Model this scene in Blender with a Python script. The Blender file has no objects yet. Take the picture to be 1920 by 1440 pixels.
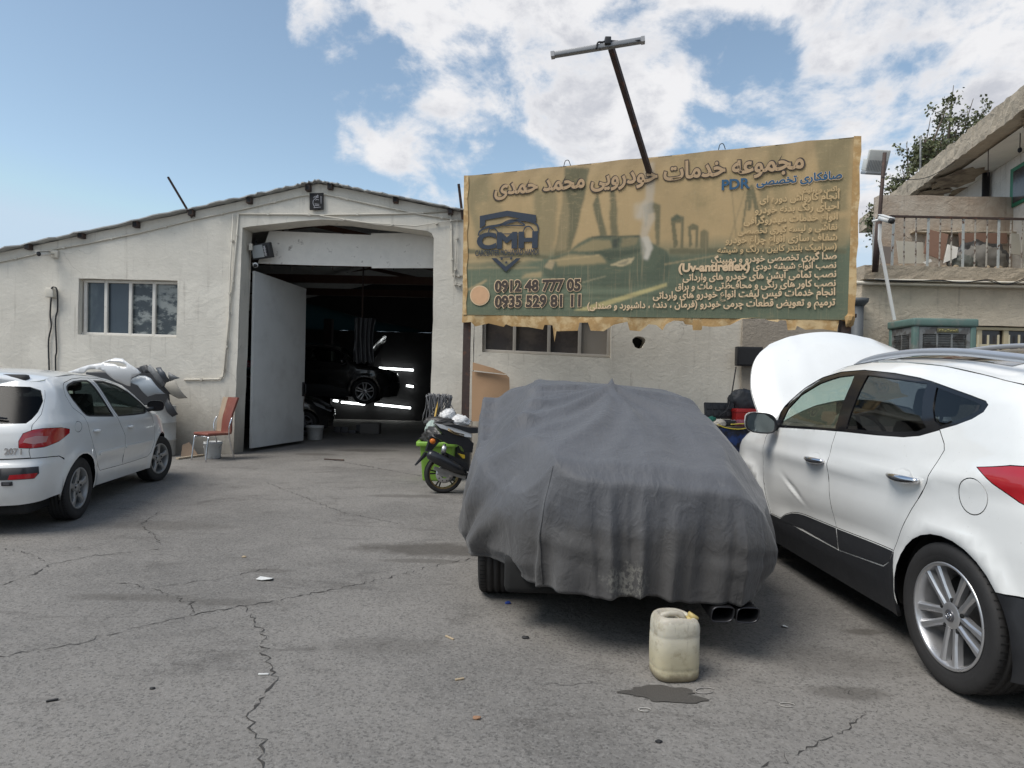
import bpy, bmesh, math, random
import numpy as np
from mathutils import Matrix, Vector, geometry
sc = bpy.context.scene
COL = sc.collection
PI = math.pi
# ------------------------------------------------------------------ camera
FPX, CH, PITCH, ROLL = 1240.0, 1.464, -0.0062, 0.0215
_F = np.array([0, math.cos(PITCH), math.sin(PITCH)])
_U0 = np.array([0, -math.sin(PITCH), math.cos(PITCH)])
_R0 = np.array([1.0, 0, 0])
_R = _R0 * math.cos(ROLL) + _U0 * math.sin(ROLL)
_U = -_R0 * math.sin(ROLL) + _U0 * math.cos(ROLL)
_C = np.array([0, 0, CH])
cd = bpy.data.cameras.new('camera')
cam = bpy.data.objects.new('camera', cd)
COL.objects.link(cam)
sc.camera = cam
cd.sensor_fit = 'HORIZONTAL'
cd.sensor_width = 36
cd.lens = 36 * FPX / 1920
cd.clip_end = 3000
cam.matrix_world = Matrix(((_R[0], _U[0], -_F[0], 0), (_R[1], _U[1], -_F[1], 0), (_R[2], _U[2], -_F[2], CH), (0, 0, 0, 1)))


def ray(x, y):
    return _F + _R * (x - 960) / FPX - _U * (y - 720) / FPX


def at(x, y, Y):
    d = ray(x, y)
    return Vector(_C + d * (Y / d[1]))


def gx(x, y, z=0.0):
    d = ray(x, y)
    return Vector(_C + d * ((z - CH) / d[2]))


def onplane(x, y, P0, n):
    d = ray(x, y)
    n = np.array(n)
    return Vector(_C + d * (((np.array(P0) - _C) @ n) / (d @ n)))


# ------------------------------------------------------------------ light
SUN_EL, SUN_AZ = math.radians(57), math.radians(-122)      # azimuth from +Y towards +X
sd = bpy.data.lights.new('sun', 'SUN')
sd.energy = 3.1
sd.angle = math.radians(34)
sd.color = (1.0, .95, .88)
so = bpy.data.objects.new('sun', sd)
COL.objects.link(so)
sdir = Vector((math.sin(SUN_AZ) * math.cos(SUN_EL), math.cos(SUN_AZ) * math.cos(SUN_EL), math.sin(SUN_EL)))
so.rotation_euler = sdir.to_track_quat('Z', 'Y').to_euler()
sc.view_settings.view_transform = 'Standard'
sc.view_settings.look = 'None'
sc.view_settings.exposure = 0.03
sc.view_settings.gamma = 1
W = bpy.data.worlds.new('World')
sc.world = W
W.use_nodes = True
wt = W.node_tree
for n in list(wt.nodes):
    wt.nodes.remove(n)


class NT:
    """tiny node-tree writer"""

    def __init__(s, t):
        s.t = t

    def n(s, typ, **kw):
        nd = s.t.nodes.new(typ)
        for k, v in kw.items():
            if k == 'i':
                for a, b in v.items():
                    s.put(nd, a, b)
            else:
                setattr(nd, k, v)
        return nd

    def put(s, nd, a, b):
        if isinstance(b, bpy.types.NodeSocket):
            s.t.links.new(b, nd.inputs[a])
        elif isinstance(b, bpy.types.Node):
            s.t.links.new(b.outputs[0], nd.inputs[a])
        else:
            nd.inputs[a].default_value = b

    def m(s, op, a, b=0.0, c=None, clamp=False):
        nd = s.n('ShaderNodeMath', operation=op, use_clamp=clamp)
        s.put(nd, 0, a)
        s.put(nd, 1, b)
        if c is not None:
            s.put(nd, 2, c)
        return nd.outputs[0]

    def vm(s, op, a, b=None):
        nd = s.n('ShaderNodeVectorMath', operation=op)
        s.put(nd, 0, a)
        if b is not None:
            s.put(nd, 1, b)
        return nd.outputs['Value' if op in ('DOT_PRODUCT', 'LENGTH', 'DISTANCE') else 'Vector']

    def noise(s, vec, scale, detail=4, rough=.55, dist=0.0):
        nd = s.n('ShaderNodeTexNoise', i={'Vector': vec, 'Scale': scale, 'Detail': detail, 'Roughness': rough, 'Distortion': dist})
        return nd.outputs[0]

    def ramp(s, f, lo, hi, a=0.0, b=1.0):
        nd = s.n('ShaderNodeMapRange', interpolation_type='SMOOTHSTEP', i={0: f, 1: lo, 2: hi, 3: a, 4: b})
        return nd.outputs[0]

    def mix(s, f, a, b):
        nd = s.n('ShaderNodeMix', data_type='RGBA')
        s.put(nd, 0, f)
        s.put(nd, 6, a)
        s.put(nd, 7, b)
        return nd.outputs[2]


def world():
    w = NT(wt)
    dirv = w.n('ShaderNodeTexCoord').outputs['Generated']
    sky = w.n('ShaderNodeTexSky', sky_type='NISHITA', sun_disc=False, sun_elevation=SUN_EL, sun_rotation=SUN_AZ,
              altitude=1200, air_density=1.0, dust_density=1.6, ozone_density=1.6)
    skyc = w.vm('MULTIPLY', sky.outputs[0], (1.44, 1.32, 1.08))
    # broken cumulus: soft cloud banks in given directions of the sky, edges torn by noise
    blobs = [(640, 50, 5, .5), (720, 100, 6, .55), (830, 150, 7, .5), (760, 140, 4, .4), (900, 60, 6, .5), (950, 110, 9, .5), (1080, 150, 10, .5), (1180, 210, 9, .5),
             (1000, 260, 8, .42), (900, 235, 5, .3), (1130, 40, 8, .45), (800, 30, 6, .4), (1290, 170, 6, .4), (1250, 90, 6, .4),
             (1440, 200, 5, .36), (1600, 130, 10, .5), (1750, 50, 10, .5), (1880, 150, 9, .5), (1560, 235, 6, .4), (1480, 30, 5, .3), (1640, 330, 7, .4),
             (2100, 200, 14, .5), (415, 75, 1.3, .38), (640, 270, 1.7, .42), (705, 290, 1.0, .36), (840, 372, 1.8, .42), (610, 20, 3, .3),
             (1395, 110, 2.6, -.42), (1340, 275, 3.6, -.35), (1480, 140, 1.6, -.3), (1060, 255, 2.2, -.22), (970, 290, 2.4, -.2), (560, 150, 4, -.3), (100, 200, 25, -.30),
             (300, 330, 16, -.2)]
    back = Vector((.1, -1, .45)).normalized()
    acc = neg = None
    for x, y, r, wgt in blobs:
        d = Vector(ray(x, y)).normalized()
        dot = w.vm('DOT_PRODUCT', dirv, tuple(d))
        k = 1.0 / (1 - math.cos(math.radians(r)))
        e = w.m('MULTIPLY_ADD', dot, k, -k)
        g = w.m('EXPONENT', e)
        if wgt > 0:
            acc = w.m('MULTIPLY', g, wgt * CLOUD_W) if acc is None else w.m('MULTIPLY_ADD', g, wgt * CLOUD_W, acc)
        else:
            neg = w.m('MULTIPLY', g, wgt) if neg is None else w.m('MULTIPLY_ADD', g, wgt, neg)
    e = w.m('EXPONENT', w.m('MULTIPLY_ADD', w.vm('DOT_PRODUCT', dirv, tuple(back)), 2.2, -2.2))
    acc = w.m('MULTIPLY_ADD', e, .42, acc)
    acc = w.m('ADD', w.m('MINIMUM', acc, .60), neg)
    warp = w.vm('ADD', dirv, w.vm('SCALE', w.n('ShaderNodeTexNoise', i={'Vector': dirv, 'Scale': 3.0, 'Detail': 2}).outputs[1]))
    warp.node.inputs[1].links[0].from_node.inputs['Scale'].default_value = .10
    str_ = w.vm('MULTIPLY', warp, (1, 1, 1.5))
    n1 = w.noise(str_, 5.5, 11, .60, .2)
    n2 = w.noise(str_, 22.0, 8, .62)
    dens = w.m('ADD', w.m('MULTIPLY_ADD', n1, 2.1, -.93), acc)
    dens = w.m('MULTIPLY_ADD', w.m('SUBTRACT', n2, .5), .55, dens)
    mask = w.ramp(dens, .34, .72)
    shade = w.noise(w.vm('ADD', str_, (.02, .0, .05)), 8.0, 9, .62)
    thick = w.ramp(dens, .50, .95)
    gray = w.m('MULTIPLY', w.ramp(shade, .42, .60), thick)
    cc = w.mix(gray, (.90, .90, .92, 1), (.58, .60, .66, 1))
    out = w.n('ShaderNodeOutputWorld')
    b1 = w.n('ShaderNodeBackground', i={'Color': w.vm('MINIMUM', w.vm('SCALE', skyc), (.55, .69, .83)), 'Strength': 1.0})
    b1.inputs[0].links[0].from_node.inputs[0].links[0].from_node.inputs['Scale'].default_value = SKY_K
    b2 = w.n('ShaderNodeBackground', i={'Color': cc, 'Strength': CLOUD_K})
    mx = w.n('ShaderNodeMixShader', i={0: mask, 1: b1, 2: b2})
    wt.links.new(mx.outputs[0], out.inputs[0])


SKY_K, CLOUD_K, CLOUD_W = .165, .96, .8
world()

# ------------------------------------------------------------------ helpers


class MB:
    """mesh collector: vertices, faces, material slot and smooth flag per face, optional vertex normals"""

    def __init__(s):
        s.v, s.f, s.mi, s.sm, s.nr = [], [], [], [], {}
        s.cur = 0

    def add(s, vs, fs, smooth=False, mi=None):
        o = len(s.v)
        s.v += [tuple(v) for v in vs]
        for f in fs:
            s.f.append([i + o for i in f])
            s.mi.append(s.cur if mi is None else mi)
            s.sm.append(smooth)
        return o

    def box(s, lo, hi, mi=None, bev=0.0, M=None):
        x0, y0, z0 = lo
        x1, y1, z1 = hi
        if bev <= 0:
            vs = [(x0, y0, z0), (x1, y0, z0), (x1, y1, z0), (x0, y1, z0), (x0, y0, z1), (x1, y0, z1), (x1, y1, z1), (x0, y1, z1)]
            fs = [(0, 3, 2, 1), (4, 5, 6, 7), (0, 1, 5, 4), (1, 2, 6, 5), (2, 3, 7, 6), (3, 0, 4, 7)]
        else:
            bm = bmesh.new()
            bmesh.ops.create_cube(bm, size=1)
            for v in bm.verts:
                v.co = ((x0 + x1) / 2 + v.co.x * (x1 - x0), (y0 + y1) / 2 + v.co.y * (y1 - y0), (z0 + z1) / 2 + v.co.z * (z1 - z0))
            bmesh.ops.bevel(bm, geom=bm.edges[:], offset=min(bev, .45 * min(x1 - x0, y1 - y0, z1 - z0)), segments=2, affect='EDGES', profile=.6)
            bm.verts.index_update()
            vs = [v.co.copy() for v in bm.verts]
            fs = [[v.index for v in f.verts] for f in bm.faces]
            bm.free()
        if M is not None:
            vs = [M @ Vector(v) for v in vs]
        s.add(vs, fs, bev > 0, mi)

    def beam(s, a, b, w, h, up=(0, 0, 1), mi=None, bev=0.0):
        a, b = Vector(a), Vector(b)
        z = (b - a)
        L = z.length
        z.normalize()
        x = Vector(up).cross(z)
        if x.length < 1e-4:
            x = Vector((1, 0, 0)).cross(z)
        x.normalize()
        y = z.cross(x)
        M = Matrix(((x.x, y.x, z.x, a.x), (x.y, y.y, z.y, a.y), (x.z, y.z, z.z, a.z), (0, 0, 0, 1)))
        s.box((-w / 2, -h / 2, 0), (w / 2, h / 2, L), mi, bev, M)

    def tube(s, pts, r, n=8, mi=None, cap=True, closed=False):
        pts = [Vector(p) for p in pts]
        rs = r if hasattr(r, '__len__') else [r] * len(pts)
        N = len(pts)
        vs, fs = [], []
        t0 = (pts[1] - pts[0]).normalized()
        ref = Vector((0, 0, 1)) if abs(t0.z) < .9 else Vector((1, 0, 0))
        x = t0.cross(ref).normalized()
        for i, p in enumerate(pts):
            t = (pts[(i + 1) % N] - pts[i - 1]) if closed else (pts[min(i + 1, N - 1)] - pts[max(i - 1, 0)])
            if t.length < 1e-9:
                t = t0
            t.normalize()
            x = (x - t * x.dot(t))
            if x.length < 1e-5:
                x = t.orthogonal()
            x.normalize()
            y = t.cross(x)
            for k in range(n):
                a = 2 * PI * k / n
                vs.append(p + (x * math.cos(a) + y * math.sin(a)) * rs[i])
        for i in range(N if closed else N - 1):
            for k in range(n):
                a, b = i * n + k, i * n + (k + 1) % n
                c = ((i + 1) % N) * n
                fs.append((a, b, c + (k + 1) % n, c + k))
        if cap and not closed:
            fs.append(list(range(n))[::-1])
            fs.append([(N - 1) * n + k for k in range(n)])
        s.add(vs, fs, True, mi)

    def lathe(s, prof, M=None, n=32, mi=None, smooth=True, arc=2 * PI):
        """profile of (radius, height) turned about local Z"""
        vs, fs = [], []
        full = arc > 2 * PI - 1e-6
        m = n if full else n + 1
        for r, h in prof:
            for k in range(m):
                a = arc * k / n
                vs.append(Vector((r * math.cos(a), r * math.sin(a), h)))
        for i in range(len(prof) - 1):
            for k in range(n):
                k2 = (k + 1) % m
                fs.append((i * m + k, i * m + k2, (i + 1) * m + k2, (i + 1) * m + k))
        if M is not None:
            vs = [M @ v for v in vs]
        s.add(vs, fs, smooth, mi)

    def prism(s, poly, h, M=None, mi=None, h0=0.0):
        """polygon (x, y) swept from z=h0 to z=h, transformed by M"""
        n = len(poly)
        vs = [Vector((x, y, h0)) for x, y in poly] + [Vector((x, y, h)) for x, y in poly]
        ar = sum(poly[i][0] * poly[(i + 1) % n][1] - poly[(i + 1) % n][0] * poly[i][1] for i in range(n))
        tri = geometry.tessellate_polygon([[Vector((x, y, 0)) for x, y in poly]])
        fs = []
        for t in tri:
            a, b, c = t
            cr = (poly[b][0] - poly[a][0]) * (poly[c][1] - poly[a][1]) - (poly[c][0] - poly[a][0]) * (poly[b][1] - poly[a][1])
            if cr < 0:
                a, b, c = a, c, b
            fs.append((a + n, b + n, c + n))
            fs.append((c, b, a))
        for i in range(n):
            j = (i + 1) % n
            fs.append((i, j, j + n, i + n) if ar > 0 else (j, i, i + n, j + n))
        if M is not None:
            vs = [M @ v for v in vs]
        s.add(vs, fs, False, mi)

    def grid(s, rows, mi=None, smooth=True, flip=False):
        n = len(rows[0])
        vs = [p for r in rows for p in r]
        fs = []
        for i in range(len(rows) - 1):
            for j in range(n - 1):
                q = (i * n + j, i * n + j + 1, (i + 1) * n + j + 1, (i + 1) * n + j)
                fs.append(q[::-1] if flip else q)
        return s.add(vs, fs, smooth, mi)

    def ico(s, c, r, sub=2, M=None, mi=None, jit=0.0, seed=0):
        bm = bmesh.new()
        bmesh.ops.create_icosphere(bm, subdivisions=sub, radius=1)
        rnd = random.Random(seed)
        rr = r if hasattr(r, '__len__') else (r, r, r)
        bm.verts.index_update()
        vs = []
        for v in bm.verts:
            k = 1 + (rnd.random() - .5) * 2 * jit
            p = Vector((v.co.x * rr[0] * k, v.co.y * rr[1] * k, v.co.z * rr[2] * k))
            if M is not None:
                p = M @ p
            vs.append(p + Vector(c))
        fs = [[v.index for v in f.verts] for f in bm.faces]
        bm.free()
        s.add(vs, fs, jit == 0, mi)

    def build(s, name, mats, parent=None, world=False):
        me = bpy.data.meshes.new(name)
        off = Vector((0, 0, 0))
        vs = s.v
        if parent is not None and world:
            inv = parent.matrix_basis.inverted()
            vs = [tuple(inv @ Vector(v)) for v in vs]
        elif parent is None:                       # put the origin at the base of the thing
            a = np.array(vs)
            off = Vector(((a[:, 0].min() + a[:, 0].max()) / 2, (a[:, 1].min() + a[:, 1].max()) / 2, a[:, 2].min()))
            vs = [tuple(Vector(v) - off) for v in vs]
        me.from_pydata(vs, [], s.f)
        me.polygons.foreach_set('material_index', s.mi)
        me.polygons.foreach_set('use_smooth', s.sm)
        for m in (mats if isinstance(mats, (list, tuple)) else [mats]):
            me.materials.append(m)
        me.update()
        if s.nr:
            nn = [s.nr.get(i, (0, 0, 0)) for i in range(len(s.v))]
            me.normals_split_custom_set_from_vertices(nn)
        o = bpy.data.objects.new(name, me)
        COL.objects.link(o)
        if parent is not None:
            o.parent = parent
        else:
            o.location = off
        return o


def tag(o, label, cat, group=None):
    o['label'] = label
    o['category'] = cat
    if group:
        o['group'] = group
    return o


def thing(name, label, cat, loc=(0, 0, 0), rz=0.0, group=None):
    o = bpy.data.objects.new(name, None)
    o.empty_display_size = .2
    COL.objects.link(o)
    o.matrix_basis = Matrix.Translation(Vector(loc)) @ Matrix.Rotation(rz, 4, 'Z')
    return tag(o, label, cat, group)


def struct(o):
    o['kind'] = 'structure'
    return o


def catmull(pts, n, closed=False):
    P = np.array(pts, float)
    if closed:
        P = np.vstack([P[-1], P, P[0], P[1]])
    else:
        P = np.vstack([2 * P[0] - P[1], P, 2 * P[-1] - P[-2]])
    out = []
    for i in range(1, len(P) - 2):
        for k in range(n):
            t = k / n
            a, b, c, d = P[i - 1], P[i], P[i + 1], P[i + 2]
            out.append(.5 * (2 * b + (c - a) * t + (2 * a - 5 * b + 4 * c - d) * t * t + (3 * b - a - 3 * c + d) * t ** 3))
    if not closed:
        out.append(P[-2])
    return [tuple(float(q) for q in o) for o in out]


# ------------------------------------------------------------------ materials
def rgb(c):
    return (c[0], c[1], c[2], 1)


def mat(name, col, rough=.6, metal=0.0, var=.12, vs=6.0, bump=0.0, bs=60.0, spec=.5, coat=0.0, col2=None, mixs=3.0, lo=.45, hi=.6, stretch=(1, 1, 1), emit=None):
    m = bpy.data.materials.new(name)
    m.use_nodes = True
    t = NT(m.node_tree)
    b = m.node_tree.nodes['Principled BSDF']
    tc = t.n('ShaderNodeTexCoord').outputs['Object']
    v = t.vm('MULTIPLY', tc, stretch) if stretch != (1, 1, 1) else tc
    c = rgb(col)
    if col2 is not None:
        c = t.mix(t.ramp(t.noise(v, mixs, 8, .62), lo, hi), rgb(col), rgb(col2))
    if var > 0:
        f = t.m('MULTIPLY_ADD', t.noise(v, vs, 6, .6), 2 * var, 1 - var)
        c = t.vm('SCALE', c if col2 is not None else tuple(col))
        t.put(c.node, 'Scale', f)
    t.put(b, 'Base Color', c)
    b.inputs['Roughness'].default_value = rough
    if var > 0:
        t.put(b, 'Roughness', t.m('MULTIPLY_ADD', t.noise(v, vs * 1.7, 3), .25 * min(1, rough * 2), rough - .12 * min(1, rough * 2)))
    b.inputs['Metallic'].default_value = metal
    b.inputs['Specular IOR Level'].default_value = spec
    b.inputs['Coat Weight'].default_value = coat
    b.inputs['Coat Roughness'].default_value = .04
    if bump > 0:
        bn = t.n('ShaderNodeBump', i={'Strength': min(1, bump), 'Distance': .01, 'Height': t.noise(v, bs, 6, .6)})
        t.put(b, 'Normal', bn)
    if emit:
        b.inputs['Emission Color'].default_value = rgb(emit[0])
        b.inputs['Emission Strength'].default_value = emit[1]
    return m


def plaster(name, col, dirt, grime_h=1.2, bump=.6, streak=.5, crack=True, z0=0.0, grime=.7, tint=None):
    """trowelled render: blotches, rain streaks, hairline cracks, splash dirt low down (object Z = height)"""
    m = bpy.data.materials.new(name)
    m.use_nodes = True
    t = NT(m.node_tree)
    b = m.node_tree.nodes['Principled BSDF']
    p = t.n('ShaderNodeTexCoord').outputs['Object']
    c = t.mix(t.ramp(t.noise(p, 1.1, 8, .65), .35, .7), rgb(col), rgb(tint or tuple(k * .86 for k in col)))
    st = t.noise(t.vm('MULTIPLY', p, (5, 5, .35)), 1.6, 7, .65)
    c = t.mix(t.m('MULTIPLY', t.ramp(st, .55, .78), streak), c, rgb(dirt))
    sp = t.noise(p, 9, 9, .7)
    c = t.mix(t.m('MULTIPLY', t.ramp(sp, .60, .74), .45), c, rgb(dirt))
    c = t.mix(t.m('MULTIPLY', t.ramp(t.noise(t.vm('ADD', p, (7.3, 0, 2.1)), .75, 9, .66, .5), .555, .575), .30), c, rgb(tuple(min(.9, k * 1.16) for k in col)))     # patched areas
    z = t.n('ShaderNodeSeparateXYZ', i={0: p}).outputs[2]
    gz = t.m('ADD', z, t.m('MULTIPLY_ADD', t.noise(p, 2.2, 8, .7), 1.6, -.8))
    c = t.mix(t.m('MULTIPLY', t.ramp(gz, z0 + grime_h, z0 - .1), grime), c, rgb(dirt))
    h = t.noise(p, 16, 9, .62, .4)
    h2 = t.noise(t.vm('MULTIPLY', p, (1, 1, 1.6)), 5, 6, .6, 1.2)
    hh = t.m('ADD', t.m('MULTIPLY', h, .5), t.m('MULTIPLY', h2, .8))
    if crack:
        wv = t.vm('ADD', p, t.vm('SCALE', t.n('ShaderNodeTexNoise', i={'Vector': p, 'Scale': 3.0, 'Detail': 6}).outputs[1]))
        wv.node.inputs[1].links[0].from_node.inputs['Scale'].default_value = .35
        vo = t.n('ShaderNodeTexVoronoi', feature='DISTANCE_TO_EDGE', i={'Vector': wv, 'Scale': .55}).outputs[0]
        ck = t.m('MULTIPLY', t.ramp(vo, .0028, .0), t.ramp(t.noise(p, .9, 2), .5, .62))
        c = t.mix(t.m('MULTIPLY', ck, .45), c, rgb(tuple(k * .45 for k in dirt)))
        hh = t.m('SUBTRACT', hh, t.m('MULTIPLY', ck, .3))
    t.put(b, 'Base Color', c)
    b.inputs['Roughness'].default_value = .9
    b.inputs['Specular IOR Level'].default_value = .2
    t.put(b, 'Normal', t.n('ShaderNodeBump', i={'Strength': bump, 'Distance': .03, 'Height': hh}))
    return m


def glassm(name, tint, rough=.02, clear=.6, f0=.045):
    """window glass: sees through by `clear`, mirrors the sky by fresnel"""
    m = bpy.data.materials.new(name)
    m.use_nodes = True
    t = NT(m.node_tree)
    for n in list(m.node_tree.nodes):
        m.node_tree.nodes.remove(n)
    out = t.n('ShaderNodeOutputMaterial')
    tr = t.n('ShaderNodeBsdfTransparent', i={0: rgb(tuple(k * clear for k in tint))})
    gl = t.n('ShaderNodeBsdfGlossy', i={'Color': (1, 1, 1, 1), 'Roughness': rough})
    ge = t.n('ShaderNodeNewGeometry')
    cs = t.m('ABSOLUTE', t.vm('DOT_PRODUCT', ge.outputs['Normal'], ge.outputs['Incoming']))
    fr = t.m('MULTIPLY_ADD', t.m('POWER', t.m('SUBTRACT', 1.0, cs, clamp=True), 5.0), 1 - f0, f0)
    mx = t.n('ShaderNodeMixShader', i={0: fr, 1: tr.outputs[0], 2: gl.outputs[0]})
    t.t.links.new(mx.outputs[0], out.inputs[0])
    return m


def dens(poly, d):
    out = []
    for a, b in zip(poly, poly[1:] + poly[:1]):
        n = max(1, int(math.hypot(b[0] - a[0], b[1] - a[1]) / d))
        out += [(a[0] + (b[0] - a[0]) * k / n, a[1] + (b[1] - a[1]) * k / n) for k in range(n)]
    return out


def inpoly(poly, X, Y):
    """vectorised even-odd test"""
    X = np.asarray(X)
    Y = np.asarray(Y)
    c = np.zeros(X.shape, bool)
    n = len(poly)
    for i in range(n):
        x1, y1 = poly[i]
        x2, y2 = poly[i - 1]
        if y1 == y2:
            continue
        k = ((y1 > Y) != (y2 > Y)) & (X < (x2 - x1) * (Y - y1) / (y2 - y1) + x1)
        c ^= k
    return c


def cdt(outline, holes, grid=None):
    """triangles of a polygon with holes; returns 2-D points and triangles (counter-clockwise)"""
    pts, edges = [], []
    for loop in [outline] + holes:
        o = len(pts)
        n = len(loop)
        pts += [Vector(p) for p in loop]
        edges += [(o + i, o + (i + 1) % n) for i in range(n)]
    if grid:
        A = np.array(outline)
        xs = np.arange(A[:, 0].min() + grid / 2, A[:, 0].max(), grid)
        ys = np.arange(A[:, 1].min() + grid / 2, A[:, 1].max(), grid)
        gxx, gyy = np.meshgrid(xs, ys)
        gxx[1::2] += grid / 2
        gxx, gyy = gxx.ravel(), gyy.ravel()
        ok = inpoly(outline, gxx, gyy)
        for h in holes:
            ok &= ~inpoly(h, gxx, gyy)
        B = np.array([tuple(p) for p in pts])
        for x, y in zip(gxx[ok], gyy[ok]):
            if ((B[:, 0] - x) ** 2 + (B[:, 1] - y) ** 2).min() > (.35 * grid) ** 2:
                pts.append(Vector((x, y)))
    r = geometry.delaunay_2d_cdt(pts, edges, [], 0, 1e-6)
    V = [tuple(v) for v in r[0]]
    F = [f for f in r[2] if len(f) == 3]
    cx = np.array([sum(V[i][0] for i in f) / 3 for f in F])
    cy = np.array([sum(V[i][1] for i in f) / 3 for f in F])
    ok = inpoly(outline, cx, cy)
    for h in holes:
        ok &= ~inpoly(h, cx, cy)
    out = []
    for f, k in zip(F, ok):
        if not k:
            continue
        a, b, c = (V[i] for i in f)
        ar = (b[0] - a[0]) * (c[1] - a[1]) - (c[0] - a[0]) * (b[1] - a[1])
        if abs(ar) < 1e-12:
            continue
        out.append(tuple(f) if ar > 0 else (f[0], f[2], f[1]))
    return V, out


# ------------------------------------------------------------------ ground
STAINS = [(820, 1030, .95, .28, .75), (800, 1052, .5, .08, .5), (1620, 1185, .16, .08, .7), (690, 845, .8, .35, .6), (590, 852, .5, .25, .6), (760, 930, .6, .15, .5), (1590, 1300, .22, .11, .55),
          (500, 1070, .3, .08, .5), (430, 1130, .5, .10, .35), (1560, 1240, .5, .25, .30), (300, 985, .9, .25, .35), (720, 1210, .5, .14, .25), (250, 1120, .5, .10, .4)]


def ground_mat():
    m = bpy.data.materials.new('worn_asphalt')
    m.use_nodes = True
    t = NT(m.node_tree)
    b = m.node_tree.nodes['Principled BSDF']
    p = t.n('ShaderNodeTexCoord').outputs['Object']
    c = t.mix(t.ramp(t.noise(p, .55, 9, .62), .36, .66), (.245, .230, .211, 1), (.178, .168, .155, 1))
    c = t.mix(t.m('MULTIPLY', t.ramp(t.noise(p, 1.7, 9, .7, .6), .55, .70), .55), c, (.085, .077, .069, 1))       # oily bays
    st = t.noise(t.vm('MULTIPLY', p, (1.0, 3.2, 1)), .9, 9, .66, .9)
    c = t.mix(t.m('MULTIPLY', t.ramp(st, .56, .70), .5), c, (.078, .070, .063, 1))
    c = t.mix(t.m('MULTIPLY', t.ramp(t.noise(p, 3.1, 8, .7), .56, .68), .35), c, (.27, .256, .237, 1))             # dusty bleached spots
    v1 = t.n('ShaderNodeTexVoronoi', i={'Vector': p, 'Scale': 95.0}).outputs[1]
    g1 = t.n('ShaderNodeSeparateColor', i={0: v1}).outputs[0]
    fine = t.noise(p, 210, 3, .7)
    agg = t.m('ADD', t.m('MULTIPLY', g1, .55), t.m('MULTIPLY', fine, .9))
    c = t.mix(t.m('MULTIPLY', t.ramp(agg, .80, 1.05), .40), c, (.33, .315, .295, 1))
    c = t.mix(t.m('MULTIPLY', t.ramp(agg, .62, .42), .62), c, (.06, .057, .053, 1))
    # hairline map cracking
    wv = t.vm('ADD', p, t.vm('SCALE', t.n('ShaderNodeTexNoise', i={'Vector': p, 'Scale': 2.2, 'Detail': 7}).outputs[1]))
    wv.node.inputs[1].links[0].from_node.inputs['Scale'].default_value = .55
    vo = t.n('ShaderNodeTexVoronoi', feature='DISTANCE_TO_EDGE', i={'Vector': wv, 'Scale': .52}).outputs[0]
    ck = t.m('MULTIPLY', t.ramp(vo, .0035, .0), t.ramp(t.noise(p, .45, 3), .57, .68))
    vo2 = t.n('ShaderNodeTexVoronoi', feature='DISTANCE_TO_EDGE', i={'Vector': wv, 'Scale': 1.7}).outputs[0]
    ck2 = t.m('MULTIPLY', t.ramp(vo2, .006, .0), t.ramp(t.noise(p, .6, 4), .62, .72))
    ck = t.m('MAXIMUM', ck, t.m('MULTIPLY', ck2, .7))
    for (x, y, rx, ry, amt) in STAINS:                       # soaked-in oil and rust stains
        w = gx(x, y)
        q = t.vm('MULTIPLY', t.vm('SUBTRACT', p, (w.x, w.y, 0)), (1 / rx, 1 / ry, 0))
        d = t.m('ADD', t.vm('LENGTH', q), t.m('MULTIPLY_ADD', t.noise(p, 3.5, 7, .68), 1.3, -.65))
        c = t.mix(t.m('MULTIPLY', t.ramp(d, 1.0, .45), amt), c, (.085, .076, .066, 1))
    c = t.mix(t.m('MULTIPLY', ck, .5), c, (.04, .036, .032, 1))
    t.put(b, 'Base Color', c)
    t.put(b, 'Roughness', t.m('MULTIPLY_ADD', t.noise(p, 2.0, 5), .25, .72))
    b.inputs['Specular IOR Level'].default_value = .3
    h = t.m('ADD', t.m('MULTIPLY', agg, .25), t.m('MULTIPLY', t.noise(p, 14, 9, .65), .9))
    h = t.m('ADD', h, t.m('MULTIPLY', t.noise(p, 2.5, 5, .55), 1.6))
    h = t.m('SUBTRACT', h, ck)
    t.put(b, 'Normal', t.n('ShaderNodeBump', i={'Strength': .9, 'Distance': .015, 'Height': h}))
    return m


g = MB()
g.add([(-600, -600, 0), (600, -600, 0), (600, 600, 0), (-600, 600, 0)], [(0, 1, 2, 3)])
go = g.build('ground', ground_mat())
struct(go)
go.location = (0, 0, 0)

rnd = random.Random(11)
M_crack = mat('crack_dirt', (.05, .046, .042), .95, var=.3, vs=30)


def crack_strip(mb, pts, w, z=.003):
    P = [gx(x, y) for x, y in pts]
    L = []
    for a, b in zip(P[:-1], P[1:]):
        n = max(2, int((b - a).length / .028))
        L += [a.lerp(b, k / n) for k in range(n)]
    L.append(P[-1])
    vs = []
    for i, p in enumerate(L):
        d = (L[min(i + 1, len(L) - 1)] - L[max(i - 1, 0)]).normalized()
        nv = Vector((-d.y, d.x, 0))
        o = rnd.gauss(0, .013)
        ww = w * max(.08, rnd.gauss(.5, .42))
        if i in (0, len(L) - 1):
            ww = .001
        vs += [(p.x + nv.x * (o + ww), p.y + nv.y * (o + ww), z), (p.x + nv.x * (o - ww), p.y + nv.y * (o - ww), z)]
    mb.add(vs, [(2 * i, 2 * i + 1, 2 * i + 3, 2 * i + 2) for i in range(len(L) - 1)])


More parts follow.
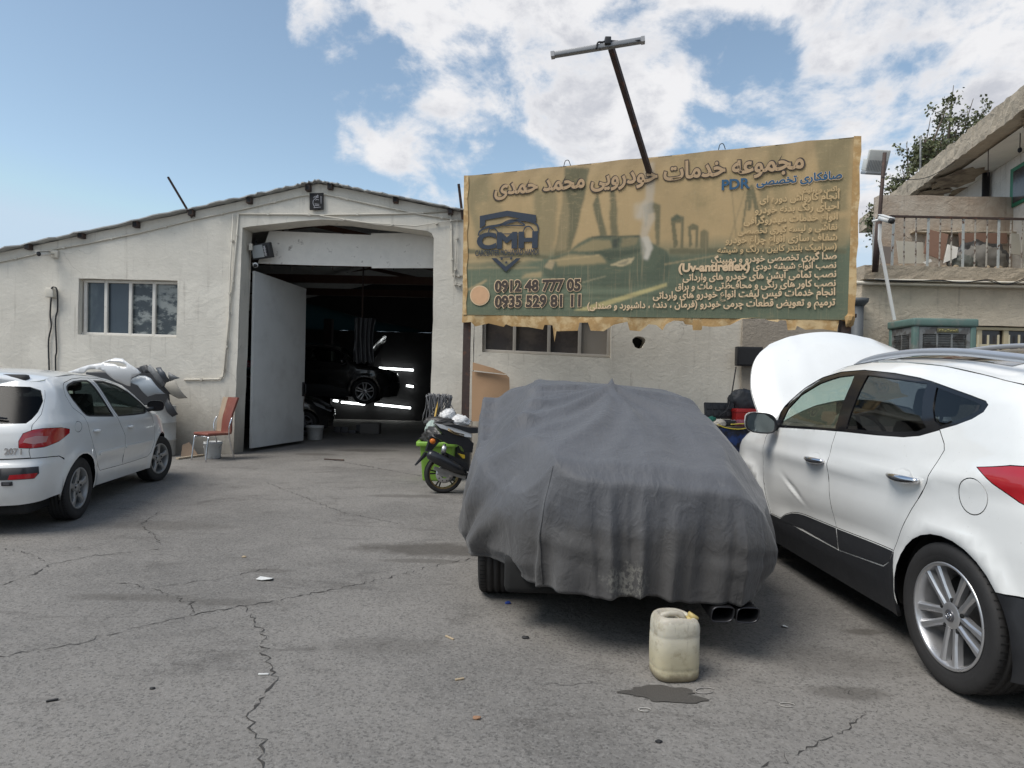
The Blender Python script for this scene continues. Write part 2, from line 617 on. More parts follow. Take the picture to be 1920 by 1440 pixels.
cm = MB()
for pts, w in [([(-40, 1240), (0, 1232), (130, 1210), (250, 1180), (380, 1150), (460, 1137), (580, 1115), (700, 1090), (800, 1065), (870, 1050), (960, 1030)], .0052),
               ([(460, 1137), (470, 1155), (495, 1190), (490, 1215), (505, 1240), (518, 1270), (500, 1300), (470, 1330), (468, 1350), (488, 1390), (490, 1440), (500, 1500)], .0062),
               ([(0, 1098), (70, 1075), (92, 1058), (180, 1042), (300, 1030)], .006), ([(92, 1058), (60, 1040), (10, 1028)], .004),
               ([(360, 1155), (358, 1130), (300, 1110), (262, 1098), (220, 1092)], .005), ([(300, 1020), (285, 1000), (262, 985), (300, 960)], .006),
               ([(1570, 1285), (1640, 1330), (1580, 1370), (1500, 1410), (1420, 1445)], .003), ([(300, 1100), (420, 1085), (520, 1060)], .004),
               ([(620, 862), (720, 880), (860, 905)], .012), ([(500, 905), (640, 960), (760, 985)], .005)]:
    crack_strip(cm, pts, w)
struct(cm.build('pavement_cracks', M_crack))


def blot(mb, cx, cy, rx, ry, z, seed, n=48, amp=.35):
    c = gx(cx, cy)
    r = random.Random(seed)
    ph = [r.uniform(0, 6.28) for _ in range(6)]
    vs = [(c.x, c.y, z)]
    for k in range(n):
        a = 2 * PI * k / n
        q = 1 + amp * (.5 * math.sin(2 * a + ph[0]) + .35 * math.sin(3 * a + ph[1]) + .3 * math.sin(5 * a + ph[2]) + .2 * math.sin(9 * a + ph[3]) + .12 * math.sin(15 * a + ph[4]))
        vs.append((c.x + rx * q * math.cos(a), c.y + ry * q * math.sin(a), z))
    mb.add(vs, [(0, k + 1, (k + 1) % n + 1) for k in range(n)])


M_wet = mat('wet_patch', (.085, .078, .070), .5, var=.45, vs=80, bump=.7, bs=150, spec=.4)
wm = MB()
blot(wm, 1245, 1302, .19, .075, .004, 5)
struct(wm.build('wet_patch', M_wet))

def wall_slab(mb, outline, holes, y0, y1, d=.25, jit=.006, seed=1, mi=None):
    """vertical wall in the XZ plane, front at y0 (towards the camera), back at y1; reveals round every opening"""
    r = random.Random(seed)
    loops = [[(x + r.uniform(-jit, jit), z + r.uniform(-jit, jit) if z > .02 else z) for x, z in dens(l, d)] for l in [outline] + holes]
    V, F = cdt(loops[0], loops[1:])
    mb.add([(x, y0, z) for x, z in V], [f for f in F], False, mi)
    mb.add([(x, y1, z) for x, z in V], [f[::-1] for f in F], False, mi)
    for k, l in enumerate(loops):
        ar = sum(l[i - 1][0] * l[i][1] - l[i][0] * l[i - 1][1] for i in range(len(l)))
        n = len(l)
        vs = [(x, y0, z) for x, z in l] + [(x, y1, z) for x, z in l]
        ccw = (ar > 0)
        fs = []
        for i in range(n):
            j = (i + 1) % n
            q = (i, i + n, j + n, j)
            fs.append(q if (ccw == (k == 0)) else q[::-1])
        mb.add(vs, fs, False, mi)


def xz(x, y, Y):
    p = at(x, y, Y)
    return (p.x, p.z)


# ------------------------------------------------------------------ garage building
YF = 12.0
M_wall = plaster('cream_render', (.71, .67, .59), (.27, .24, .20), 1.4, .30, .65, grime=.85)
M_rust = mat('rusty_steel', (.075, .052, .045), .75, .3, .3, 14, .4, 80, col2=(.16, .075, .045), mixs=9, lo=.55, hi=.7)
M_darkin = mat('unlit_interior', (.045, .044, .045), .9, var=.3, vs=2)  # near-black tone puts the darkness of unlit rooms into the colour
M_sheet = mat('roof_sheet', (.42, .42, .41), .55, .3, .3, 4, .2, 30)
M_white_old = mat('old_white_paint', (.70, .67, .615), .55, var=.15, vs=7, bump=.25, bs=60, col2=(.30, .27, .24), mixs=7, lo=.60, hi=.72)
M_creampipe = mat('cream_pipe', (.60, .56, .48), .5, var=.12, vs=9)
M_black = mat('black_plastic', (.018, .018, .02), .45, var=.2, vs=20)
M_blackmat = mat('matt_black', (.012, .012, .013), .8, var=.2, vs=20)

gar = thing('garage_building', 'cream rendered garage hall with low gable roof and tall open doorway', 'building', (-4.0, YF, 0))
roofpx = [(-260, 527), (0, 474), (160, 440), (350, 399), (470, 373), (560, 353), (597, 344), (640, 352), (720, 369), (866, 398), (893, 403)]
R_ = [xz(x, y, YF) for x, y in roofpx]
XL, XR = R_[0][0], R_[-1][0]
op = [(437, 852), (446, 640), (454, 427), (470, 424), (520, 419), (560, 414), (603, 412), (650, 414), (700, 420), (775, 429), (800, 432), (809, 437), (813, 447), (812, 600), (808, 712), (806, 790)]
OP = [xz(x, y, YF) for x, y in op]
OP[0] = (OP[0][0], 0.0)
OP[-1] = (OP[-1][0], 0.0)
fw = MB()
outl = [(XL, 0)] + OP + [(XR, 0)] + R_[::-1]
LW = [xz(*q, YF) for q in [(147, 522), (333, 526), (331, 633), (146, 627)]]
wall_slab(fw, outl, [LW[::-1]], YF, YF + .45, seed=3)
fw.build('front_wall', M_wall, gar, True)
sw = MB()
YB = 22.6
zl = R_[0][1]
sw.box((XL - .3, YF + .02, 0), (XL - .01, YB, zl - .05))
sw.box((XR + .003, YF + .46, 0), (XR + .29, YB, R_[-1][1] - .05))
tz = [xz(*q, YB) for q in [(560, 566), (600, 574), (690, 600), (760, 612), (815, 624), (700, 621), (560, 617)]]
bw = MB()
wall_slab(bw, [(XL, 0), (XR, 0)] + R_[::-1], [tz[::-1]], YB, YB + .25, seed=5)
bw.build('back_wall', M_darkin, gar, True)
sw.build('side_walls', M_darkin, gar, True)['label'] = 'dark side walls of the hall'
bpy.data.objects['side_walls'].name = 'side_wall'
# roof of corrugated sheets with a torn, slightly wavy eave over the facade
rf = MB()
rows = []
eave = []
for i in range(len(R_) - 1):
    n = 14
    for k in range(n):
        eave.append((R_[i][0] + (R_[i + 1][0] - R_[i][0]) * k / n, R_[i][1] + (R_[i + 1][1] - R_[i][1]) * k / n))
eave.append(R_[-1])
r = random.Random(7)
wob = [r.uniform(-.006, .006) for _ in eave]
fro = [r.uniform(-.05, .03) for _ in eave]
for zz in (.012, .032):
    rows = [[Vector((x, yy + (fro[i] if j == 0 else 0), z + zz + wob[i] + .005 * math.sin(i * 1.7))) for j, yy in enumerate((YF - .14, YF + .5, 17, YB + .2))] for i, (x, z) in enumerate(eave)]
    rf.grid(rows, smooth=False, flip=zz < .03)
n = 4
e0 = [Vector((x, YF - .14 + fro[i], z + .012 + wob[i] + .005 * math.sin(i * 1.7))) for i, (x, z) in enumerate(eave)]
rf.grid([e0, [p + Vector((0, 0, .020)) for p in e0]], smooth=False, flip=True)
rf.build('roof', M_sheet, gar, True)
for x, y in [(58, 464), (157, 443), (259, 423), (362, 401), (470, 378), (580, 355), (621, 352), (743, 377), (845, 398)]:
    p = at(x, y, YF)
    b_ = MB()
    b_.box((p.x - .045, YF - .11, p.z - .05), (p.x + .045, YF + .003, p.z + .055), bev=.006)
    b_.box((p.x - .032, YF - .113, p.z - .037), (p.x + .032, YF - .1095, p.z + .042), mi=1)
    b_.build('rafter_end', [M_rust, M_blackmat], gar, True)
# sheet-steel panels hanging above the doorway
lp = MB()
for poly, dy in (([(506, 433), (600, 437), (696, 441), (697, 500), (600, 498), (505, 495), (484, 494)], 0), ([(696, 438), (770, 437), (820, 441), (820, 503), (697, 503)], .03)):
    P = [xz(x, y, 12.52 - dy) for x, y in poly]
    lp.prism([(x, z) for x, z in P], .02, Matrix(((1, 0, 0, 0), (0, 0, -1, 12.52 - dy), (0, 1, 0, 0), (0, 0, 0, 1))))
lp.build('lintel_panel', M_white_old, gar, True)
for k in range(9):                                                      # hooks of the curtain rail below the panels
    p = at(510 + 38 * k, 500, 12.62)
    hk = MB()
    hk.tube([(p.x, 12.62, p.z + .06), (p.x, 12.62, p.z - .06)], .007, 5)
    hk.build('rail_hook', M_rust, gar, True)
bm_ = MB()
for yy, zz in ((14.4, 3.95), (17.2, 3.98), (20.0, 4.0)):
    bm_.box((XL + .5, yy - .06, zz - .10), (XR - .02, yy + .06, zz + .10))
    bm_.beam((-4.4, yy, 4.75), (-9.5, yy, 3.95), .08, .10)
    bm_.beam((-4.4, yy, 4.75), (XR - .1, yy, 4.05), .08, .10)
bm_.build('roof_beams', mat('red_oxide_steel', (.09, .045, .03), .7, var=.3), gar, True)['label'] = 'rusty red roof trusses'
bpy.data.objects['roof_beams'].name = 'roof_beam'
# door leaf swung inwards
hinge, tip = Vector((-4.93, 12.47, 0)), Vector((-4.50, 14.2, 0))
dv = (tip - hinge)
dl = dv.length
dv.normalize()
dn = Vector((dv.y, -dv.x, 0))
zt = at(476, 515, 12.47).z
MD = Matrix(((dv.x, 0, dn.x, hinge.x), (dv.y, 0, dn.y, hinge.y), (0, 1, 0, .07), (0, 0, 0, 1)))
M_door = mat('grey_white_door', (.60, .61, .60), .5, var=.10, vs=2.5, bump=.12, bs=25, col2=(.52, .525, .515), mixs=1.6, lo=.45, hi=.7)
d_ = MB()
d_.prism([(0, 0), (dl, 0), (dl, zt - .09), (0, zt)], .05, MD)
door = d_.build('door', M_door, gar, True)
door['label'] = 'tall pale steel door leaf swung inwards'
h_ = MB()
h_.box((dl - .10, .95, .05), (dl - .02, 1.25, .075), bev=.01, M=MD)
h_.tube([MD @ Vector(q) for q in ((dl - .06, 1.00, .075), (dl - .06, 1.02, .12), (dl - .06, 1.2, .12), (dl - .06, 1.22, .075))], .012, 6)
hd = h_.build('handle', M_black, door, False)
for v in hd.data.vertices:
    v.co = gar.matrix_basis.inverted() @ v.co
ch_ = MB()
ch_.tube(catmull([MD @ Vector(q) for q in ((dl - .06, 1.25, .08), (dl - .02, 1.1, .1), (dl - .07, .85, .09), (dl - .04, .62, .07))], 5), .009, 5)
cho = ch_.build('chain', M_rust, door, False)
for v in cho.data.vertices:
    v.co = gar.matrix_basis.inverted() @ v.co


def window(px, mull, Y, parent, wood, paneM, name='window', frame=.035, rec=.14, glassdy=.03):
    """multi-light window filling a wall opening given by its four pixel corners at depth Y"""
    tl, tr, br, bl = [Vector((xz(*q, Y)[0], 0, xz(*q, Y)[1])) for q in px]

    def P(u, v):
        return tl * (1 - u) * (1 - v) + tr * u * (1 - v) + br * u * v + bl * (1 - u) * v
    y0 = Y + rec
    Wd = (tr - tl).length
    Hh = (tl - bl).length
    root = None
    fm = MB()

    def bar(u0, v0, u1, v1, w, pro=.0):
        a, b = P(u0, v0), P(u1, v1)
        a.y = b.y = y0 - pro
        fm.beam(a, b, w, .05, up=(0, 1, 0) if abs(u1 - u0) < .01 else (0, 0, 1), bev=.006)
    e = frame / 2
    bar(0, e / Hh, 1, e / Hh, frame)
    bar(0, 1 - e / Hh, 1, 1 - e / Hh, frame)
    for u in mull:
        bar(min(max(u, e / Wd), 1 - e / Wd), .02, min(max(u, e / Wd), 1 - e / Wd), .98, frame, .004)
    root = fm.build(name, wood, parent, True)
    us = sorted(mull)
    inv = parent.matrix_basis.inverted()
    for k, (a, b) in enumerate(zip(us[:-1], us[1:])):
        pm = MB()
        q = [P(a, 0), P(b, 0), P(b, 1), P(a, 1)]
        pm.add([inv @ Vector((v.x, y0 + glassdy, v.z)) for v in q] + [inv @ Vector((v.x, y0 + glassdy + .008, v.z)) for v in q],
               [(3, 2, 1, 0), (4, 5, 6, 7), (0, 1, 5, 4), (1, 2, 6, 5), (2, 3, 7, 6), (3, 0, 4, 7)])
        pm.build('pane', paneM[k % len(paneM)], root)
    return root


M_pane = mat('painted_over_glass', (.045, .06, .075), .12, var=.3, vs=2.5, spec=.6, col2=(.16, .19, .19), mixs=1.3, lo=.45, hi=.75, stretch=(1, 1, .5))
M_pane2 = mat('flaking_painted_glass', (.05, .062, .07), .2, var=.3, vs=6, spec=.5, col2=(.27, .29, .28), mixs=3.5, lo=.46, hi=.58, stretch=(1, 1, 1.8), bump=.2, bs=30)
w1 = window([(147, 522), (333, 526), (331, 633), (146, 627)], [0.03, .24, .49, .73, .985], YF, gar, M_white_old, [M_pane, M_pane, M_pane2, M_pane2], frame=.055)
w1['label'] = 'four-light window left of the doorway'

# translucent sheet in the back gable
M_teal = bpy.data.materials.new('translucent_sheet')
M_teal.use_nodes = True
t_ = NT(M_teal.node_tree)
for nd in list(M_teal.node_tree.nodes):
    M_teal.node_tree.nodes.remove(nd)
o_ = t_.n('ShaderNodeOutputMaterial')
t_.t.links.new(t_.n('ShaderNodeBsdfTranslucent', i={0: (.055, .085, .088, 1)}).outputs[0], o_.inputs[0])
tp = MB()
tp.prism(tz, .02, Matrix(((1, 0, 0, 0), (0, 0, -1, YB + .03), (0, 1, 0, 0), (0, 0, 0, 1))))
tp.build('roof_light', M_teal, gar, True)
M_tube = mat('lit_tube', (.9, .9, .9), .4, var=0, emit=((.95, 1, 1), 5.0))
M_white = mat('white_plastic', (.74, .74, .72), .4, var=.06, vs=10)
for k, (x0, y0, x1, y1) in enumerate([(711, 690, 775, 694), (762, 723, 775, 725), (640, 754, 684, 758), (703, 758, 770, 765), (625, 751, 634, 752)]):
    a, b = at(x0, y0, YB - .12), at(x1, y1, YB - .12)
    tl_ = thing('tube_light', ['lit white tube light high on the dark back wall, longest above the raised car nose', 'short lit tube end beyond the raised car bumper',
                               'lit tube light low on the back wall, under the raised car wheel', 'lit tube light low on the back wall, farthest right',
                               'small lit tube end just above the dark car bonnet'][k], 'light', (a + b) / 2, group='tube lights on the back wall of the hall')
    m_ = MB()
    m_.tube([a, b], .036, 8)
    m_.build('tube', M_tube, tl_, True)
    m_ = MB()
    m_.beam(a + Vector((0, .075, 0)), b + Vector((0, .075, 0)), .07, .05)
    m_.build('batten', M_white, tl_, True)

# ------------------------------------------------------------------ lower annex wall behind the billboard
ann = thing('annex_wall', 'long cream rendered annex wall behind the faded billboard', 'wall', (2.5, YF, 0))
AW = [xz(*q, YF) for q in [(905, 578), (1147, 584), (1145, 671), (904, 660)]]
am = MB()
hole = [(xz(1198, 642, YF)[0] + .115 * math.cos(a) * (1 + .15 * math.sin(3 * a)), xz(1198, 642, YF)[1] + .115 * math.sin(a)) for a in [2 * PI * k / 14 for k in range(14)]]
XA = xz(1388, 700, YF)[0]
wall_slab(am, [(XR + .01, 0), (XA, 0), (XA, 3.5), (XR + .01, 3.5)], [AW[::-1], hole], YF, YF + .35, d=.4, jit=.004, seed=8)
am.build('wall', M_wall, ann, True)
M_wall2 = plaster('shade_brown_render', (.40, .355, .30), (.17, .145, .12), 1.4, .6, .5)  # brown tone carries the billboard's shadow on the pier, put into the colour
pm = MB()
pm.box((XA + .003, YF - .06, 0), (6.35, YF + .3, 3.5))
pm.build('pillar', M_wall2, ann, True)['label'] = 'pier at the right end, its brown tone standing in for the billboard shadow'
cp_ = MB()
cp_.box((XR, YF - .05, 3.505), (6.35, YF + .45, 3.58))
cp_.build('coping', M_sheet, ann, True)
M_pane3 = mat('dusty_dark_glass', (.05, .045, .045), .18, var=.3, vs=3, spec=.5, col2=(.10, .085, .075), mixs=2, lo=.4, hi=.7)
M_pane4 = mat('boarded_pane', (.26, .235, .205), .6, var=.1, vs=4)
M_frame2 = mat('weathered_frame', (.40, .37, .33), .6, var=.2, vs=9, bump=.2)
w2 = window([(905, 578), (1147, 584), (1145, 671), (904, 660)], [.01, .25, .52, .76, .995], YF, ann, M_frame2, [M_pane3, M_pane3, M_pane3, M_pane4], frame=.06, rec=.10)
bk = MB()
bk.box((XR + .3, YF + .351, .02), (6.3, YF + .40, 3.4))
bk.build('backing', M_darkin, ann, True)
bb = MB()
p0, p1 = at(1379, 650, YF - .1), at(1420, 687, YF - .1)
bb.box((p0.x, YF - .2, p1.z), (p0.x + .46, YF - .065, p0.z), bev=.012)
bb.box((p0.x + .03, YF - .206, p1.z + .03), (p0.x + .43, YF - .2, p0.z - .03))
tag(bb.build('meter_box', M_black), 'black box on the brown pier behind the raised white bonnet', 'box')
cb = MB()
a = at(1380, 688, YF - .08)
b = at(1365, 765, 10.4)
cb.tube(catmull([a, a.lerp(b, .5) + Vector((.0, 0, -.08)), b, b + Vector((-.15, 0, -.15))], 8), .011, 6)
tag(cb.build('power_cable', M_black), 'black cable hanging from the black box down to the workbench', 'cable')

# ------------------------------------------------------------------ things fixed to the facade


def pipe(label, pts, r=.014, Y=YF - .022, m=None, name='conduit', group='cream conduits on the garage facade', cat='conduit', clips=True):
    mb = MB()
    P = [at(x, y, Y) for x, y in pts]
    mb.tube(P, r, 7)
    if clips:
        for a, b in zip(P[:-1], P[1:]):
            q = a.lerp(b, .5)
            mb.box((q.x - .018, Y - r - .003, q.z - .02), (q.x + .018, YF - .002, q.z + .02))
    return tag(mb.build(name, m or M_creampipe), label, cat, group)


pipe('cream conduit following the roof slope across the whole garage gable', [(-100, 505), (0, 491), (60, 478), (80, 471), (160, 457), (259, 437), (362, 412), (470, 389), (560, 368), (600, 362), (700, 384), (790, 402), (866, 414)])
pipe('straight cream conduit running level just above the garage doorway', [(446, 401), (560, 402), (600, 403), (740, 401), (845, 396)], .016)
pipe('cream conduit dropping left of the doorway and turning along the wall to the car parts', [(447, 401), (441, 480), (432, 575), (428, 600), (423, 680), (418, 706), (410, 711), (345, 712)], .014)
pipe('cream conduit dropping left of the doorway, nearer to its jamb', [(437, 402), (432, 500), (429, 600), (420, 700)], .011, YF - .05)
pipe('cream conduit looping from the doorway arch down to the billboard edge, inner one', [(845, 397), (847, 460), (848, 512), (852, 517), (868, 517)], .014)
pipe('cream conduit sagging over the doorway then dropping beside the billboard, outer one', [(600, 404), (690, 418), (780, 424), (857, 412), (855, 480), (851, 530), (856, 534), (868, 534)], .011, YF - .05)

# bullet camera on the far left
p = at(104, 477, YF)
c1 = thing('security_camera', 'beige bullet security camera under the eave at far left', 'camera', (p.x, YF, p.z), group='security cameras')
m_ = MB()
m_.box((p.x - .05, YF - .05, p.z - .07), (p.x + .07, YF - .002, p.z + .07), bev=.012)
m_.build('base', M_creampipe, c1, True)
a, b = p + Vector((-.02, -.07, 0)), at(72, 476, YF - .35)
m_ = MB()
m_.tube([p + Vector((0, -.04, 0)), a, a.lerp(b, .25)], .02, 8)
m_.build('arm', M_creampipe, c1, True)
m_ = MB()
m_.tube([a.lerp(b, .2), a.lerp(b, .95)], .042, 12)
m_.beam(a.lerp(b, .15) + Vector((0, 0, .05)), b + (b - a) * .08 + Vector((0, 0, .05)), .10, .012)
m_.build('housing', M_white_old, c1, True)
m_ = MB()
m_.tube([a.lerp(b, .95), a.lerp(b, 1.0)], .040, 12)
m_.build('lens', M_black, c1, True)
# junction box with two hanging cables
p = at(100, 550, YF)
jb = thing('junction_box', 'small cream junction box with two black cables hanging down the wall', 'junction box', (p.x, YF, p.z))
m_ = MB()
m_.box((p.x - .065, YF - .12, p.z - .085), (p.x + .075, YF - .002, p.z + .085), bev=.012)
m_.build('box', M_creampipe, jb, True)
for pts in ([(96, 558), (94, 590), (96, 612), (91, 640), (92, 690), (92, 720)], [(96, 541), (101, 538), (107, 545), (108, 580), (104, 600), (106, 655), (104, 672), (105, 720)]):
    m_ = MB()
    m_.tube(catmull([at(x, y, YF - (.13 if y < 560 else .03)) for x, y in pts], 5), .013, 6)
    m_.build('cable', M_black, jb, True)
# black memorial plaque under the ridge
p = at(595, 379, YF)
pq = thing('plaque', 'tilted black plaque with white lettering under the roof ridge', 'plaque', (p.x, YF, p.z))
MP = Matrix.Translation((p.x, YF - .045, p.z)) @ Matrix.Rotation(math.radians(-3), 4, 'Y') @ Matrix.Rotation(math.radians(-5), 4, 'X')
m_ = MB()
m_.box((-.125, -.012, -.155), (.125, .012, .155), bev=.005, M=MP)
m_.build('board', M_blackmat, pq, True)
m_ = MB()
for st in ([(-.05, .06), (-.035, .085), (-.02, .07), (0, .10), (.01, .07), (.025, .115), (.035, .08)], [(.04, .07), (.0, .06), (-.05, .02), (-.06, -.04), (-.03, -.11)],
           [(-.05, -.12), (0, -.115), (.08, -.112)], [(.085, .09), (.085, -.05)], [(-.02, .02), (.02, .03), (.045, .02)], [(-.03, -.05), (.05, -.06)], [(-.03, -.075), (.05, -.085)]):
    m_.tube([MP @ Vector((x, -.014, z)) for x, z in catmull([(a, 0, b) for a, b in st], 4) and [(q[0], q[2]) for q in catmull([(a, 0, b) for a, b in st], 4)]], .0042, 5)
m_.build('lettering', mat('plaque_white', (.55, .55, .58), .5, var=0), pq, True)
# rods
for (x0, y0, x1, y1), lab in (((315, 332, 360, 408), 'dark steel bar leaning out above the roof left of the ridge'), ((860, 345, 868, 412), 'dark steel rod standing on the roof edge beside the billboard')):
    m_ = MB()
    a, b = at(x1, y1, YF - .06), at(x0, y0, YF - .25)
    m_.beam(a, b, .035, .035, mi=0)
    m_.beam(a + Vector((0, -.012, 0)), b + Vector((0, -.012, 0)), .05, .006)
    tag(m_.build('steel_rod', M_rust), lab, 'rod')
# floodlight and dome camera in the doorway corner
p = at(490, 471, 12.3)
fl = thing('floodlight', 'black floodlight tilted down in the upper left corner of the doorway', 'floodlight', (p.x, 12.3, p.z))
MF = Matrix.Translation(p) @ Matrix.Rotation(math.radians(-9), 4, 'Y') @ Matrix.Rotation(math.radians(12), 4, 'X') @ Matrix.Rotation(math.radians(-12), 4, 'Z')
m_ = MB()
m_.box((-.19, -.04, -.14), (.21, .06, .14), bev=.012, M=MF)
m_.box((.09, -.055, -.12), (.15, -.038, .1), M=MF)
m_.build('housing', M_black, fl, True)
m_ = MB()
m_.box((-.16, -.048, -.11), (.07, -.041, .115), M=MF)
m_.build('glass', mat('floodlight_glass', (.32, .34, .345), .25, var=.08, vs=8), fl, True)
m_ = MB()
m_.box((.095, -.062, -.10), (.125, -.056, .085), bev=.004, M=MF)
for k in range(3):
    m_.box((.088, -.064, -.07 + .05 * k), (.132, -.0565, -.052 + .05 * k), M=MF)
m_.build('driver', mat('grey_alloy', (.4, .4, .42), .4, .8, .1), fl, True)
m_ = MB()
m_.tube([p + Vector((-.1, .05, .1)), p + Vector((-.16, .12, .2)), p + Vector((-.16, .2, .22))], .018, 6)
m_.build('bracket', M_black, fl, True)
dc = MB()
p = at(479, 497, 12.3)
dc.tube([p + Vector((-.1, .12, .05)), p + Vector((-.02, .0, .01))], .014, 6)
dc.ico(p, (.05, .055, .05), 2)
dcam = dc.build('security_camera', M_white)
tag(dcam, 'little white dome camera below the doorway floodlight', 'camera', 'security cameras')
m_ = MB()
m_.ico(p + Vector((.008, -.028, -.012)), .036, 2)
m_.build('lens', M_black, dcam, True)
sb = MB()
p = at(470, 463, 12.2)
sb.box((p.x - .03, p.y - .02, p.z - .06), (p.x + .03, p.y + .03, p.z + .06), bev=.006)
tag(sb.build('switch_box', M_creampipe), 'small cream switch box on the left door jamb beside the floodlight', 'switch box')
# ------------------------------------------------------------------ house on the right
YH = 11.6
M_house = plaster('house_render', (.66, .575, .455), (.30, .25, .20), .8, 1.0, .6, z0=0)
M_conc = plaster('crumbling_concrete', (.47, .40, .31), (.16, .125, .10), -5, 1.0, .75, crack=True, grime=0)
M_soffit = plaster('soffit_paint', (.82, .79, .72), (.33, .27, .21), -5, .25, .15, crack=False, grime=0)
M_stone = mat('bare_stone', (.36, .28, .19), .95, var=.4, vs=7, bump=1, bs=12, col2=(.19, .14, .10), mixs=4)
M_parapet = plaster('stained_parapet', (.36, .28, .215), (.17, .12, .09), -5, .7, .7, crack=True, grime=0, tint=(.52, .46, .385))
hou = thing('house', 'shabby two storey house with cluttered balcony and sloping eave slab at right', 'house', (8.5, YH, 0))
zl = lambda y, Y, x=1750: at(x, y, Y).z
XH = at(1614, 600, YH).x
WN = [xz(*q, YH) for q in [(1822, 610), (1990, 614), (1990, 700), (1822, 700)]]
hm = MB()
ztop = zl(512, YH)
wall_slab(hm, [(XH, 0), (15, 0), (15, ztop), (XH, ztop)], [WN[::-1]], YH, YH + .3, d=.4, seed=12)
hm.build('front_wall', M_house, hou, True)
hm = MB()
hm.box((XH + .002, YH + .302, 0), (XH + .25, 19, ztop - .002))
hm.build('side_wall', M_house, hou, True)
hm = MB()
hm.box((XH + .3, YH + .31, 1.0), (14, YH + .34, ztop - .3))
hm.build('backing', M_darkin, hou, True)


def rough_bar(mb, a, b, w, h, n, jit, seed, mi=None):
    """broken-edged concrete strip from a to b, w wide (depth), h high, top at a.z"""
    r = random.Random(seed)
    a, b = Vector(a), Vector(b)
    d = (b - a).normalized()
    s = Vector((-d.y, d.x, 0)).normalized()
    rows = []
    for i in range(n + 1):
        p = a.lerp(b, i / n)
        j = lambda k=1: r.uniform(-jit, jit) * k
        f = -s * 0
        ring = []
        for (u, v) in ((0, 0), (0, -.33), (0, -.7), (0, -1), (1, -1), (1, 0)):
            q = p + s * (u * w + (j() if u == 0 else 0)) + Vector((0, 0, v * h + j()))
            ring.append(q)
        rows.append(ring + [ring[0]])
    mb.grid(rows, mi, smooth=False, flip=True)
    k = len(rows[0]) - 1
    mb.add(rows[0][:k], [list(range(k))], False, mi)
    mb.add(rows[-1][:k], [list(range(k))[::-1]], False, mi)


YB2 = 11.42
bl = MB()
zt_, zb_ = zl(499, YB2), zl(526, YB2)
a = at(1621, 499, YB2)
rough_bar(bl, (a.x, YB2, zt_), (15, YB2, zt_), 1.38, zt_ - zb_, 70, .007, 4)
bl.build('balcony_slab', M_conc, hou, True)
YP = 12.75
pp = MB()
px0 = at(1648, 400, YP).x
zp = zl(367, YP)
wall_slab(pp, [(px0, zt_ - .05), (15, zt_ - .05), (15, zp), (px0, zp)], [], YP, YP + .2, d=.3, jit=.012, seed=9)
pp.build('parapet', M_parapet, hou, True)
lg = MB()
z1 = zl(432, YP - .1)
rough_bar(lg, (px0 + .6, YP - .14, z1), (15, YP - .14, z1), .139, .05, 40, .012, 6)
lg.build('ledge', M_conc, hou, True)
# eave slab running towards the camera, with its soffit and the upper wall under it
E0, E1 = Vector((7.55, 8.0, 6.0)), Vector((10.1, 19.5, 6.0))
ed = (E1 - E0).normalized()
es = Vector((ed.y, -ed.x, 0))
sl = MB()
rough_bar(sl, E1 + Vector((0, 0, .40)), E0 + Vector((0, 0, .40)), 4.5, .40, 90, .017, 15)
sl.build('eave_slab', M_conc, hou, True)
sf = MB()
q = [E0 + es * .30 + ed * .02, E1 + es * .30, E1 + es * 4.4, E0 + es * 4.4]
sf.add([(v.x, v.y, 5.955) for v in q], [(0, 1, 2, 3)])
sf.build('soffit', M_soffit, hou, True)
for px_, py_, rx, ry, s_ in ((1718, 338, .42, .9, 1), (1750, 362, .35, .45, 2), (1905, 215, .7, .8, 3), (1815, 358, .35, .5, 4)):   # patches where the soffit has fallen off
    ps_ = MB()
    d = ray(px_, py_)
    c = Vector(_C + d * ((5.955 - CH) / d[2]))
    e_ = (c - E0).dot(es)
    c += es * max(0, rx * 1.1 + .02 - e_)
    r = random.Random(s_)
    vs = [(c.x, c.y, 5.949)]
    for k in range(22):
        an = 2 * PI * k / 22
        v = es * (rx * math.cos(an) * r.uniform(.75, 1.1)) + ed * (ry * math.sin(an) * r.uniform(.75, 1.1))
        vs.append((c.x + v.x, c.y + v.y, 5.949))
    ps_.add(vs, [(0, (k + 1) % 22 + 1, k + 1) for k in range(22)])
    ps_.build('bare_patch', M_stone, hou, True)
uw = MB()
u0, u1 = E0 + es * .95, E1 + es * .95
MU = Matrix(((ed.x, es.x, 0, u0.x), (ed.y, es.y, 0, u0.y), (0, 0, 1, 0), (0, 0, 0, 1)))
L_ = (u1 - u0).length
uw.box((0, 0, zt_ - .3), (L_, .25, 5.95), M=MU)
uw.build('upper_wall', plaster('upper_wall_render', (.70, .66, .60), (.26, .22, .18), -5, .8, .5, grime=0), hou, True)
gw = MB()


def on_upper(x, y):
    return onplane(x, y, tuple(u0), (es.x, es.y, 0))


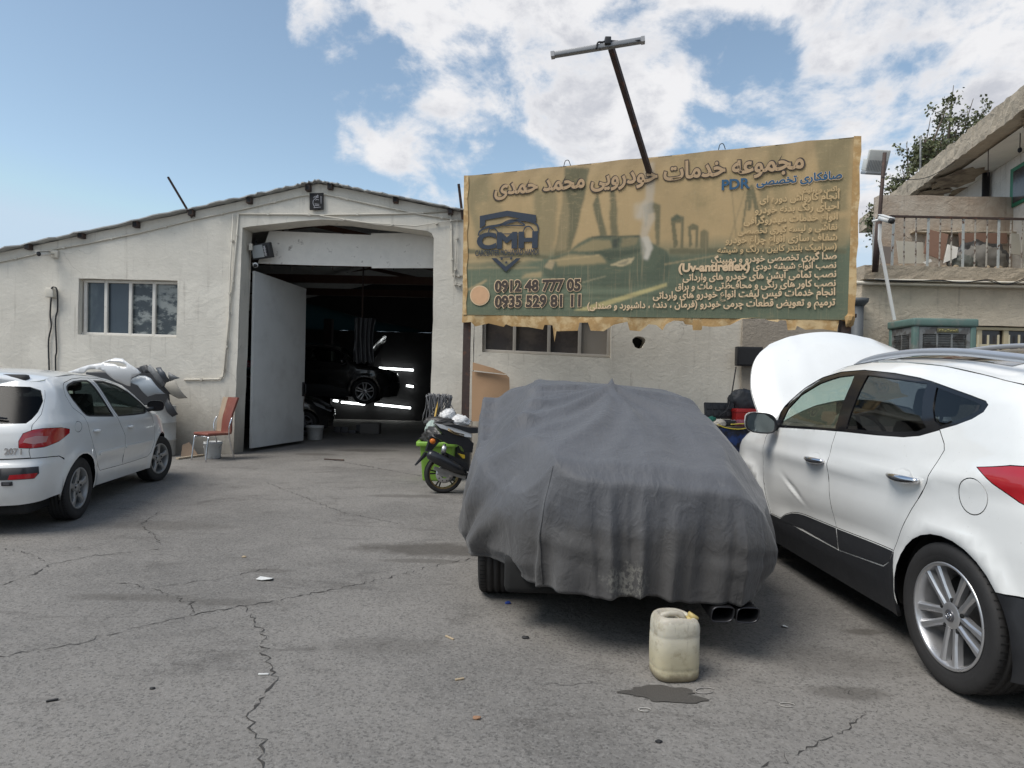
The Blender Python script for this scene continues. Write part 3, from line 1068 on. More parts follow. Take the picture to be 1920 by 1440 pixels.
a, b = on_upper(1899, 320), on_upper(1935, 372)
ga = (a - u0).dot(ed)
gb = (b - u0).dot(ed)
gw.box((gb, -.04, b.z), (ga, -.002, a.z + .02), M=MU)
gwo = gw.build('window', mat('green_frame', (.02, .17, .09), .5, var=.1), hou, True)
gwo['label'] = 'green framed window high under the eave'
gw = MB()
gw.box((gb, -.05, b.z + .06), (ga - .13, -.041, a.z - .06), M=MU)
gp = gw.build('pane', M_pane3, gwo)
for v in gp.data.vertices:
    v.co = hou.matrix_basis.inverted() @ v.co
dp = MB()
a = on_upper(1855, 322)
dp.tube([(a.x - .1, a.y - .05, 5.94), (a.x - .1, a.y - .05, zt_)], .07, 10)
dp.build('drain_pipe', M_black, hou, True)
lb = MB()
d = ray(1913, 250)
c = Vector(_C + d * ((5.95 - CH) / d[2]))
lb.tube([(c.x, c.y, 5.95), (c.x, c.y, 5.70)], .008, 5)
lb.ico((c.x, c.y, 5.66), (.035, .035, .05), 2)
tag(lb.build('bulb_holder', M_blackmat), 'bare bulb holder hanging from the white soffit', 'lamp')
lb = MB()
d = ray(1853, 280)
c = Vector(_C + d * ((5.95 - CH) / d[2]))
lb.tube([(c.x, c.y, 5.95), (c.x + .01, c.y, 5.45)], .008, 5)
tag(lb.build('hanging_wire', M_rust), 'loose wire end hanging from the middle of the soffit', 'wire')
# balcony railing: rusty rail, pale flats and rusty square bars
YR = 11.47
rl = thing('balcony_railing', 'rusty balcony railing with pale peeling flat bars', 'railing', (8.5, YR, zt_))
M_rail = mat('peeling_pale_paint', (.42, .44, .43), .6, var=.2, vs=20, col2=(.13, .075, .05), mixs=11, lo=.56, hi=.62)
M_rail2 = mat('peeling_rusty_bar', (.40, .37, .32), .7, var=.2, vs=20, col2=(.10, .06, .045), mixs=14, lo=.50, hi=.58)
zr = zl(407, YR)
m_ = MB()
m_.box((at(1668, 407, YR).x, YR - .02, zr - .02), (15, YR + .02, zr + .015))
m_.build('top_rail', M_rust, rl, True)
for k in range(25):
    x = 1636 + 22.1 * (k - .3) if k else 1637
    xx = at(x, 450, YR).x
    m_ = MB()
    wd = .042 if k % 3 == 2 else .02
    tilt = random.Random(k).uniform(-.012, .012)
    m_.beam((xx, YR + .0, zt_ - .02), (xx + tilt, YR, zr - .021), .014 if wd < .03 else .01, wd, up=(1, 0, 0))
    m_.build('baluster', M_rail if k % 3 == 2 or k == 0 else M_rail2, rl, True)


def board(name, label, cat, pts, Y, m, th=.02, lean=.0, group=None):
    P = [at(x, y, Y) for x, y in pts]
    c = sum(P, Vector()) / len(P)
    mb = MB()
    zmin = min(p.z for p in P)
    M = Matrix(((1, 0, 0, 0), (0, lean, 1, Y), (0, 1, 0, 0), (0, 0, 0, 1)))
    loop = [(p.x, p.z) for p in P]
    vs = [Vector((x, Y + (z - zmin) * lean, z)) for x, z in loop] + [Vector((x, Y + th + (z - zmin) * lean, z)) for x, z in loop]
    n = len(loop)
    ar = sum(loop[i - 1][0] * loop[i][1] - loop[i][0] * loop[i - 1][1] for i in range(n))
    F = [list(range(n)), list(range(n, 2 * n))[::-1]] + [(i, i + n, (i + 1) % n + n, (i + 1) % n) for i in range(n)]
    if ar < 0:
        F = [f[::-1] for f in F]
    mb.add(vs, F)
    return tag(mb.build(name, m), label, cat, group)


M_card = mat('cardboard', (.36, .225, .13), .85, var=.10, vs=4, bump=.1, bs=30)
M_ply = mat('brown_board', (.20, .115, .08), .8, var=.2, vs=5)
M_palebrd = mat('pale_board', (.40, .375, .315), .8, var=.15, vs=5)
board('board', 'pale square board leaning on the balcony wall at left', 'board', [(1688, 449), (1738, 452), (1734, 494), (1686, 494)], 12.0, M_palebrd, lean=.25, group='boards dumped on the balcony')
board('board', 'brown board tilted in the middle of the balcony clutter', 'board', [(1752, 425), (1789, 436), (1768, 488), (1735, 474)], 11.85, M_ply, lean=.3, group='boards dumped on the balcony')
board('board', 'white sheet leaning to the right of the brown board', 'board', [(1785, 456), (1803, 462), (1796, 482), (1770, 493)], 11.7, M_white_old, lean=.3, group='boards dumped on the balcony')
board('board', 'low taupe board behind the rusty pole on the balcony', 'board', [(1645, 460), (1672, 462), (1672, 494), (1645, 494)], 11.95, mat('taupe_board', (.2, .17, .15), .8), lean=.1, group='boards dumped on the balcony')
board('board', 'long brown plank lying across the back of the balcony', 'board', [(1800, 436), (1890, 436), (1890, 456), (1800, 462)], 12.45, M_ply, lean=.1, group='boards dumped on the balcony')
board('board', 'grey slab leaning upright at the right end of the balcony', 'board', [(1898, 436), (1914, 437), (1914, 478), (1897, 476)], 12.3, M_palebrd, lean=.1, group='boards dumped on the balcony')
board('board', 'narrow white strip lying at the foot of the brown board', 'board', [(1731, 492), (1747, 485), (1749, 490), (1735, 495)], 11.6, M_white_old, lean=.3, group='boards dumped on the balcony')


def lump(name, label, cat, c, r, m, seed, group=None, jit=.0, amp=.25):
    """crumpled sack or bag: a displaced ball flattened underneath"""
    mb = MB()
    rr = random.Random(seed)
    bm = bmesh.new()
    bmesh.ops.create_icosphere(bm, subdivisions=4, radius=1)
    ph = [Vector((rr.uniform(-1, 1), rr.uniform(-1, 1), rr.uniform(-1, 1))).normalized() for _ in range(9)]
    bm.verts.index_update()
    vs = []
    for v in bm.verts:
        p = v.co.copy()
        k = 1 + amp * sum(abs(math.sin(3.1 * (i * .5 + 1) * p.dot(q) + i)) * .22 for i, q in enumerate(ph)) - amp * .6
        vs.append((c[0] + p.x * r[0] * k, c[1] + p.y * r[1] * k, max(c[2] - r[2] * .8, c[2] + p.z * r[2] * k)))
    mb.add(vs, [[v.index for v in f.verts] for f in bm.faces], True)
    bm.free()
    return tag(mb.build(name, m), label, cat, group)


M_bag = mat('dark_bin_bag', (.035, .033, .032), .45, var=.3, vs=8)
M_sack = mat('grey_sack', (.13, .12, .105), .8, var=.25, vs=8)
p = at(1838, 476, 12.05)
lump('rubbish_bag', 'large dark sack of rubbish in the balcony clutter', 'bag', (p.x, 12.05, zt_ + .16), (.33, .22, .26), M_sack, 3, amp=.5)
p = at(1805, 482, 11.85)
lump('rubbish_bag', 'smaller grey green bag beside the white sheet on the balcony', 'bag', (p.x, 11.85, zt_ + .10), (.16, .15, .14), mat('green_grey_bag', (.10, .105, .09), .7), 4, amp=.5)
p = at(1860, 458, 12.0)
lump('rubbish_bag', 'black bag heaped behind the large sack on the balcony', 'bag', (p.x, 12.35, zt_ + .25), (.40, .2, .30), M_bag, 6, amp=.5)
rb = random.Random(5)
for k in range(9):
    p = at(1690 + 26 * k, 494, 11.7)
    lump('rubble', 'lump of broken masonry on the balcony edge', 'rubble', (p.x + rb.uniform(-.05, .05), 11.62 + rb.uniform(0, .15), zt_ + .02), (rb.uniform(.03, .07), .04, rb.uniform(.02, .05)), M_stone, 30 + k, 'rubble on the balcony edge')
# pipes along the underside of the balcony edge
for y, r_, Y, lab, m in ((531, .034, YH - .1, 'thick cream pipe along the house wall under the balcony', M_creampipe), (525, .018, YB2 - .03, 'thin cream pipe above the thick one under the balcony', M_creampipe)):
    m_ = MB()
    a = at(1606 if r_ > .03 else 1640, y - 1, Y)
    m_.tube([a, (15, Y, a.z)], r_, 8)
    tag(m_.build('pipe', m), lab, 'pipe')
m_ = MB()
pts = [at(x, y, YB2 - .08) for x, y in [(1625, 524), (1700, 528), (1760, 525), (1800, 530), (1850, 526), (1890, 533), (1960, 505)]]
m_.tube(catmull(pts, 6), .009, 5)
m_.tube(catmull([p + Vector((.03, -.01, .015 * math.sin(i * 2))) for i, p in enumerate(pts)], 6), .007, 5)
tag(m_.build('cable_bundle', M_black), 'tangled black cables strung along the balcony edge', 'cable')
# drain stack at the house corner
m_ = MB()
a = at(1608, 560, YH - .15)
m_.tube([(a.x, YH - .15, 0), (a.x, YH - .15, a.z - .12)], .10, 12)
m_.tube([(a.x, YH - .15, a.z - .14), (a.x, YH - .15, a.z - .06), (a.x, YH - .15, a.z)], [.10, .17, .18], 12)
tag(m_.build('drain_pipe', mat('grey_drain', (.085, .095, .105), .6)), 'fat grey drain pipe with collar at the left corner of the house', 'pipe')
# bricks exposed at the corner between annex and house
m_ = MB()
for i in range(9):
    for j in range(2):
        x = 6.36 + .005 + j * .125 + (i % 2) * .03
        m_.box((x - .28, YH + .42, 2.45 + .085 * i), (x - .165, YH + .53, 2.525 + .085 * i))
bko = tag(m_.build('brick_pier', mat('red_brick', (.28, .12, .07), .9, var=.3, vs=12)), 'bit of exposed red brick pier between billboard and house', 'wall')
# window with cream bars
w3 = window([(1822, 610), (1990, 614), (1990, 700), (1822, 700)], [.01, .12, .42, .995], YH, hou, mat('cream_frame', (.55, .47, .31), .5), [M_pane3], frame=.09, rec=.10)
w3['label'] = 'cream framed window with bars behind the air cooler'
M_bars = mat('cream_bar', (.62, .56, .40), .5)
gl_ = MB()
for x in (1834, 1853, 1872, 1892, 1911, 1930, 1950):
    p = at(x, 628, YH - .05)
    gl_.box((p.x - .012, YH - .06, at(x, 700, YH).z), (p.x + .012, YH - .036, p.z))
for y in (647, 690):
    p = at(1825, y, YH - .05)
    gl_.box((p.x, YH - .034, p.z - .02), (p.x + 1.5, YH - .012, p.z + .02))
gg = gl_.build('window_bars', M_bars, w3)
for v in gg.data.vertices:
    v.co = hou.matrix_basis.inverted() @ (v.co)
# ---- evaporative cooler
p0, p1 = at(1714, 596, 10.5), at(1824, 596, 10.55)
zc = p0.z
ACW = (p1 - p0).length
ac = thing('air_cooler', 'weathered green evaporative air cooler with louvred panels', 'air cooler', (p0.x, p0.y, 0), math.radians(-3))
M_acg = mat('faded_green_metal', (.115, .19, .17), .6, .1, .2, 5, .15, 40, col2=(.20, .215, .195), mixs=4, lo=.5, hi=.66)
M_acl = mat('galvanised_panel', (.24, .25, .25), .6, .3, .25, 6, .1, 50, col2=(.12, .115, .11), mixs=6)
H0, D_ = zc - .95, .78
f_ = MB()
for x0, y0 in ((0, 0), (ACW - .09, 0), (0, D_ - .09), (ACW - .09, D_ - .09)):
    f_.box((x0, y0, H0), (x0 + .09, y0 + .09, zc - .12), bev=.02)
f_.box((-.02, -.02, zc - .13), (ACW + .02, D_ + .02, zc), bev=.03)
f_.box((-.01, -.01, H0 - .04), (ACW + .01, D_ + .01, H0 + .08), bev=.02)
f_.box((.085, .085, H0), (ACW - .085, D_ - .085, zc - .125), mi=1)
f_.build('casing', [M_acg, M_blackmat], ac)


def louvres(mb, w, h, cols, n, M):
    mb.box((0, 0, 0), (.055, .03, h), M=M)
    mb.box((w - .055, 0, 0), (w, .03, h), M=M)
    mb.box((.0552, .0, h - .11), (w - .0552, .03, h), M=M)
    mb.box((.0552, .0, 0), (w - .0552, .03, .05), M=M)
    cw = (w - .11) / cols
    for c in range(cols):
        if c:
            mb.box((.055 + cw * c - .014, .002, .0502), (.055 + cw * c + .014, .028, h - .1102), M=M)
        for k in range(n):
            z = .06 + (h - .18) * (k + .5) / n
            R = M @ Matrix.Translation((.055 + cw * c, .016, z)) @ Matrix.Rotation(math.radians(32), 4, 'X')
            mb.box((.015, -.003, -.018), (cw - .015, .003, .018), M=R)


hp = zc - .135 - H0 - .085
for nm, M, w_, cols in (('louvre_panel', Matrix.Translation((.092, .012, H0 + .082)), ACW - .184, 3),
                        ('louvre_panel', Matrix(((0, 1, 0, .012), (-1, 0, 0, D_ - .092), (0, 0, 1, H0 + .082), (0, 0, 0, 1))), D_ - .184, 2),
                        ('louvre_panel', Matrix(((0, -1, 0, ACW - .012), (1, 0, 0, .092), (0, 0, 1, H0 + .082), (0, 0, 0, 1))), D_ - .184, 2)):
    f_ = MB()
    louvres(f_, w_, hp, cols, 14, M)
    f_.build(nm, M_acl, ac)
f_ = MB()
f_.box((.36, -.004, zc - .225), (.69, .011, zc - .155), bev=.003)
npo = f_.build('nameplate', mat('tarnished_plate', (.16, .15, .09), .5, .3, .2, 20), ac)
f_ = MB()
for k in range(7):
    x = .385 + .042 * k
    f_.tube([(x, -.006, zc - .205 + .02 * (k % 2)), (x + .018, -.006, zc - .175 - .012 * (k % 3)), (x + .03, -.006, zc - .20 + .01 * (k % 2))], .005, 5)
f_.build('lettering', mat('plate_gold', (.55, .48, .18), .4, .3, .1), npo)
f_ = MB()
for x0, y0 in ((.03, .03), (ACW - .07, .03), (.03, D_ - .07), (ACW - .07, D_ - .07)):
    f_.box((x0, y0, 0), (x0 + .04, y0 + .04, H0 - .041))
for y0 in (.03, D_ - .07):
    f_.box((.0705, y0 + .003, .5), (ACW - .0705, y0 + .035, .54))
f_.build('stand', M_rust, ac)
# ---- rusty pole with floodlight, camera and white trunking
pa, pb = at(1641, 494, 11.32), at(1659, 286, 11.0)
po = thing('pole', 'rusty pole with a white floodlight leaning up from the balcony edge', 'pole', (pa.x, pa.y, pa.z))
m_ = MB()
m_.tube([pa - Vector((0, 0, .15)), pb], .03, 10)
m_.tube([pa - Vector((0, 0, .15)), pa.lerp(pb, .42)], .05, 10)
m_.build('mast', M_rust, po, True)
p = at(1645, 303, 11.2)
MF = Matrix.Translation(p) @ Matrix.Rotation(math.radians(20), 4, 'X') @ Matrix.Rotation(math.radians(2), 4, 'Y')
fl2 = MB()
fl2.box((-.18, -.02, -.17), (.18, .03, .19), bev=.02, M=MF)
fl2.box((-.17, .03, -.16), (.17, .16, .04), bev=.02, M=MF)
fl2.box((-.185, -.06, -.215), (.185, .12, -.165), bev=.015, M=MF, mi=1)
for k in range(13):
    fl2.box((-.165 + k * .027, -.028, -.15), (-.155 + k * .027, -.019, .02), M=MF, mi=1)
flo = fl2.build('floodlight', [mat('chalky_white_metal', (.60, .60, .57), .5, .1, .1), mat('grey_fin', (.30, .31, .32), .5, .5, .1)])
tag(flo, 'white finned floodlight on top of the rusty pole', 'floodlight')
a, b = at(1651, 408, 11.0), at(1673, 415, 10.72)
c3 = MB()
c3.tube([a, a.lerp(b, .85)], .047, 14)
c3.beam(a + Vector((0, 0, .05)), b + Vector((0, 0, .052)), .09, .012)
co3 = c3.build('security_camera', M_white)
tag(co3, 'white bullet security camera on the rusty pole by the balcony', 'camera', 'security cameras')
c3 = MB()
c3.tube([a.lerp(b, .851), a.lerp(b, 1.02)], .043, 14)
ln = c3.build('lens', M_black, co3)
for v in ln.data.vertices:
    v.co = v.co - co3.location
c3 = MB()
c3.tube([a + Vector((0, 0, -.03)), a + Vector((-.08, .1, -.04))], .02, 8)
ln = c3.build('bracket', M_white, co3)
for v in ln.data.vertices:
    v.co = v.co - co3.location
m_ = MB()
q = [at(1650, 420, 11.05), at(1649, 450, 11.05), at(1663, 525, 11.08), at(1677, 600, 11.1)]
for a, b in zip(q[:-1], q[1:]):
    m_.beam(a, b, .045, .03, up=(0, 1, 0))
tag(m_.build('cable_trunking', M_white), 'white cable trunking running from the camera down to the air cooler', 'trunking')
m_ = MB()
m_.tube(catmull([at(1652, 332, 10.93), at(1690, 337, 11.5), at(1740, 332, 12.6), at(1790, 304, 13.2)], 8), .007, 5)
tag(m_.build('overhead_wire', M_black), 'thin wire from the floodlight pole to the eave slab', 'wire')
# ---- tree behind the house


def leaf_tree(name, label, base, crown, trunk_r, seed, leafM, barkM, nbr=26, leaves=70, ls=.075):
    """tapered trunk, forking limbs and twigs carrying many small leaves"""
    r = random.Random(seed)
    root = thing(name, label, 'tree', base)
    tm, lm = MB(), MB()
    B = Vector(base)

    def leaf_at(p, sz):
        n = Vector((r.uniform(-1, 1), r.uniform(-1, 1), r.uniform(-.3, 1))).normalized()
        u = n.orthogonal().normalized()
        v = n.cross(u)
        an = r.uniform(0, 6.28)
        u, v = u * math.cos(an) + v * math.sin(an), v * math.cos(an) - u * math.sin(an)
        l, w = sz * r.uniform(.7, 1.3), sz * r.uniform(.3, .5)
        lm.add([p, p + u * l * .5 + v * w + n * .1 * l, p + u * l, p + u * l * .5 - v * w + n * .1 * l], [(0, 1, 2, 3)], False, r.randrange(2))
    top = crown[0]
    trunk = catmull([B, B.lerp(top, .35) + Vector((r.uniform(-.2, .2), 0, 0)), top], 8)
    tm.tube(trunk, [trunk_r * (1 - .75 * k / (len(trunk) - 1)) for k in range(len(trunk))], 8)
    for i, tip in enumerate(crown):
        tip = Vector(tip)
        s = Vector(trunk[min(len(trunk) - 1, int(len(trunk) * r.uniform(.45, .95)))])
        mid = s.lerp(tip, .5) + Vector((r.uniform(-.3, .3), r.uniform(-.3, .3), r.uniform(-.3, .1)))
        limb = catmull([s, mid, tip], 8)
        tm.tube(limb, [max(.008, trunk_r * .42 * (1 - k / (len(limb) - 1)) + .006) for k in range(len(limb))], 6)
        for j in range(nbr):
            k = int(len(limb) * (.25 + .75 * r.random() ** .7)) - 1
            p = Vector(limb[max(0, k)])
            d = Vector((r.gauss(0, 1), r.gauss(0, 1), r.gauss(.35, .8))).normalized()
            Lb = r.uniform(.25, .75) * (1.1 - .6 * k / len(limb))
            tw = [p, p + d * Lb * .5 + Vector((0, 0, r.uniform(-.03, .06))), p + d * Lb + Vector((0, 0, r.uniform(-.05, .12)))]
            tm.tube(tw, [.009, .006, .003], 4)
            dn_ = r.random() < .75
            for q in range(leaves if dn_ else leaves // 5):
                f = r.random() ** .6
                pp_ = tw[0].lerp(tw[2], f) + Vector((r.gauss(0, .07), r.gauss(0, .07), r.gauss(0, .07)))
                leaf_at(pp_, ls)
    tm.build('trunk', barkM, root, True)
    lm.build('crown', leafM, root, True)
    return root


M_leafA = mat('dusty_leaf', (.12, .135, .06), .6, var=.35, vs=3)
M_leafB = mat('dark_leaf', (.065, .078, .036), .6, var=.35, vs=3)
M_bark = mat('bark', (.10, .08, .062), .9, var=.3, vs=12)
YT = 17.5
cr = [at(1735, 262, YT), at(1700, 268, YT + .4), at(1780, 188, YT), at(1788, 160, YT + .3), at(1825, 185, YT + .5), at(1665, 350, YT - .3), at(1690, 310, YT), at(1745, 220, YT + .6), at(1860, 190, YT + .8),
      at(1650, 385, YT - .2), at(1720, 315, YT - .6), at(1770, 250, YT - .5), at(1800, 225, YT + .2), at(1625, 410, YT + .2), at(1700, 350, YT + .4)]
leaf_tree('tree', 'leafy tree rising behind the eave slab of the house', (at(1740, 400, YT).x, YT, 0), cr, .16, 8, [M_leafA, M_leafB], M_bark, 22, 26, .085)
m_ = MB()
a, b = at(1726, 318, 15.5), at(1726, 256, 15.5)
m_.tube([a + Vector((0, 0, -.4)), b], .02, 6)
tag(m_.build('antenna_rod', M_acl), 'thin grey rod standing up above the eave slab in front of the tree', 'rod')
# ------------------------------------------------------------------ billboard
BL_, BR_ = Vector((-.775, 10.8, 0)), Vector((4.63, 8.9, 0))
bu = (BR_ - BL_).normalized()
bnv = Vector((bu.y, -bu.x, 0))
ban = thing('billboard', 'faded green and ochre banner billboard on rusty posts with Persian lettering', 'billboard', BL_)


def bq(x, y, off=0.0):
    P = BL_ + bnv * off
    return onplane(x, y, tuple(P), tuple(bnv))


def canvas_mat():
    m = bpy.data.materials.new('faded_banner_print')
    m.use_nodes = True
    t = NT(m.node_tree)
    b = m.node_tree.nodes['Principled BSDF']
    p = t.n('ShaderNodeTexCoord').outputs['Object']
    c = t.n('ShaderNodeAttribute', attribute_name='print').outputs[0]
    z = t.n('ShaderNodeSeparateXYZ', i={0: p}).outputs[2]
    up = t.ramp(z, 3.3, 4.2)
    c = t.mix(t.m('MULTIPLY', t.ramp(t.noise(p, 1.5, 7, .65), .48, .70), t.m('MULTIPLY', up, .5)), c, (.24, .20, .105, 1))
    ln = t.noise(t.vm('MULTIPLY', p, (40, 40, 1.2)), 1, 4, .6)
    c = t.mix(t.m('MULTIPLY', t.ramp(ln, .55, .75), .35), c, (.42, .32, .19, 1))
    sp = t.noise(t.vm('MULTIPLY', p, (5, 5, 16)), 1.4, 8, .72)
    c = t.mix(t.m('MULTIPLY', t.ramp(sp, .52, .70), t.m('MULTIPLY_ADD', up, .22, .10)), c, (.54, .39, .21, 1))
    sp2 = t.noise(p, 26, 8, .75)
    c = t.mix(t.m('MULTIPLY', t.ramp(sp2, .56, .72), t.m('MULTIPLY_ADD', up, .25, .1)), c, (.50, .40, .26, 1))
    t.put(b, 'Base Color', c)
    b.inputs['Roughness'].default_value = .75
    b.inputs['Specular IOR Level'].default_value = .25
    h = t.m('ADD', t.noise(t.vm('MULTIPLY', p, (9, 9, 1)), 1, 5, .6), t.m('MULTIPLY', t.noise(p, 30, 4), .3))
    t.put(b, 'Normal', t.n('ShaderNodeBump', i={'Strength': .35, 'Distance': .02, 'Height': h}))
    return m


M_canvas = canvas_mat()
M_hem = mat('rotten_ochre_hem', (.40, .25, .105), .85, var=.3, vs=7, bump=.4, bs=40, col2=(.56, .41, .22), mixs=5)
TL, TR_, BRc, BLc = bq(871, 329), bq(1610, 254), bq(1598, 600), bq(868, 590)
inv = ban.matrix_basis.inverted()
PRINT = []                       # (pixel polygon, colour, softness in cells)


def c4(l):
    return [(860 + x / 3.79, 240 + y / 3.79) for x, y in l]


def c5(l):
    return [(1230 + x / 3.6, 240 + y / 3.6) for x, y in l]


def build_canvas():
    nu, nv = 440, 176
    U, V = np.meshgrid(np.linspace(0, 1, nu + 1), np.linspace(0, 1, nv + 1))
    q = [np.array(p) for p in (TL, TR_, BRc, BLc)]
    P = ((1 - U) * (1 - V))[..., None] * q[0] + (U * (1 - V))[..., None] * q[1] + (U * V)[..., None] * q[2] + ((1 - U) * V)[..., None] * q[3]
    off = -.004 * (1 + np.sin(U * 40 + V * 3)) - .003 * np.sin(U * 90 + 5 * np.sin(V * 6)) * (1 - V)
    P += off[..., None] * np.array(bnv)
    P[0, :, 2] -= .018 * np.abs(np.sin(4.5 * PI * U[0]))
    # pixel coordinates of every grid point, for laying out the print
    d = P - _C
    zc_ = d @ _F
    PX, PY = 960 + FPX * (d @ _R) / zc_, 720 - FPX * (d @ _U) / zc_
    rng = np.random.default_rng(4)
    zz = P[..., 2] + .05 * np.sin(U * 17) + .04 * np.sin(U * 41 + 1)
    k = np.clip((3.55 - zz) / .28, 0, 1)[..., None]
    col = np.array((.44, .315, .165)) * (1 - k) + np.array((.135, .160, .108)) * k
    col += (np.clip((P[..., 2] - 4.5) / .4, 0, 1) * .5)[..., None] * (np.array((.33, .25, .16)) - col)
    wx, wy = .7 * np.sin(PY * .11 + 2 * np.sin(PX * .03)), .7 * np.sin(PX * .09)
    for poly, c, soft, a in PRINT:
        m = inpoly(poly, PX + wx * (soft > 1), PY + wy * (soft > 1)).astype(float)
        for _ in range(soft):
            m = (m + np.roll(m, 1, 0) + np.roll(m, -1, 0) + np.roll(m, 1, 1) + np.roll(m, -1, 1)) / 5
        m = (m * a)[..., None]
        col = col * (1 - m) + np.array(c) * m
    # smeared horizontal motion streaks on the road
    st = np.zeros(nv + 1)
    for _ in range(26):
        st += rng.uniform(-.5, .5) * np.exp(-((np.arange(nv + 1) - rng.uniform(.66, 1) * nv) / rng.uniform(.8, 3)) ** 2)
    col *= (1 + .35 * st[:, None] * (.5 + .5 * np.sin(U * 5 + st[:, None])))[..., None]
    mb = MB()
    vs = P.reshape(-1, 3)
    n = nu + 1
    fs = [(j * n + i, (j + 1) * n + i, (j + 1) * n + i + 1, j * n + i + 1) for j in range(nv) for i in range(nu)]
    mb.add(vs, fs, True)
    o = mb.build('canvas', M_canvas, ban, True)
    at_ = o.data.color_attributes.new('print', 'FLOAT_COLOR', 'POINT')
    rgba = np.concatenate([col.reshape(-1, 3), np.ones((len(vs), 1))], 1).astype(np.float32)
    at_.data.foreach_set('color', np.clip(rgba, 0, 1).ravel())
    return o


def bart(name, items, m, off, parent=None, label=None):
    """flat printed shapes (pixel polygons) laid on the canvas"""
    mb = MB()
    for poly in items:
        P = [inv @ bq(x, y, off) for x, y in poly]
        tri = geometry.tessellate_polygon([[Vector(((q).dot(bu), q.z, 0)) for q in P]])
        for a, b, c in tri:
            if (P[b] - P[a]).cross(P[c] - P[a]).dot(bnv) < 0:
                b, c = c, b
            o = mb.add([P[a], P[b], P[c]], [(0, 1, 2)])
    o = mb.build(name, m, parent or can)
    if label:
        o['label'] = label
    return o


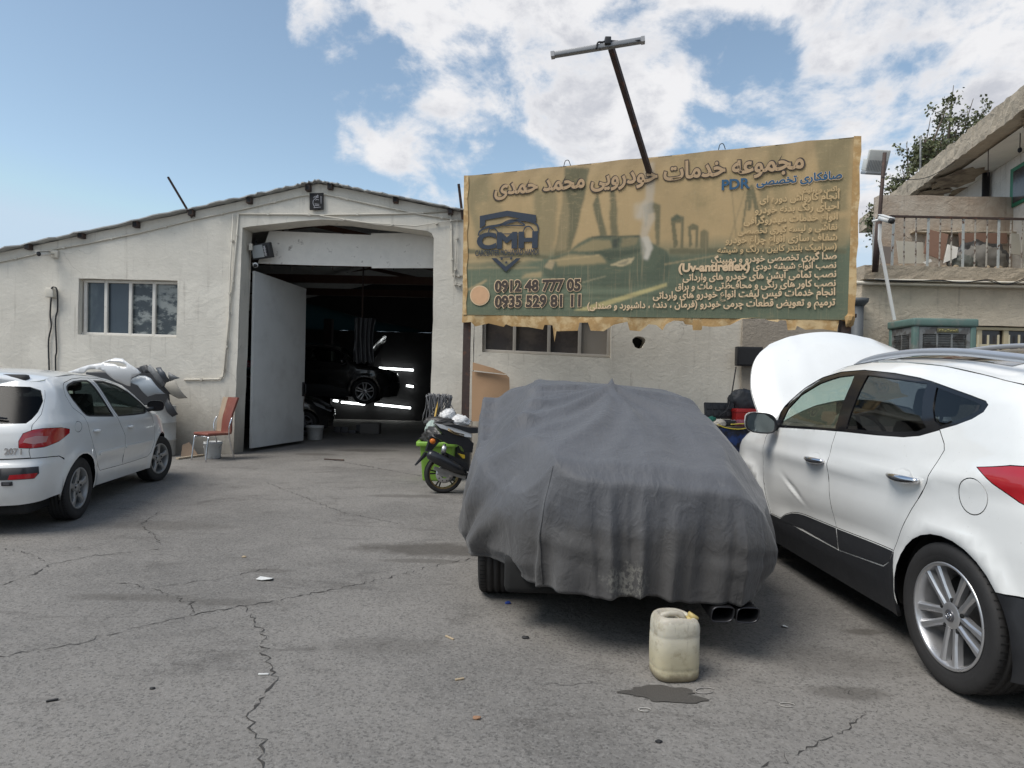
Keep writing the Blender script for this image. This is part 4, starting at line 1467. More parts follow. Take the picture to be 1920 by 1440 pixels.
M_navy = mat('print_navy', (.022, .034, .055), .7, var=.2, vs=10)
M_blue = mat('print_blue', (.02, .085, .17), .7, var=.2, vs=10)
M_ink = mat('print_brown_black', (.05, .036, .028), .7, var=.2, vs=10)
M_cream = mat('print_cream', (.66, .48, .30), .75, var=.12, vs=10)
M_title = mat('print_title_fill', (.43, .295, .17), .75, var=.12, vs=10)
M_faint = mat('print_faint', (.52, .37, .19), .75, var=.12, vs=10)
M_peach = mat('print_peach', (.58, .35, .20), .75, var=.12, vs=10)
olL, ol, dg_, pa_ = (.265, .215, .12), (.14, .132, .08), (.092, .112, .078), (.47, .35, .19)
for poly, c, soft, a in [
        (c4([(60, 380), (205, 345), (215, 520), (110, 540), (180, 790), (130, 760), (70, 560)]), olL, 8, .9), (c4([(60, 330), (230, 330), (330, 640), (300, 900), (130, 900)]), olL, 14, .6), (c4([(530, 450), (700, 450), (690, 780), (640, 905), (560, 880), (540, 650)]), olL, 8, .9),
        (c5([(1070, 90), (1320, 60), (1290, 560), (1150, 560), (1100, 330)]), olL, 6, .9), (c5([(700, 400), (760, 380), (780, 740), (700, 760)]), olL, 8, .8), (c5([(950, 640), (1300, 600), (1285, 800), (900, 800)]), olL, 10, .7), (c5([(750, 100), (850, 90), (900, 560), (800, 560)]), olL, 12, .5),
        (c4([(752, 285), (930, 280), (905, 430), (860, 640), (800, 870), (680, 915), (735, 560)]), ol, 3, .95), (c4([(735, 480), (752, 420), (790, 600), (770, 870), (690, 880)]), (.35, .27, .15), 4, .6), (c4([(953, 540), (985, 455), (1052, 765), (1005, 780)]), ol, 2, .95), (c4([(1072, 400), (1112, 400), (1135, 765), (1078, 765)]), ol, 3, .9),
        (c4([(1312, 560), (1375, 520), (1435, 545), (1428, 830), (1400, 840), (1395, 600), (1345, 610), (1330, 720)]), ol, 2, .9),
        (c5([(100, 620), (140, 585), (190, 610), (185, 810), (165, 815), (168, 640), (128, 640), (150, 790), (120, 815)]), ol, 1, .9), (c5([(215, 665), (250, 645), (288, 660), (280, 810), (262, 812), (265, 690), (236, 690), (245, 790), (225, 812)]), ol, 1, .9), (c5([(296, 700), (325, 685), (355, 700), (350, 815), (300, 815)]), ol, 1, .8),
        (c5([(100, 605), (140, 580), (190, 600), (190, 615), (100, 625)]), dg_, 1, .7),
        (c5([(615, 410), (650, 375), (665, 410), (740, 760), (705, 760), (650, 480), (640, 560), (615, 560), (620, 480), (585, 700), (575, 700)]), ol, 1, .9), (c5([(605, 400), (612, 400), (500, 760), (492, 760)]), ol, 1, .5), (c5([(500, 330), (506, 330), (545, 740), (538, 740)]), ol, 1, .6), (c5([(975, 530), (990, 525), (1065, 745), (1055, 745)]), ol, 1, .6),
        (c5([(90, 812), (1290, 817), (1285, 850), (90, 850)]), ol, 2, .9), (c5([(60, 870), (300, 840), (1280, 850), (1270, 1240), (-60, 1240)]), dg_, 8, .35), (c4([(60, 855), (640, 905), (640, 930), (50, 890)]), ol, 2, .9),
        (c4([(590, 1015), (618, 955), (655, 920), (790, 880), (850, 820), (930, 775), (1100, 765), (1280, 763), (1330, 800), (1385, 822), (1440, 850), (1480, 868)]) + c5([(75, 825), (92, 900), (85, 1000), (40, 1030)]) + c4([(1380, 1105), (1240, 1125), (1060, 1128), (900, 1110), (700, 1085), (620, 1055)]), (.105, .125, .085), 2, .95),
        (c4([(600, 1020), (1050, 1050), (1380, 1010), (1480, 880)]) + c5([(92, 900), (85, 1000), (40, 1030)]) + c4([(1380, 1105), (1060, 1128), (700, 1085)]), dg_, 5, .9),
        (c4([(800, 878), (870, 832), (950, 795), (1075, 800), (1095, 852), (1010, 872)]), (.30, .24, .13), 2, .85), (c4([(1090, 790), (1140, 780), (1130, 850), (1095, 852)]), (.05, .06, .05), 2, .8), (c4([(1160, 780), (1280, 778), (1260, 830), (1150, 848)]), (.24, .20, .115), 2, .85), (c4([(690, 935), (780, 900), (1010, 905), (1050, 960), (700, 985)]), (.36, .28, .15), 4, .85),
        (c4([(860, 880), (1000, 895), (1075, 950), (1100, 925), (1300, 880), (1290, 860), (1100, 870)]), (.07, .085, .06), 2, .8), (c4([(940, 770), (1290, 762), (1290, 772), (940, 782)]), (.06, .07, .055), 1, .8),
        (c4([(1070, 975), (1170, 935), (1250, 918), (1225, 960), (1160, 985)]), (.50, .40, .24), 1, .9), (c4([(1120, 968), (1215, 935), (1190, 968)]), (.18, .17, .12), 1, .7), (c4([(605, 985), (650, 930), (685, 950), (660, 1005)]), (.42, .33, .2), 2, .85), (c4([(800, 1300), (940, 1300), (1478, 1125), (1478, 1100)]), (.47, .40, .19), 1, .9),
        (c4([(45, 1150), (200, 1075), (200, 1090), (45, 1165)]), pa_, 2, .8), (c4([(640, 940), (1000, 900), (1005, 908), (650, 950)]), pa_, 1, .7), (c4([(470, 1040), (590, 1020), (588, 1060), (440, 1070)]), pa_, 4, .7), (c4([(50, 940), (600, 930), (600, 942), (50, 955)]), pa_, 2, .5), (c4([(50, 985), (580, 990), (580, 998), (50, 1000)]), pa_, 2, .4), (c5([(60, 915), (450, 850), (450, 856), (60, 925)]), pa_, 1, .6),
        (c4([(660, 1080), (850, 1110), (1040, 1060), (1045, 1048), (850, 1100), (660, 1066)]), (.30, .27, .17), 1, .6),
        (c4([(1320, 250), (1395, 245), (1390, 520), (1375, 560), (1395, 640), (1345, 760), (1350, 935), (1310, 940), (1290, 800), (1310, 640), (1260, 640), (1290, 560), (1330, 500)]), (.50, .45, .38), 4, .55), (c4([(1300, 780), (1350, 770), (1380, 850), (1345, 940), (1320, 930), (1330, 860)]), (.55, .50, .42), 2, .85), (c4([(1250, 540), (1350, 520), (1340, 680), (1240, 640)]), (.50, .44, .35), 8, .5)]:
    PRINT.append((poly, c, soft, a))
can = build_canvas()
# logo
bart('logo_shield', [c4([(150, 625), (345, 587), (550, 618), (552, 668), (345, 626), (190, 655), (187, 690), (150, 715)]), c4([(232, 925), (268, 925), (335, 985), (410, 925), (442, 925), (335, 1022)]), c4([(290, 922), (385, 918), (386, 913), (290, 915)])] +
     [c4([(x + 13 * (1 if k % 2 == 0 else .45) * math.sin(2 * PI * k / 10), y - 13 * (1 if k % 2 == 0 else .45) * math.cos(2 * PI * k / 10)) for k in range(10)]) for x, y in ((305, 930), (373, 926), (338, 955))], M_navy, .015)


def strokes(pts, w0):
    P = [(q[0], q[1]) for q in catmull([(a, b, 0) for a, b in pts], 5)]
    n = len(P)
    L, R = [], []
    for i, p in enumerate(P):
        a, b = P[max(0, i - 1)], P[min(n - 1, i + 1)]
        l = math.hypot(b[0] - a[0], b[1] - a[1]) or 1
        w = w0 * (.35 + .65 * math.sin(PI * min(1, max(0, i / (n - 1)))))
        L.append((p[0] - (b[1] - a[1]) / l * w, p[1] + (b[0] - a[0]) / l * w))
        R.append((p[0] + (b[1] - a[1]) / l * w, p[1] - (b[0] - a[0]) / l * w))
    return [[L[i], L[i + 1], R[i + 1], R[i]] for i in range(n - 1)]


lc = []
for pts, w in (([(140, 765), (150, 735), (200, 705), (290, 690), (420, 655), (500, 660), (558, 690), (565, 745)], 9), ([(290, 690), (345, 660), (400, 655), (470, 690), (380, 692), (290, 690)], 5), ([(205, 755), (220, 720), (255, 715), (290, 752)], 5),
               ([(290, 752), (380, 752), (450, 745)], 4), ([(455, 745), (475, 705), (510, 703), (540, 745)], 5), ([(135, 762), (170, 762), (200, 757)], 5)):
    lc += [c4(q) for q in strokes(pts, w)]
bart('logo_car', lc, M_navy, .016)
circ = lambda r: [(899.6 + r * math.cos(2 * PI * k / 28), 554 + r * 1.02 * math.sin(2 * PI * k / 28)) for k in range(28)]
bart('round_badge', [circ(18.5)], M_cream, .015)
bart('badge_disc', [circ(16.5)], M_peach, .0175)

# lettering -----------------------------------------------------------
D4 = {'ب': 0xFE8F, 'ت': 0xFE95, 'ث': 0xFE99, 'ج': 0xFE9D, 'ح': 0xFEA1, 'خ': 0xFEA5, 'س': 0xFEB1, 'ش': 0xFEB5, 'ص': 0xFEB9, 'ض': 0xFEBD, 'ط': 0xFEC1, 'ع': 0xFEC9, 'غ': 0xFECD, 'ف': 0xFED1,
      'ق': 0xFED5, 'ل': 0xFEDD, 'م': 0xFEE1, 'ن': 0xFEE5, 'ه': 0xFEE9, 'پ': 0xFB56, 'چ': 0xFB7A, 'ک': 0xFB8E, 'گ': 0xFB92, 'ی': 0xFBFC}
D2 = {'ا': 0xFE8D, 'آ': 0xFE81, 'د': 0xFEA9, 'ذ': 0xFEAB, 'ر': 0xFEAD, 'ز': 0xFEAF, 'و': 0xFEED, 'ژ': 0xFB8A}


def shape_fa(s):
    """joined Arabic-script letter forms in visual order"""
    out = []
    for i, c in enumerate(s):
        p = s[i - 1] if i else ' '
        n = s[i + 1] if i + 1 < len(s) else ' '
        pj, nj = p in D4, (n in D4 or n in D2)
        if c in D4:
            out.append(chr(D4[c] + (3 if pj and nj else 1 if pj else 2 if nj else 0)))
        elif c in D2:
            out.append(chr(D2[c] + (1 if pj else 0)))
        else:
            out.append({'(': ')', ')': '('}.get(c, c))
    return ''.join(reversed(out))


def text_mesh(body, bold):
    c = bpy.data.curves.new('lettering', 'FONT')
    c.body = body
    c.resolution_u = 4
    c.fill_mode = 'BOTH'
    c.bevel_depth = bold
    c.bevel_resolution = 1
    o = bpy.data.objects.new('lettering', c)
    COL.objects.link(o)
    dg = bpy.context.evaluated_depsgraph_get()
    dg.update()
    me = bpy.data.meshes.new_from_object(o.evaluated_get(dg))
    bpy.data.objects.remove(o)
    bpy.data.curves.remove(c)
    return me


def text_on(name, body, l, r, m, off, bold=.02, parent=None, frame=None, hscale=1.0, pad=0.0, thick=.0015):
    """lettering stretched between two baseline pixels on the billboard plane (or another frame function)"""
    fr = frame or bq
    me = text_mesh(body, bold)
    co = np.array([v.co[:] for v in me.vertices])
    x0, x1 = co[:, 0].min() - pad, co[:, 0].max() + pad
    A, B = fr(*l, off), fr(*r, off)
    d = B - A
    sc_ = d.length / (x1 - x0)
    zmax = max(1e-6, np.abs(co[:, 2]).max())
    up = Vector((0, 0, 1)) if frame is None else frame.up
    nv_ = bnv if frame is None else frame.n
    par = parent or can
    iv = inv if parent is None else Matrix.Identity(4)
    for i, v in enumerate(me.vertices):
        x, y, z = co[i]
        v.co = iv @ (A + d * ((x - x0) / (x1 - x0)) + up * (y * sc_ * hscale) + nv_ * (z / zmax * thick))
    me.materials.clear()
    me.materials.append(m)
    for p in me.polygons:
        p.material_index = 0
        p.use_smooth = True
    me.normals_split_custom_set_from_vertices([tuple(nv_)] * len(me.vertices))
    o = bpy.data.objects.new(name, me)
    COL.objects.link(o)
    o.parent = par
    return o


ttl = shape_fa('مجموعه خدمات خودرویی محمد حمدی')
text_on('title_outline', ttl, (924, 366), (1510, 314), M_ink, .012, .064, hscale=1.15)
text_on('title_lettering', ttl, (927, 365.6), (1507, 314.4), M_title, .0155, .028, hscale=1.15)
sub = shape_fa('صافکاری تخصصی')
text_on('subtitle_halo', sub, (1417, 348.5), (1580, 334.5), M_cream, .010, .075)
text_on('subtitle', sub, (1418, 348), (1579, 334), M_blue, .0135, .035)
text_on('subtitle_latin', 'PDR', (1353, 356), (1406, 352), M_blue, .0135, .03, hscale=1.0)
for k, (body, x0, y0, x1, y1) in enumerate([('واکس و پولیش', 1499, 362, 1575, 357), ('انجام کارواش دوره ای', 1424, 380, 1574, 372), ('احیای رنگ بدنه خودرو', 1415, 400, 1573, 391), ('انواع خدمات هیدروگرافی', 1394, 420, 1571, 411),
                                            ('نقاشی و لیسه گیری تخصصی', 1383, 439, 1570, 430), ('شفاف سازی انواع چراغ خودرو', 1360, 456, 1570, 450), ('(سرامیک بلندر کابین ، رنگ و شیشه', 1345, 474, 1569, 467)]):
    text_on('service_line', shape_fa(body), (x0, y0), (x1, y1), M_faint, .010, .03, hscale=1.05)
for k, (body, x0, y0, x1, y1) in enumerate([('صدا گیری تخصصی خودرو و دمپینگ', 1333, 493, 1569, 485), ('نصب تمامی آپشن های خودرو های وارداتی', 1280, 526, 1568, 519),
                                            ('نصب کاور های رنگی و محافظتی مات و براق', 1266, 543, 1567, 536), ('انجام خدمات فیس لیفت انواع خودرو های وارداتی', 1224, 560, 1566, 553), ('ترمیم و تعویض قطعات چرمی خودرو (فرمان ، دنده ، داشبورد و صندلی)', 1101, 579, 1566, 572)]):
    text_on('service_line', shape_fa(body), (x0, y0), (x1, y1), M_cream, .013, .028, hscale=1.12)
text_on('service_line', shape_fa('نصب انواع شیشه دودی'), (1412, 505), (1568, 502), M_cream, .013, .028, hscale=1.1)
text_on('service_line', '(Uv-antireflex)', (1272, 509.5), (1406, 506), M_cream, .013, .045)
for body, y0, y1 in (('0912 48 777 05', 546.5, 544), ('0935 529 81 11', 575.5, 573.5)):
    text_on('phone_halo', body, (926, y0), (1090, y1), M_cream, .010, .085, hscale=1.08)
    text_on('phone_number', body, (927.5, y0), (1088.5, y1), M_ink, .0140, .042, hscale=1.08)
text_on('logo_letters', 'CMH', (893.5, 465.5), (1008, 463), M_navy, .016, .05, hscale=.72)
text_on('logo_name', 'CARCENTER MOHAMAD HAMDI', (891, 480), (1009.5, 477), M_navy, .016, .012, hscale=1.75)
# ragged torn fringe below the canvas
fr_ = MB()
rag = [(867, 605), (884, 604), (890, 612), (915, 606), (945, 613), (949, 608), (959, 612), (990, 613), (1018, 618), (1021, 609), (1036, 610), (1039, 641), (1043, 621), (1083, 620), (1087, 605), (1103, 605), (1108, 620), (1132, 621), (1150, 609), (1176, 603), (1180, 619), (1200, 621), (1216, 608),
       (1230, 609), (1242, 619), (1249, 608), (1263, 601), (1281, 602), (1284, 608), (1298, 609), (1299, 619), (1315, 619), (1317, 611), (1335, 613), (1352, 612), (1369, 609), (1391, 598), (1430, 595), (1441, 601), (1458, 604), (1463, 600), (1474, 601), (1477, 619), (1491, 619), (1494, 611), (1510, 618), (1540, 617), (1569, 621), (1574, 600), (1590, 604), (1594, 612), (1600, 600)]
for dd, sgn in ((0, 1), (-.006, -1)):
    P, Q = [], []
    rr_ = random.Random(2)
    for x, y in rag:
        u = (x - 868) / 730
        P.append(bq(x, 589 + 10.5 * u, -.012 + dd))
        Q.append(bq(x, y, -.012 + dd) + bnv * rr_.uniform(-.03, .02))
    rows = [P, [p.lerp(q, .5) + bnv * rr_.uniform(-.012, .012) for p, q in zip(P, Q)], Q]
    fr_.grid(rows, flip=sgn > 0)
fr_.build('torn_fringe', M_hem, ban, True)
for a, b, w in (((871, 329), (868, 590), 7), ((1602, 255), (1590, 601), 13)):
    ed_ = MB()
    P = []
    for k in range(13):
        t = k / 12
        x, y = a[0] + (b[0] - a[0]) * t, a[1] + (b[1] - a[1]) * t
        P.append([bq(x - 1, y, .004), bq(x + w + 1.5 * math.sin(k * 2.1), y, .007)])
    ed_.grid(P)
    ed_.build('folded_edge', M_hem, ban, True)
rb_ = MB()
pr = [bq(1598, 600, .0), bq(1598, 590, .05), bq(1588, 598, .06), bq(1590, 612, .02), bq(1600, 610, -.02)]
rb_.ico(bq(1592, 601, .01), (.06, .05, .09), 2, jit=.3, seed=4)
rb_.build('bunched_corner', M_hem, ban, True)
# frame behind
fm = MB()
for y0, y1 in ((334, 261), (460, 430), (585, 592)):
    fm.beam(bq(872, y0, -.05), bq(1606, y1, -.05), .05, .05)
for x0, x1, ya, yb in ((1045, 1044, 320, 590), (1225, 1222, 300, 592), (1420, 1416, 285, 594)):
    fm.beam(bq(x0, ya, -.10), bq(x1, yb, -.10), .045, .045)
fm.build('frame', M_rust, ban, True)
for x, nm in ((877, 0), (1585, 1)):
    pm = MB()
    p = bq(x, 560, -.12)
    q = bq(x, 335 if nm == 0 else 262, -.12)
    pm.box((p.x - .06, p.y - .06, 0), (p.x + .06, p.y + .06, q.z))
    pm.build('post', M_rust, ban, True)
for x, y in ((1063, 306), (1353, 275)):
    wm = MB()
    P = catmull([bq(x - 6, y + 6, -.03), bq(x - 3, y - 4, .0), bq(x + 3, y - 5, .02), bq(x + 7, y + 5, -.03)], 6)
    wm.tube(P, .006, 5)
    wm.build('wire_loop', M_black, ban, True)
# lamp bar on a leaning arm above the billboard
la, lb_ = bq(1222, 297, -.08), at(1146, 90, 8.7)
lbar = thing('lamp_bar', 'long grey lamp bar on a brown arm leaning above the billboard', 'lamp', la)
m_ = MB()
m_.beam(la - Vector((0, 0, .3)), lb_, .07, .07)
m_.build('arm', M_rust, lbar, True)
p, q = at(1033, 104, 8.65), at(1209, 75, 8.45)
m_ = MB()
m_.beam(p, q, .085, .06, bev=.012)
m_.beam(p + (q - p) * .01 + Vector((0, -.035, -.012)), q - (q - p) * .01 + Vector((0, -.035, -.012)), .012, .012, mi=1)
bo_ = m_.build('lamp', [mat('lamp_grey', (.25, .255, .265), .45, .3, .1), mat('lamp_light', (.55, .56, .58), .4, .2, .05)], lbar, True)
m_ = MB()
for t in (0, .96):
    m_.beam(p.lerp(q, t), p.lerp(q, t + .04), .092, .066)
m_.build('end_cap', mat('cap_grey', (.35, .35, .36), .5), lbar, True)
m_ = MB()
c = at(1140, 78, 8.5)
m_.box((c.x - .045, c.y - .05, c.z - .05), (c.x + .035, c.y + .03, c.z + .045), bev=.01)
m_.tube(catmull([at(1118, 92, 8.5), at(1121, 80, 8.5), at(1130, 79, 8.5), at(1140, 76, 8.5), at(1160, 78, 8.5), at(1200, 76, 8.42)], 5), .012, 6)
m_.tube([at(1125, 94, 8.52), at(1126, 80, 8.52)], .006, 5)
m_.tube([at(1156, 86, 8.5), at(1158, 76, 8.5)], .006, 5)
m_.tube([at(1143, 90, 8.5), at(1146, 78, 8.5)], .006, 5)
m_.build('driver_box', M_black, lbar, True)
# ------------------------------------------------------------------ vehicles
class Body:
    """car skin as P(q, z): q runs along the plan outline from nose to tail, z is height; x forward, y to the left"""

    def __init__(s, plan, sz, rear, front, ztop, wheels, cant=.05, flare=.018, ra=.40, feat=()):
        P = np.array(catmull([(a, b, 0) for a, b in plan], 24))[:, :2]
        s.px, s.py = P[:, 0], P[:, 1]
        s.q = np.concatenate([[0], np.cumsum(np.hypot(np.diff(P[:, 0]), np.diff(P[:, 1])))])
        s.sz, s.rear, s.front, s.zt, s.wh, s.cant, s.flare, s.ra, s.feat = sz, rear, front, ztop, wheels, cant, flare, ra, feat
        s.qf = s.q[np.argmax(s.px < s.px.max() - .30)]
        s.qr = s.q[np.argmax(s.px < s.px.min() + .16)]

    def xy(s, q, z):
        cx, cy = np.interp(q, s.q, s.px), np.interp(q, s.q, s.py)
        sm = lambda t: np.clip(t, 0, 1) ** 2 * (3 - 2 * np.clip(t, 0, 1))
        (x0, x1), tab = s.rear
        x = cx + sm((x0 - cx) / (x0 - x1)) * np.interp(z, *tab)
        (x0, x1), tab = s.front
        x = x - sm((cx - x0) / (x1 - x0)) * np.interp(z, *tab)
        y = cy * np.interp(z, *s.sz)
        return x, y

    def P(s, q, z):
        q, z = np.asarray(q, float), np.asarray(z, float)
        x, y = s.xy(q, z)
        side = np.clip((y - .45) / .2, 0, 1)
        for wx, wz in s.wh:                                   # wheel-arch lips
            d = np.hypot(x - wx, z - wz)
            y = y + side * s.flare * np.exp(-((d - s.ra) / .055) ** 2)
        for fx, fz, fa, w in s.feat:                           # character lines
            d = z - np.interp(x, fx, fz)
            y = y + side * np.interp(x, fx, fa) * np.exp(-(d / w) ** 2)
        zt = np.interp(x, *s.zt)
        k = np.clip((z - (zt - .09)) / .09, 0, 1.3)
        y = y - s.cant * k * k * side
        return np.stack([x, y, z], -1)

    def qs(s, x, z):
        qq = np.linspace(s.qf * .4, s.q[-1] - .1, 500)
        xx = s.P(qq, np.full_like(qq, z))[:, 0]
        i = np.argsort(xx)
        return float(np.interp(x, xx[i], qq[i]))

    def qe(s, y, z):
        qq = np.linspace(s.qr, s.q[-1], 300)
        yy = s.P(qq, np.full_like(qq, z))[:, 1]
        return float(np.interp(-y, -yy, qq))

    def qn(s, y, z):
        qq = np.linspace(0, s.qf * 1.3, 300)
        yy = s.P(qq, np.full_like(qq, z))[:, 1]
        return float(np.interp(y, yy, qq))

    def loop(s, pts):
        """outline points: ('s', x, z) on the flank, ('e', y, z) on the tail, ('n', y, z) on the nose -> (q, z)"""
        o = []
        for p in pts:
            if len(p) == 2:
                p = ('s',) + tuple(p)
            k, a, z = p
            o.append(((s.qs if k == 's' else s.qe if k == 'e' else s.qn)(a, z), z))
        return o


def inset(poly, d):
    n = len(poly)
    ar = sum(poly[i - 1][0] * poly[i][1] - poly[i][0] * poly[i - 1][1] for i in range(n))
    s = 1 if ar > 0 else -1
    out = []
    for i in range(n):
        a, b, c = np.array(poly[i - 1]), np.array(poly[i]), np.array(poly[(i + 1) % n])
        n1 = np.array((-(b - a)[1], (b - a)[0])) * s
        n2 = np.array((-(c - b)[1], (c - b)[0])) * s
        n1 /= np.linalg.norm(n1) + 1e-9
        n2 /= np.linalg.norm(n2) + 1e-9
        m = n1 + n2
        m /= np.linalg.norm(m) + 1e-9
        out.append(tuple(b + m * d / max(.5, m @ n1)))
    return out


def panel(mb, B, loop, holes=(), gap=.0025, depth=0.0, lip=.014, g=.05, mirror=(1, -1), mi=None, qz=False, push=None, lmi=None):
    """skin patch: outline (and holes) cut out of the body surface, with a turned-in lip"""
    L = loop if qz else B.loop(loop)
    H = [h if qz else B.loop(h) for h in holes]
    if gap:
        L = inset(L, gap)
        H = [inset(h, -gap) for h in H]
    L = dens(L, g * .7)
    H = [dens(h, g * .7) for h in H]
    V, F = cdt(L, H, g)
    q, z = np.array(V).T
    e = 1e-3
    P0 = B.P(q, z)
    du = B.P(q + e, z) - B.P(q - e, z)
    dv = B.P(q, z + e) - B.P(q, z - e)
    nn = np.cross(dv, du)
    nn /= np.linalg.norm(nn, axis=1)[:, None] + 1e-12
    sgn = np.sign((nn * (P0 - np.array([1.2, 0, .6]))).sum(1).sum())
    nn *= sgn
    P0 = P0 - nn * depth
    if push is not None:
        P0 = P0 + nn * push(P0[:, 0], P0[:, 2])[:, None]
    # boundary edges
    cnt = {}
    for f in F:
        for a, b in ((f[0], f[1]), (f[1], f[2]), (f[2], f[0])):
            cnt[(a, b)] = 1
    bd = [(a, b) for a, b in cnt if (b, a) not in cnt]
    for sy in mirror:
        S = np.array([1, sy, 1])
        base = len(mb.v)
        tri = np.array(F)
        a, b, c = (P0[tri[0]]).tolist()
        flip = (np.cross(P0[tri[:, 1]] - P0[tri[:, 0]], P0[tri[:, 2]] - P0[tri[:, 0]]) * nn[tri[:, 0]]).sum() < 0
        if sy < 0:
            flip = not flip
        mb.add((P0 * S).tolist(), [f[::-1] if flip else f for f in F], True, mi)
        for i in range(len(P0) if push is None else 0):
            mb.nr[base + i] = tuple(nn[i] * S)
        if lip:
            idx = sorted({i for e_ in bd for i in e_})
            m = {v: k for k, v in enumerate(idx)}
            n = len(idx)
            A = P0[idx]
            Bk = A - nn[idx] * lip
            fs = []
            for a, b in bd:
                f_ = (m[a], m[a] + n, m[b] + n, m[b])
                fs.append(f_[::-1] if flip else f_)
            mb.add((np.vstack([A, Bk]) * S).tolist(), fs, False, mi if lmi is None else lmi)  # lmi blackens the lip so the gap reads as shaded


def seam(mb, B, loop, side):
    """dark rubber just below the skin along a door's shut line"""
    L = B.loop(loop)
    panel(mb, B, inset(L, -.0035), [inset(L, .0035)], 0, .0045, 0, g=.2, mirror=side, mi=1, qz=True)


def loftdeck(mb, rows, n=14, mi=None, sub=6, thick=.0, flip=False):
    """cross-car surface through rows of (x_edge, y_edge, z_edge, x_centre, z_centre)"""
    R = catmull(rows, sub)
    G = []
    for xe, ye, ze, xc, zc in R:
        G.append([Vector((xe + (xc - xe) * (1 - c * c), ye * c, ze + (zc - ze) * (1 - c * c))) for c in np.linspace(-1, 1, n)])
    mb.grid(G, mi, True, flip)
    if thick:
        mb.grid([[p - Vector((0, 0, thick)) for p in r] for r in G], mi, True, not flip)


def wheel(parent, x, y, r, w, rim_r, style, mats, steer=0.0, name='wheel'):
    """tyre with grooves, rim with spokes, brake disc; outer face towards +y when y>0"""
    sy = 1 if y > 0 else -1
    M = Matrix.Translation((x, y, r)) @ Matrix.Rotation(steer, 4, 'Z') @ Matrix(((1, 0, 0, 0), (0, 0, sy, 0), (0, -sy, 0, 0), (0, 0, 0, 1)))
    if sy < 0:
        M = Matrix.Translation((x, y, r)) @ Matrix.Rotation(steer, 4, 'Z') @ Matrix(((1, 0, 0, 0), (0, 0, -1, 0), (0, 1, 0, 0), (0, 0, 0, 1)))
    mt, mr, md, mk = mats
    hub = MB()                                  # brake disc and hub
    hub.lathe([(0, -.03), (r * .40, -.03), (r * .40, -.045), (0.05, -.05), (0, -.05)], M, 28)
    ho = hub.build(name, md, parent)
    t = MB()
    h = w / 2
    pr = [(rim_r - .005, -h * .8), (rim_r + .02, -h * .95), (r - .06, -h), (r - .018, -h * .97), (r - .005, -h * .86)]
    gr = [(-.52, .008), (-.18, .009), (.18, .009), (.52, .008)]
    for gx_, gd in gr:
        pr += [(r - .001 - .006 * abs(gx_), h * gx_ - .007), (r - gd, h * gx_ - .005), (r - gd, h * gx_ + .005), (r - .001 - .006 * abs(gx_), h * gx_ + .007)]
    pr += [(r - .005, h * .86), (r - .018, h * .97), (r - .038, h * 1.0), (r - .06, h), (r - .064, h * .985), (rim_r + .03, h * .97), (rim_r + .012, h * .93), (rim_r - .005, h * .80)]
    # positive local z is outward
    t.lathe(pr[::-1], M, 72)
    n = 60                                       # cross sipes on the shoulders
    for k in range(n):
        a = 2 * PI * k / n
        for s_ in (-1, 1):
            R = M @ Matrix.Rotation(a, 4, 'Z') @ Matrix.Translation((r - .0045, 0, s_ * h * .72))
            t.box((-.004, -.0028, -h * .15), (.0012, .0028, h * .15), M=R, mi=1)
    t.build('tyre', [mt, mk], ho)
    k = MB()
    k.lathe([(rim_r + .004, h * .90), (rim_r + .002, h * .94), (rim_r - .008, h * .94), (rim_r - .014, h * .86), (rim_r - .022, h * .5), (rim_r - .028, -h * .8)][::-1], M, 64)
    R0 = rim_r - .012
    if style == 'five_double':
        for i in range(5):
            for s_ in (-1, 1):
                a = 2 * PI * i / 5 + PI / 2
                A = M @ Matrix.Rotation(a, 4, 'Z')
                x0, x1 = .055, R0 + .006
                y0, y1 = .024 * s_, .047 * s_
                zf0, zf1 = h * .70, h * .84
                prof = []
                for t_, (xx, wv) in enumerate(((x0, .019), (x0 + .4 * (x1 - x0), .0165), (x1, .0235))):
                    yc = y0 + (y1 - y0) * (xx - x0) / (x1 - x0)
                    zc = zf0 + (zf1 - zf0) * (xx - x0) / (x1 - x0)
                    prof.append([Vector((xx, yc - wv, zc - .035)), Vector((xx, yc - wv, zc - .008)), Vector((xx, yc - wv * .45, zc)), Vector((xx, yc + wv * .45, zc)), Vector((xx, yc + wv, zc - .008)), Vector((xx, yc + wv, zc - .035))])
                k.grid([[A @ p for p in r_] for r_ in prof], smooth=False)
        k.lathe([(.064, h * .70), (.056, h * .74), (.0, h * .75)], M, 24)
        for i in range(5):
            a = 2 * PI * (i + .5) / 5 + PI / 2
            k.lathe([(.012, h * .64), (.012, h * .70), (.0, h * .70)], M @ Matrix.Rotation(a, 4, 'Z') @ Matrix.Translation((.075, 0, 0)), 8, mi=1)
    else:
        for i in range(5):
            A = M @ Matrix.Rotation(2 * PI * i / 5 + .35, 4, 'Z')
            prof = []
            for xx, wv, zz in ((.045, .040, .72), (.09, .034, .80), (.5 * R0 + .02, .024, .84), (R0 * .82, .028, .88), (R0 + .004, .045, .88)):
                z_ = h * zz
                prof.append([Vector((xx, -wv, z_ - .03)), Vector((xx, -wv, z_ - .008)), Vector((xx, -wv * .6, z_)), Vector((xx, wv * .6, z_)), Vector((xx, wv, z_ - .008)), Vector((xx, wv, z_ - .03))])
            k.grid([[A @ p for p in r_] for r_ in prof], smooth=False)
            k.lathe([(.011, h * .80), (.011, h * .86), (0, h * .86)], A @ Matrix.Translation((.06, 0, 0)), 8, mi=1)
        k.lathe([(.048, h * .70), (.042, h * .80), (.0, h * .81)], M, 20)
    k.build('rim', [mr, mk], ho)
    cp = MB()
    cp.lathe([(.030, h * .74), (.030, h * .79), (.026, h * .80), (0, h * .80)], M, 20)
